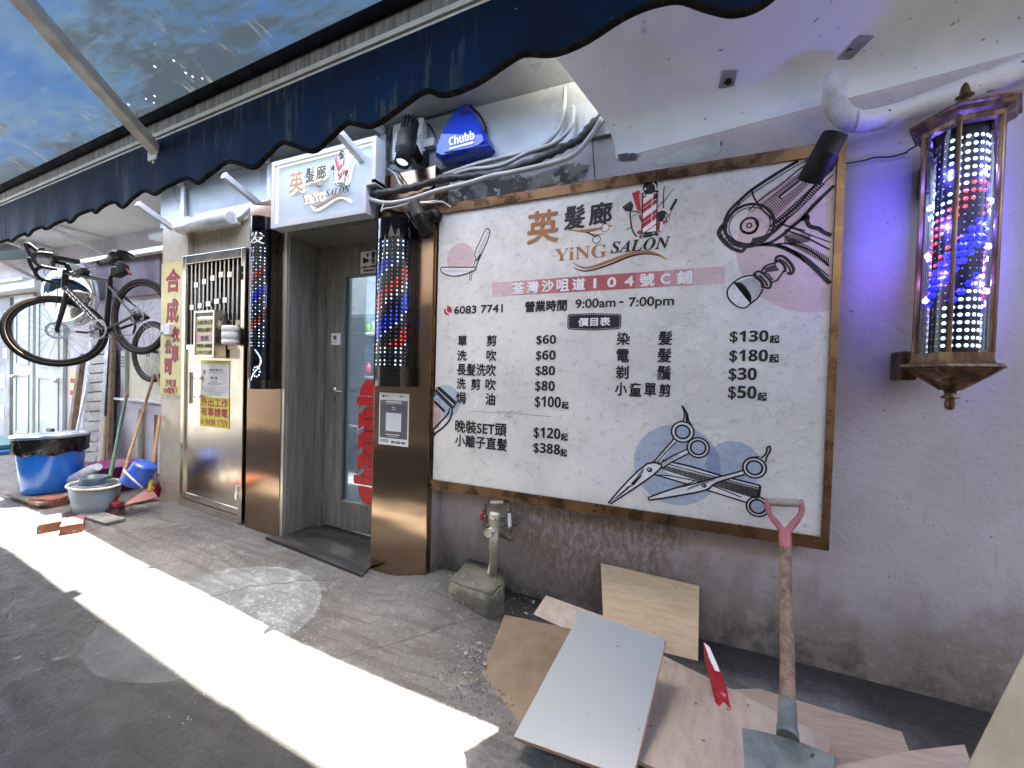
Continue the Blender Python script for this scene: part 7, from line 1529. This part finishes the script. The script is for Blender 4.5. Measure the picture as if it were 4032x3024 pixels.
    for (u, v, y, yaw, dz, lb) in ((258, 1985, 1.78, .3, 0, 'brick stacked beside the concrete block, lower one'), (260, 1962, 1.78, .22, 1, 'brick stacked beside the concrete block, upper one'), (198, 2050, 1.62, -.30, 0, 'left red brick lying alone in the sunlight edge'), (288, 2055, 1.60, -.42, 0, 'right red brick lying alone before the mop bucket')):
        p = at(u, v, y); q = onz(u, v+(12 if dz == 0 else 0), gz(p.x)+.03) if not dz and v > 2000 else p
        pos = Vector((q.x, q.y, gz(q.x))); 
        if v < 2000: pos = Vector((x1-.09, Y-.12, g-.01+.04*dz)); pos.z = g+.0005 if not dz else g-.1
        mb = MB(); mb.bbox((-.108, -.052, .001), (.108, .052, .065), 0, Matrix.Translation(pos) @ Matrix.Rotation(yaw, 4, 'Z'), .004); tag(mb.build('brick', brick_m), lb, 'brick', 'loose red bricks by the bin')
    mb = MB(); p = onz(395, 2035, gz(-4.4)+.02); mb.bbox((p.x-.2, p.y-.05, gz(p.x)), (p.x+.2, p.y+.06, gz(p.x)+.025), 0, None, .006); tag(mb.build('stone_slab', M('slab_grey', (.2, .2, .19), (.13, .13, .125), 9, .85, bump=.4)), 'flat grey stone slab before the mop bucket', 'slab')
    # mop bucket
    z0 = .115; F = onz(374, 2026, z0); away = Vector((F.x, F.y, 0)).normalized(); c_ = F+away*.13; bxx, y = c_.x, c_.y; q = F.xy.length; z1 = 1.25+ray(362, 1922).z*q/ray(362, 1922).xy.length; t = thing('mop_bucket', 'grey oval mop bucket with a white rim and wringer basket', 'bucket', (bxx, y, z0)); gb = M('bucket_grey', (.24, .31, .34), (.2, .27, .3), 5, .35)
    sx, sy = 1.15, .80; mb = MB(); mb.lathe([(0, z0), (.135, z0), (.142, z0+.015), (.175, z1), (.170, z1), (.138, z0+.02), (0, z0+.015)], (bxx, y, 0), 40, sx=sx, sy=sy); mb.build('body', gb, t)
    mb = MB(); N = 48
    mb.add([(bxx+(.178+.010*math.cos(b))*sx*math.cos(a), y+(.178+.010*math.cos(b))*sy*math.sin(a), z1+.009*math.sin(b)) for a in [2*math.pi*i/N for i in range(N)] for b in [2*math.pi*j/8 for j in range(8)]], [(i*8+j, i*8+(j+1) % 8, ((i+1) % N)*8+(j+1) % 8, ((i+1) % N)*8+j) for i in range(N) for j in range(8)], 0, True); mb.build('rim', cream, t)
    mb = MB(); mb.lathe([(.05, z1-.1), (.075, z1-.02), (.092, z1+.055), (.085, z1+.055), (.068, z1-.02), (.045, z1-.09), (0, z1-.09)], (bxx-.03, y, 0), 32, sx=1.05, sy=.85); mb.lathe([(.09, z1+.004), (.155, z1+.0), (.15, z1-.004), (.09, z1-.002)], (bxx-.02, y, 0), 32, sx=1.1, sy=.8); mb.build('wringer', M('wringer_blue', (.075, .115, .155), None, rough=.4), t)
    # clear canister, magenta basin, tilted blue bucket, dustpan
    cl = clear_tube('milky_plastic', (.78, .82, .84), 1.6); y = bxx*0+1.70; a, b = at(232, 1905, y), at(392, 1835, y)
    milky = M('milky_jug', (.55, .60, .64), (.45, .5, .55), 6, .3, coat=.3)
    mb = MB(); a = at(225, 1925, y); b = at(385, 1838, y); d = (b-a).normalized(); mb.tube(smooth_path([a, a+d*.06, a+d*.16, a+d*.34, b], 4), [.045, .062, .068, .055, .042, .045, .043, .045, .043, .045, .043, .045, .043, .044, .046, .04, .03], 14); tag(mb.build('plastic_bag', milky), 'crumpled milky plastic bag and jug leaning on the blue bin', 'plastic bag')
    y = 1.95; p = at(455, 1850, y); zt = at(455, 1822, y).z; z0 = gz(p.x); mg = M('magenta_plastic', (.22, .03, .16), None, rough=.4); mb = MB(); mb.lathe([(0, z0), (.13, z0), (.185, zt-.02), (.2, zt-.018), (.2, zt), (.18, zt), (.125, z0+.02), (0, z0+.02)], (p.x, y, 0), 36); tag(mb.build('basin', mg), 'deep magenta plastic basin behind the mop bucket', 'basin')
    y = 1.74; c0 = at(548, 1872, y); t = thing('blue_bucket', 'small blue bucket tipped on its side with a white handle', 'bucket', c0); mt = Matrix.Translation(c0) @ Matrix.Rotation(R(32), 4, 'Y') @ Matrix.Rotation(R(-14), 4, 'X') @ Matrix.Translation((0, 0, -.11))
    mt = Matrix.Translation(c0) @ Matrix.Rotation(R(205), 4, 'Y') @ Matrix.Rotation(R(12), 4, 'X') @ Matrix.Translation((0, 0, -.10))
    mb = MB(); mb.lathe([(0, 0), (.075, 0), (.077, .01), (.094, .15), (.099, .158), (.094, .158), (.073, .015), (0, .012)], seg=36, mat=mt); mb.build('body', M('bucket_blue', (.02, .09, .50), (.05, .12, .5), 6, .3, speck=(.5, .55, .65), sp=(.71, .73), sps=20), t)
    mb = MB(); mb.tube([mt @ Vector((.098*math.cos(a), -abs(.10*math.sin(a)), .15-.08*math.sin(a))) for a in [math.pi*i/14 for i in range(15)]], .007, 8); mb.build('handle', white_paint, t)
    y = 1.82; redp = M('dustpan_red', (.20, .004, .010), None, rough=.4); p = at(560, 1975, y); g = gz(p.x)
    P = [at(455, 2010, 1.72), at(626, 1965, 1.76), at(626, 1905, 1.95), at(520, 1935, 1.95)]
    t = thing('dustpan', 'big red long handled dustpan lying against the tiled pier', 'dustpan', at(560, 1990, 1.8)); 
    pa, pb = onz(480, 1992, .125), onz(624, 1962, .135); x0, x1 = pa.x, pb.x; g = .112; ya, yb2 = pa.y, pb.y; mb = MB()
    mb.slab([(x0, ya, g+.01), (x1, yb2, g+.03), (x1, 1.94, g+.035), (x0, 1.94, g+.02)], (0, 0, 1), .004); mb.slab([(x0, ya-.002, g+.012), (x1, yb2-.002, g+.03), (x1, yb2-.002, g+.15), (x1-.12, yb2-.006, g+.11)], (0, 1, 0), .004); mb.slab([(x0, 1.945, g+.02), (x1, 1.945, g+.035), (x1, 1.945, g+.17), (x0+.1, 1.945, g+.1)], (0, 1, 0), .004); mb.slab([(x1, yb2+.002, g+.03), (x1, 1.94, g+.03), (x1, 1.94, g+.17), (x1, yb2+.002, g+.15)], (1, 0, 0), .004); mb.build('pan', redp, t)
    a, b = at(592, 1905, 1.78), at(629, 1640, 1.97); mb = MB(); mb.tube([a, b], .0125, 10); mb.build('stick', wood_stick, t)
    mb = MB(); mb.tube([a-(b-a)*.10, a+(b-a)*.05], [.016, .018], 12); mb.bbox((a.x-.045, a.y-.02, a.z-.05), (a.x+.02, a.y+.02, a.z-.02), 0, None, .006); mb.build('yellow_ferrule', M('ferrule_yellow', (.50, .36, .04), None, rough=.4), t)
    # broom, mop sticks
    a, b = onz(452, 1972, .20), at(608, 1475, 2.30); t = thing('broom', 'broom with maroon bristles and a long brown stick leaning to the pier', 'broom', a); mb = MB(); mb.tube([a, b], .0125, 10); mb.build('stick', wood_stick, t)
    h = a; g = gz(h.x); mb = MB(); mb.bbox((h.x-.10, h.y-.035, h.z-.035), (h.x+.09, h.y+.025, h.z+.0), 0, None, .01); mb.tube([h-(b-a).normalized()*.01, h+(b-a).normalized()*.06], .018, 10); mb.build('head', M('broom_red', (.26, .03, .035), None, rough=.5), t)
    mb = MB()
    for i in range(170):
        x = random.uniform(-.095, .085); yy = random.uniform(-.03, .02); mb.tube([(h.x+x, h.y+yy, h.z-.03), (h.x+x*1.35+random.uniform(-.01, .01)+.02, h.y+yy*1.6-.02, g+random.uniform(.0, .015))], .0022, 4, cap=False)
    mb.build('bristles', M('maroon_bristle', (.07, .018, .026), None, rough=.8), t)
    a, b = at(432, 1880, 1.66), at(497, 1565, 2.35); t = thing('mop_stick', 'green painted mop stick standing in the mop bucket', 'stick', a); mb = MB(); mb.tube([a, b], .0135, 10); mb.build('stick', M('green_paint', (.02, .10, .035), (.015, .075, .025), 8, .45, speck=(.3, .4, .3), sp=(.73, .75), sps=30), t); mb = MB(); mb.tube([b-(b-a).normalized()*.01, b+(b-a).normalized()*.05], .016, 10); mb.build('end_cap', crimson, t)
    for p, q, r_, m_, lb in (((400, 1830, 2.05), (413, 1642, 2.2), .0165, M('pale_stick', (.44, .34, .2), None, rough=.6), 'short pale wooden stick standing behind the canister'), ((612, 1900, 2.0), (613, 1635, 2.1), .013, wood_old, 'dark brown stick standing behind the dustpan'), ((636, 1530, 2.2), (620, 1478, 2.3), .011, wood_stick, 'brown stick top crossing behind the pier')):
        mb = MB(); mb.tube([at(*p), at(*q)], r_, 10); tag(mb.build('wooden_stick', m_), lb, 'stick', 'sticks leaning in the alcove')
    # red strap and painted boards lying at the far left
    mb = MB(); mb.tube(smooth_path([at(52, 1780, 2.2), at(50, 1830, 2.15), at(38, 1880, 2.1), at(45, 1920, 2.1), at(50, 1955, 2.08)], 5), [.03]*8+[.04]*8+[.02]*5, 10); tag(mb.build('red_cloth', M('red_cloth', (.35, .02, .08), None, rough=.8)), 'crimson cloth hanging left of the blue bin', 'cloth')
    for (u, v, c_, dz, lb) in ((5, 1905, (.05, .16, .15), .06, 'teal painted board lying at the left edge behind the bin'), (20, 1935, (.03, .12, .35), .0, 'blue painted board lying at the left edge behind the bin')):
        p = at(u, v, 2.2); g = gz(p.x); mb = MB(); mb.bbox((p.x-.9, 2.05-dz, g+dz), (p.x+.32, 2.4, g+dz+.05), 0, None, .006); tag(mb.build('painted_board', M('board_paint', c_, None, rough=.6)), lb, 'board', 'painted boards at the left edge')
junk()
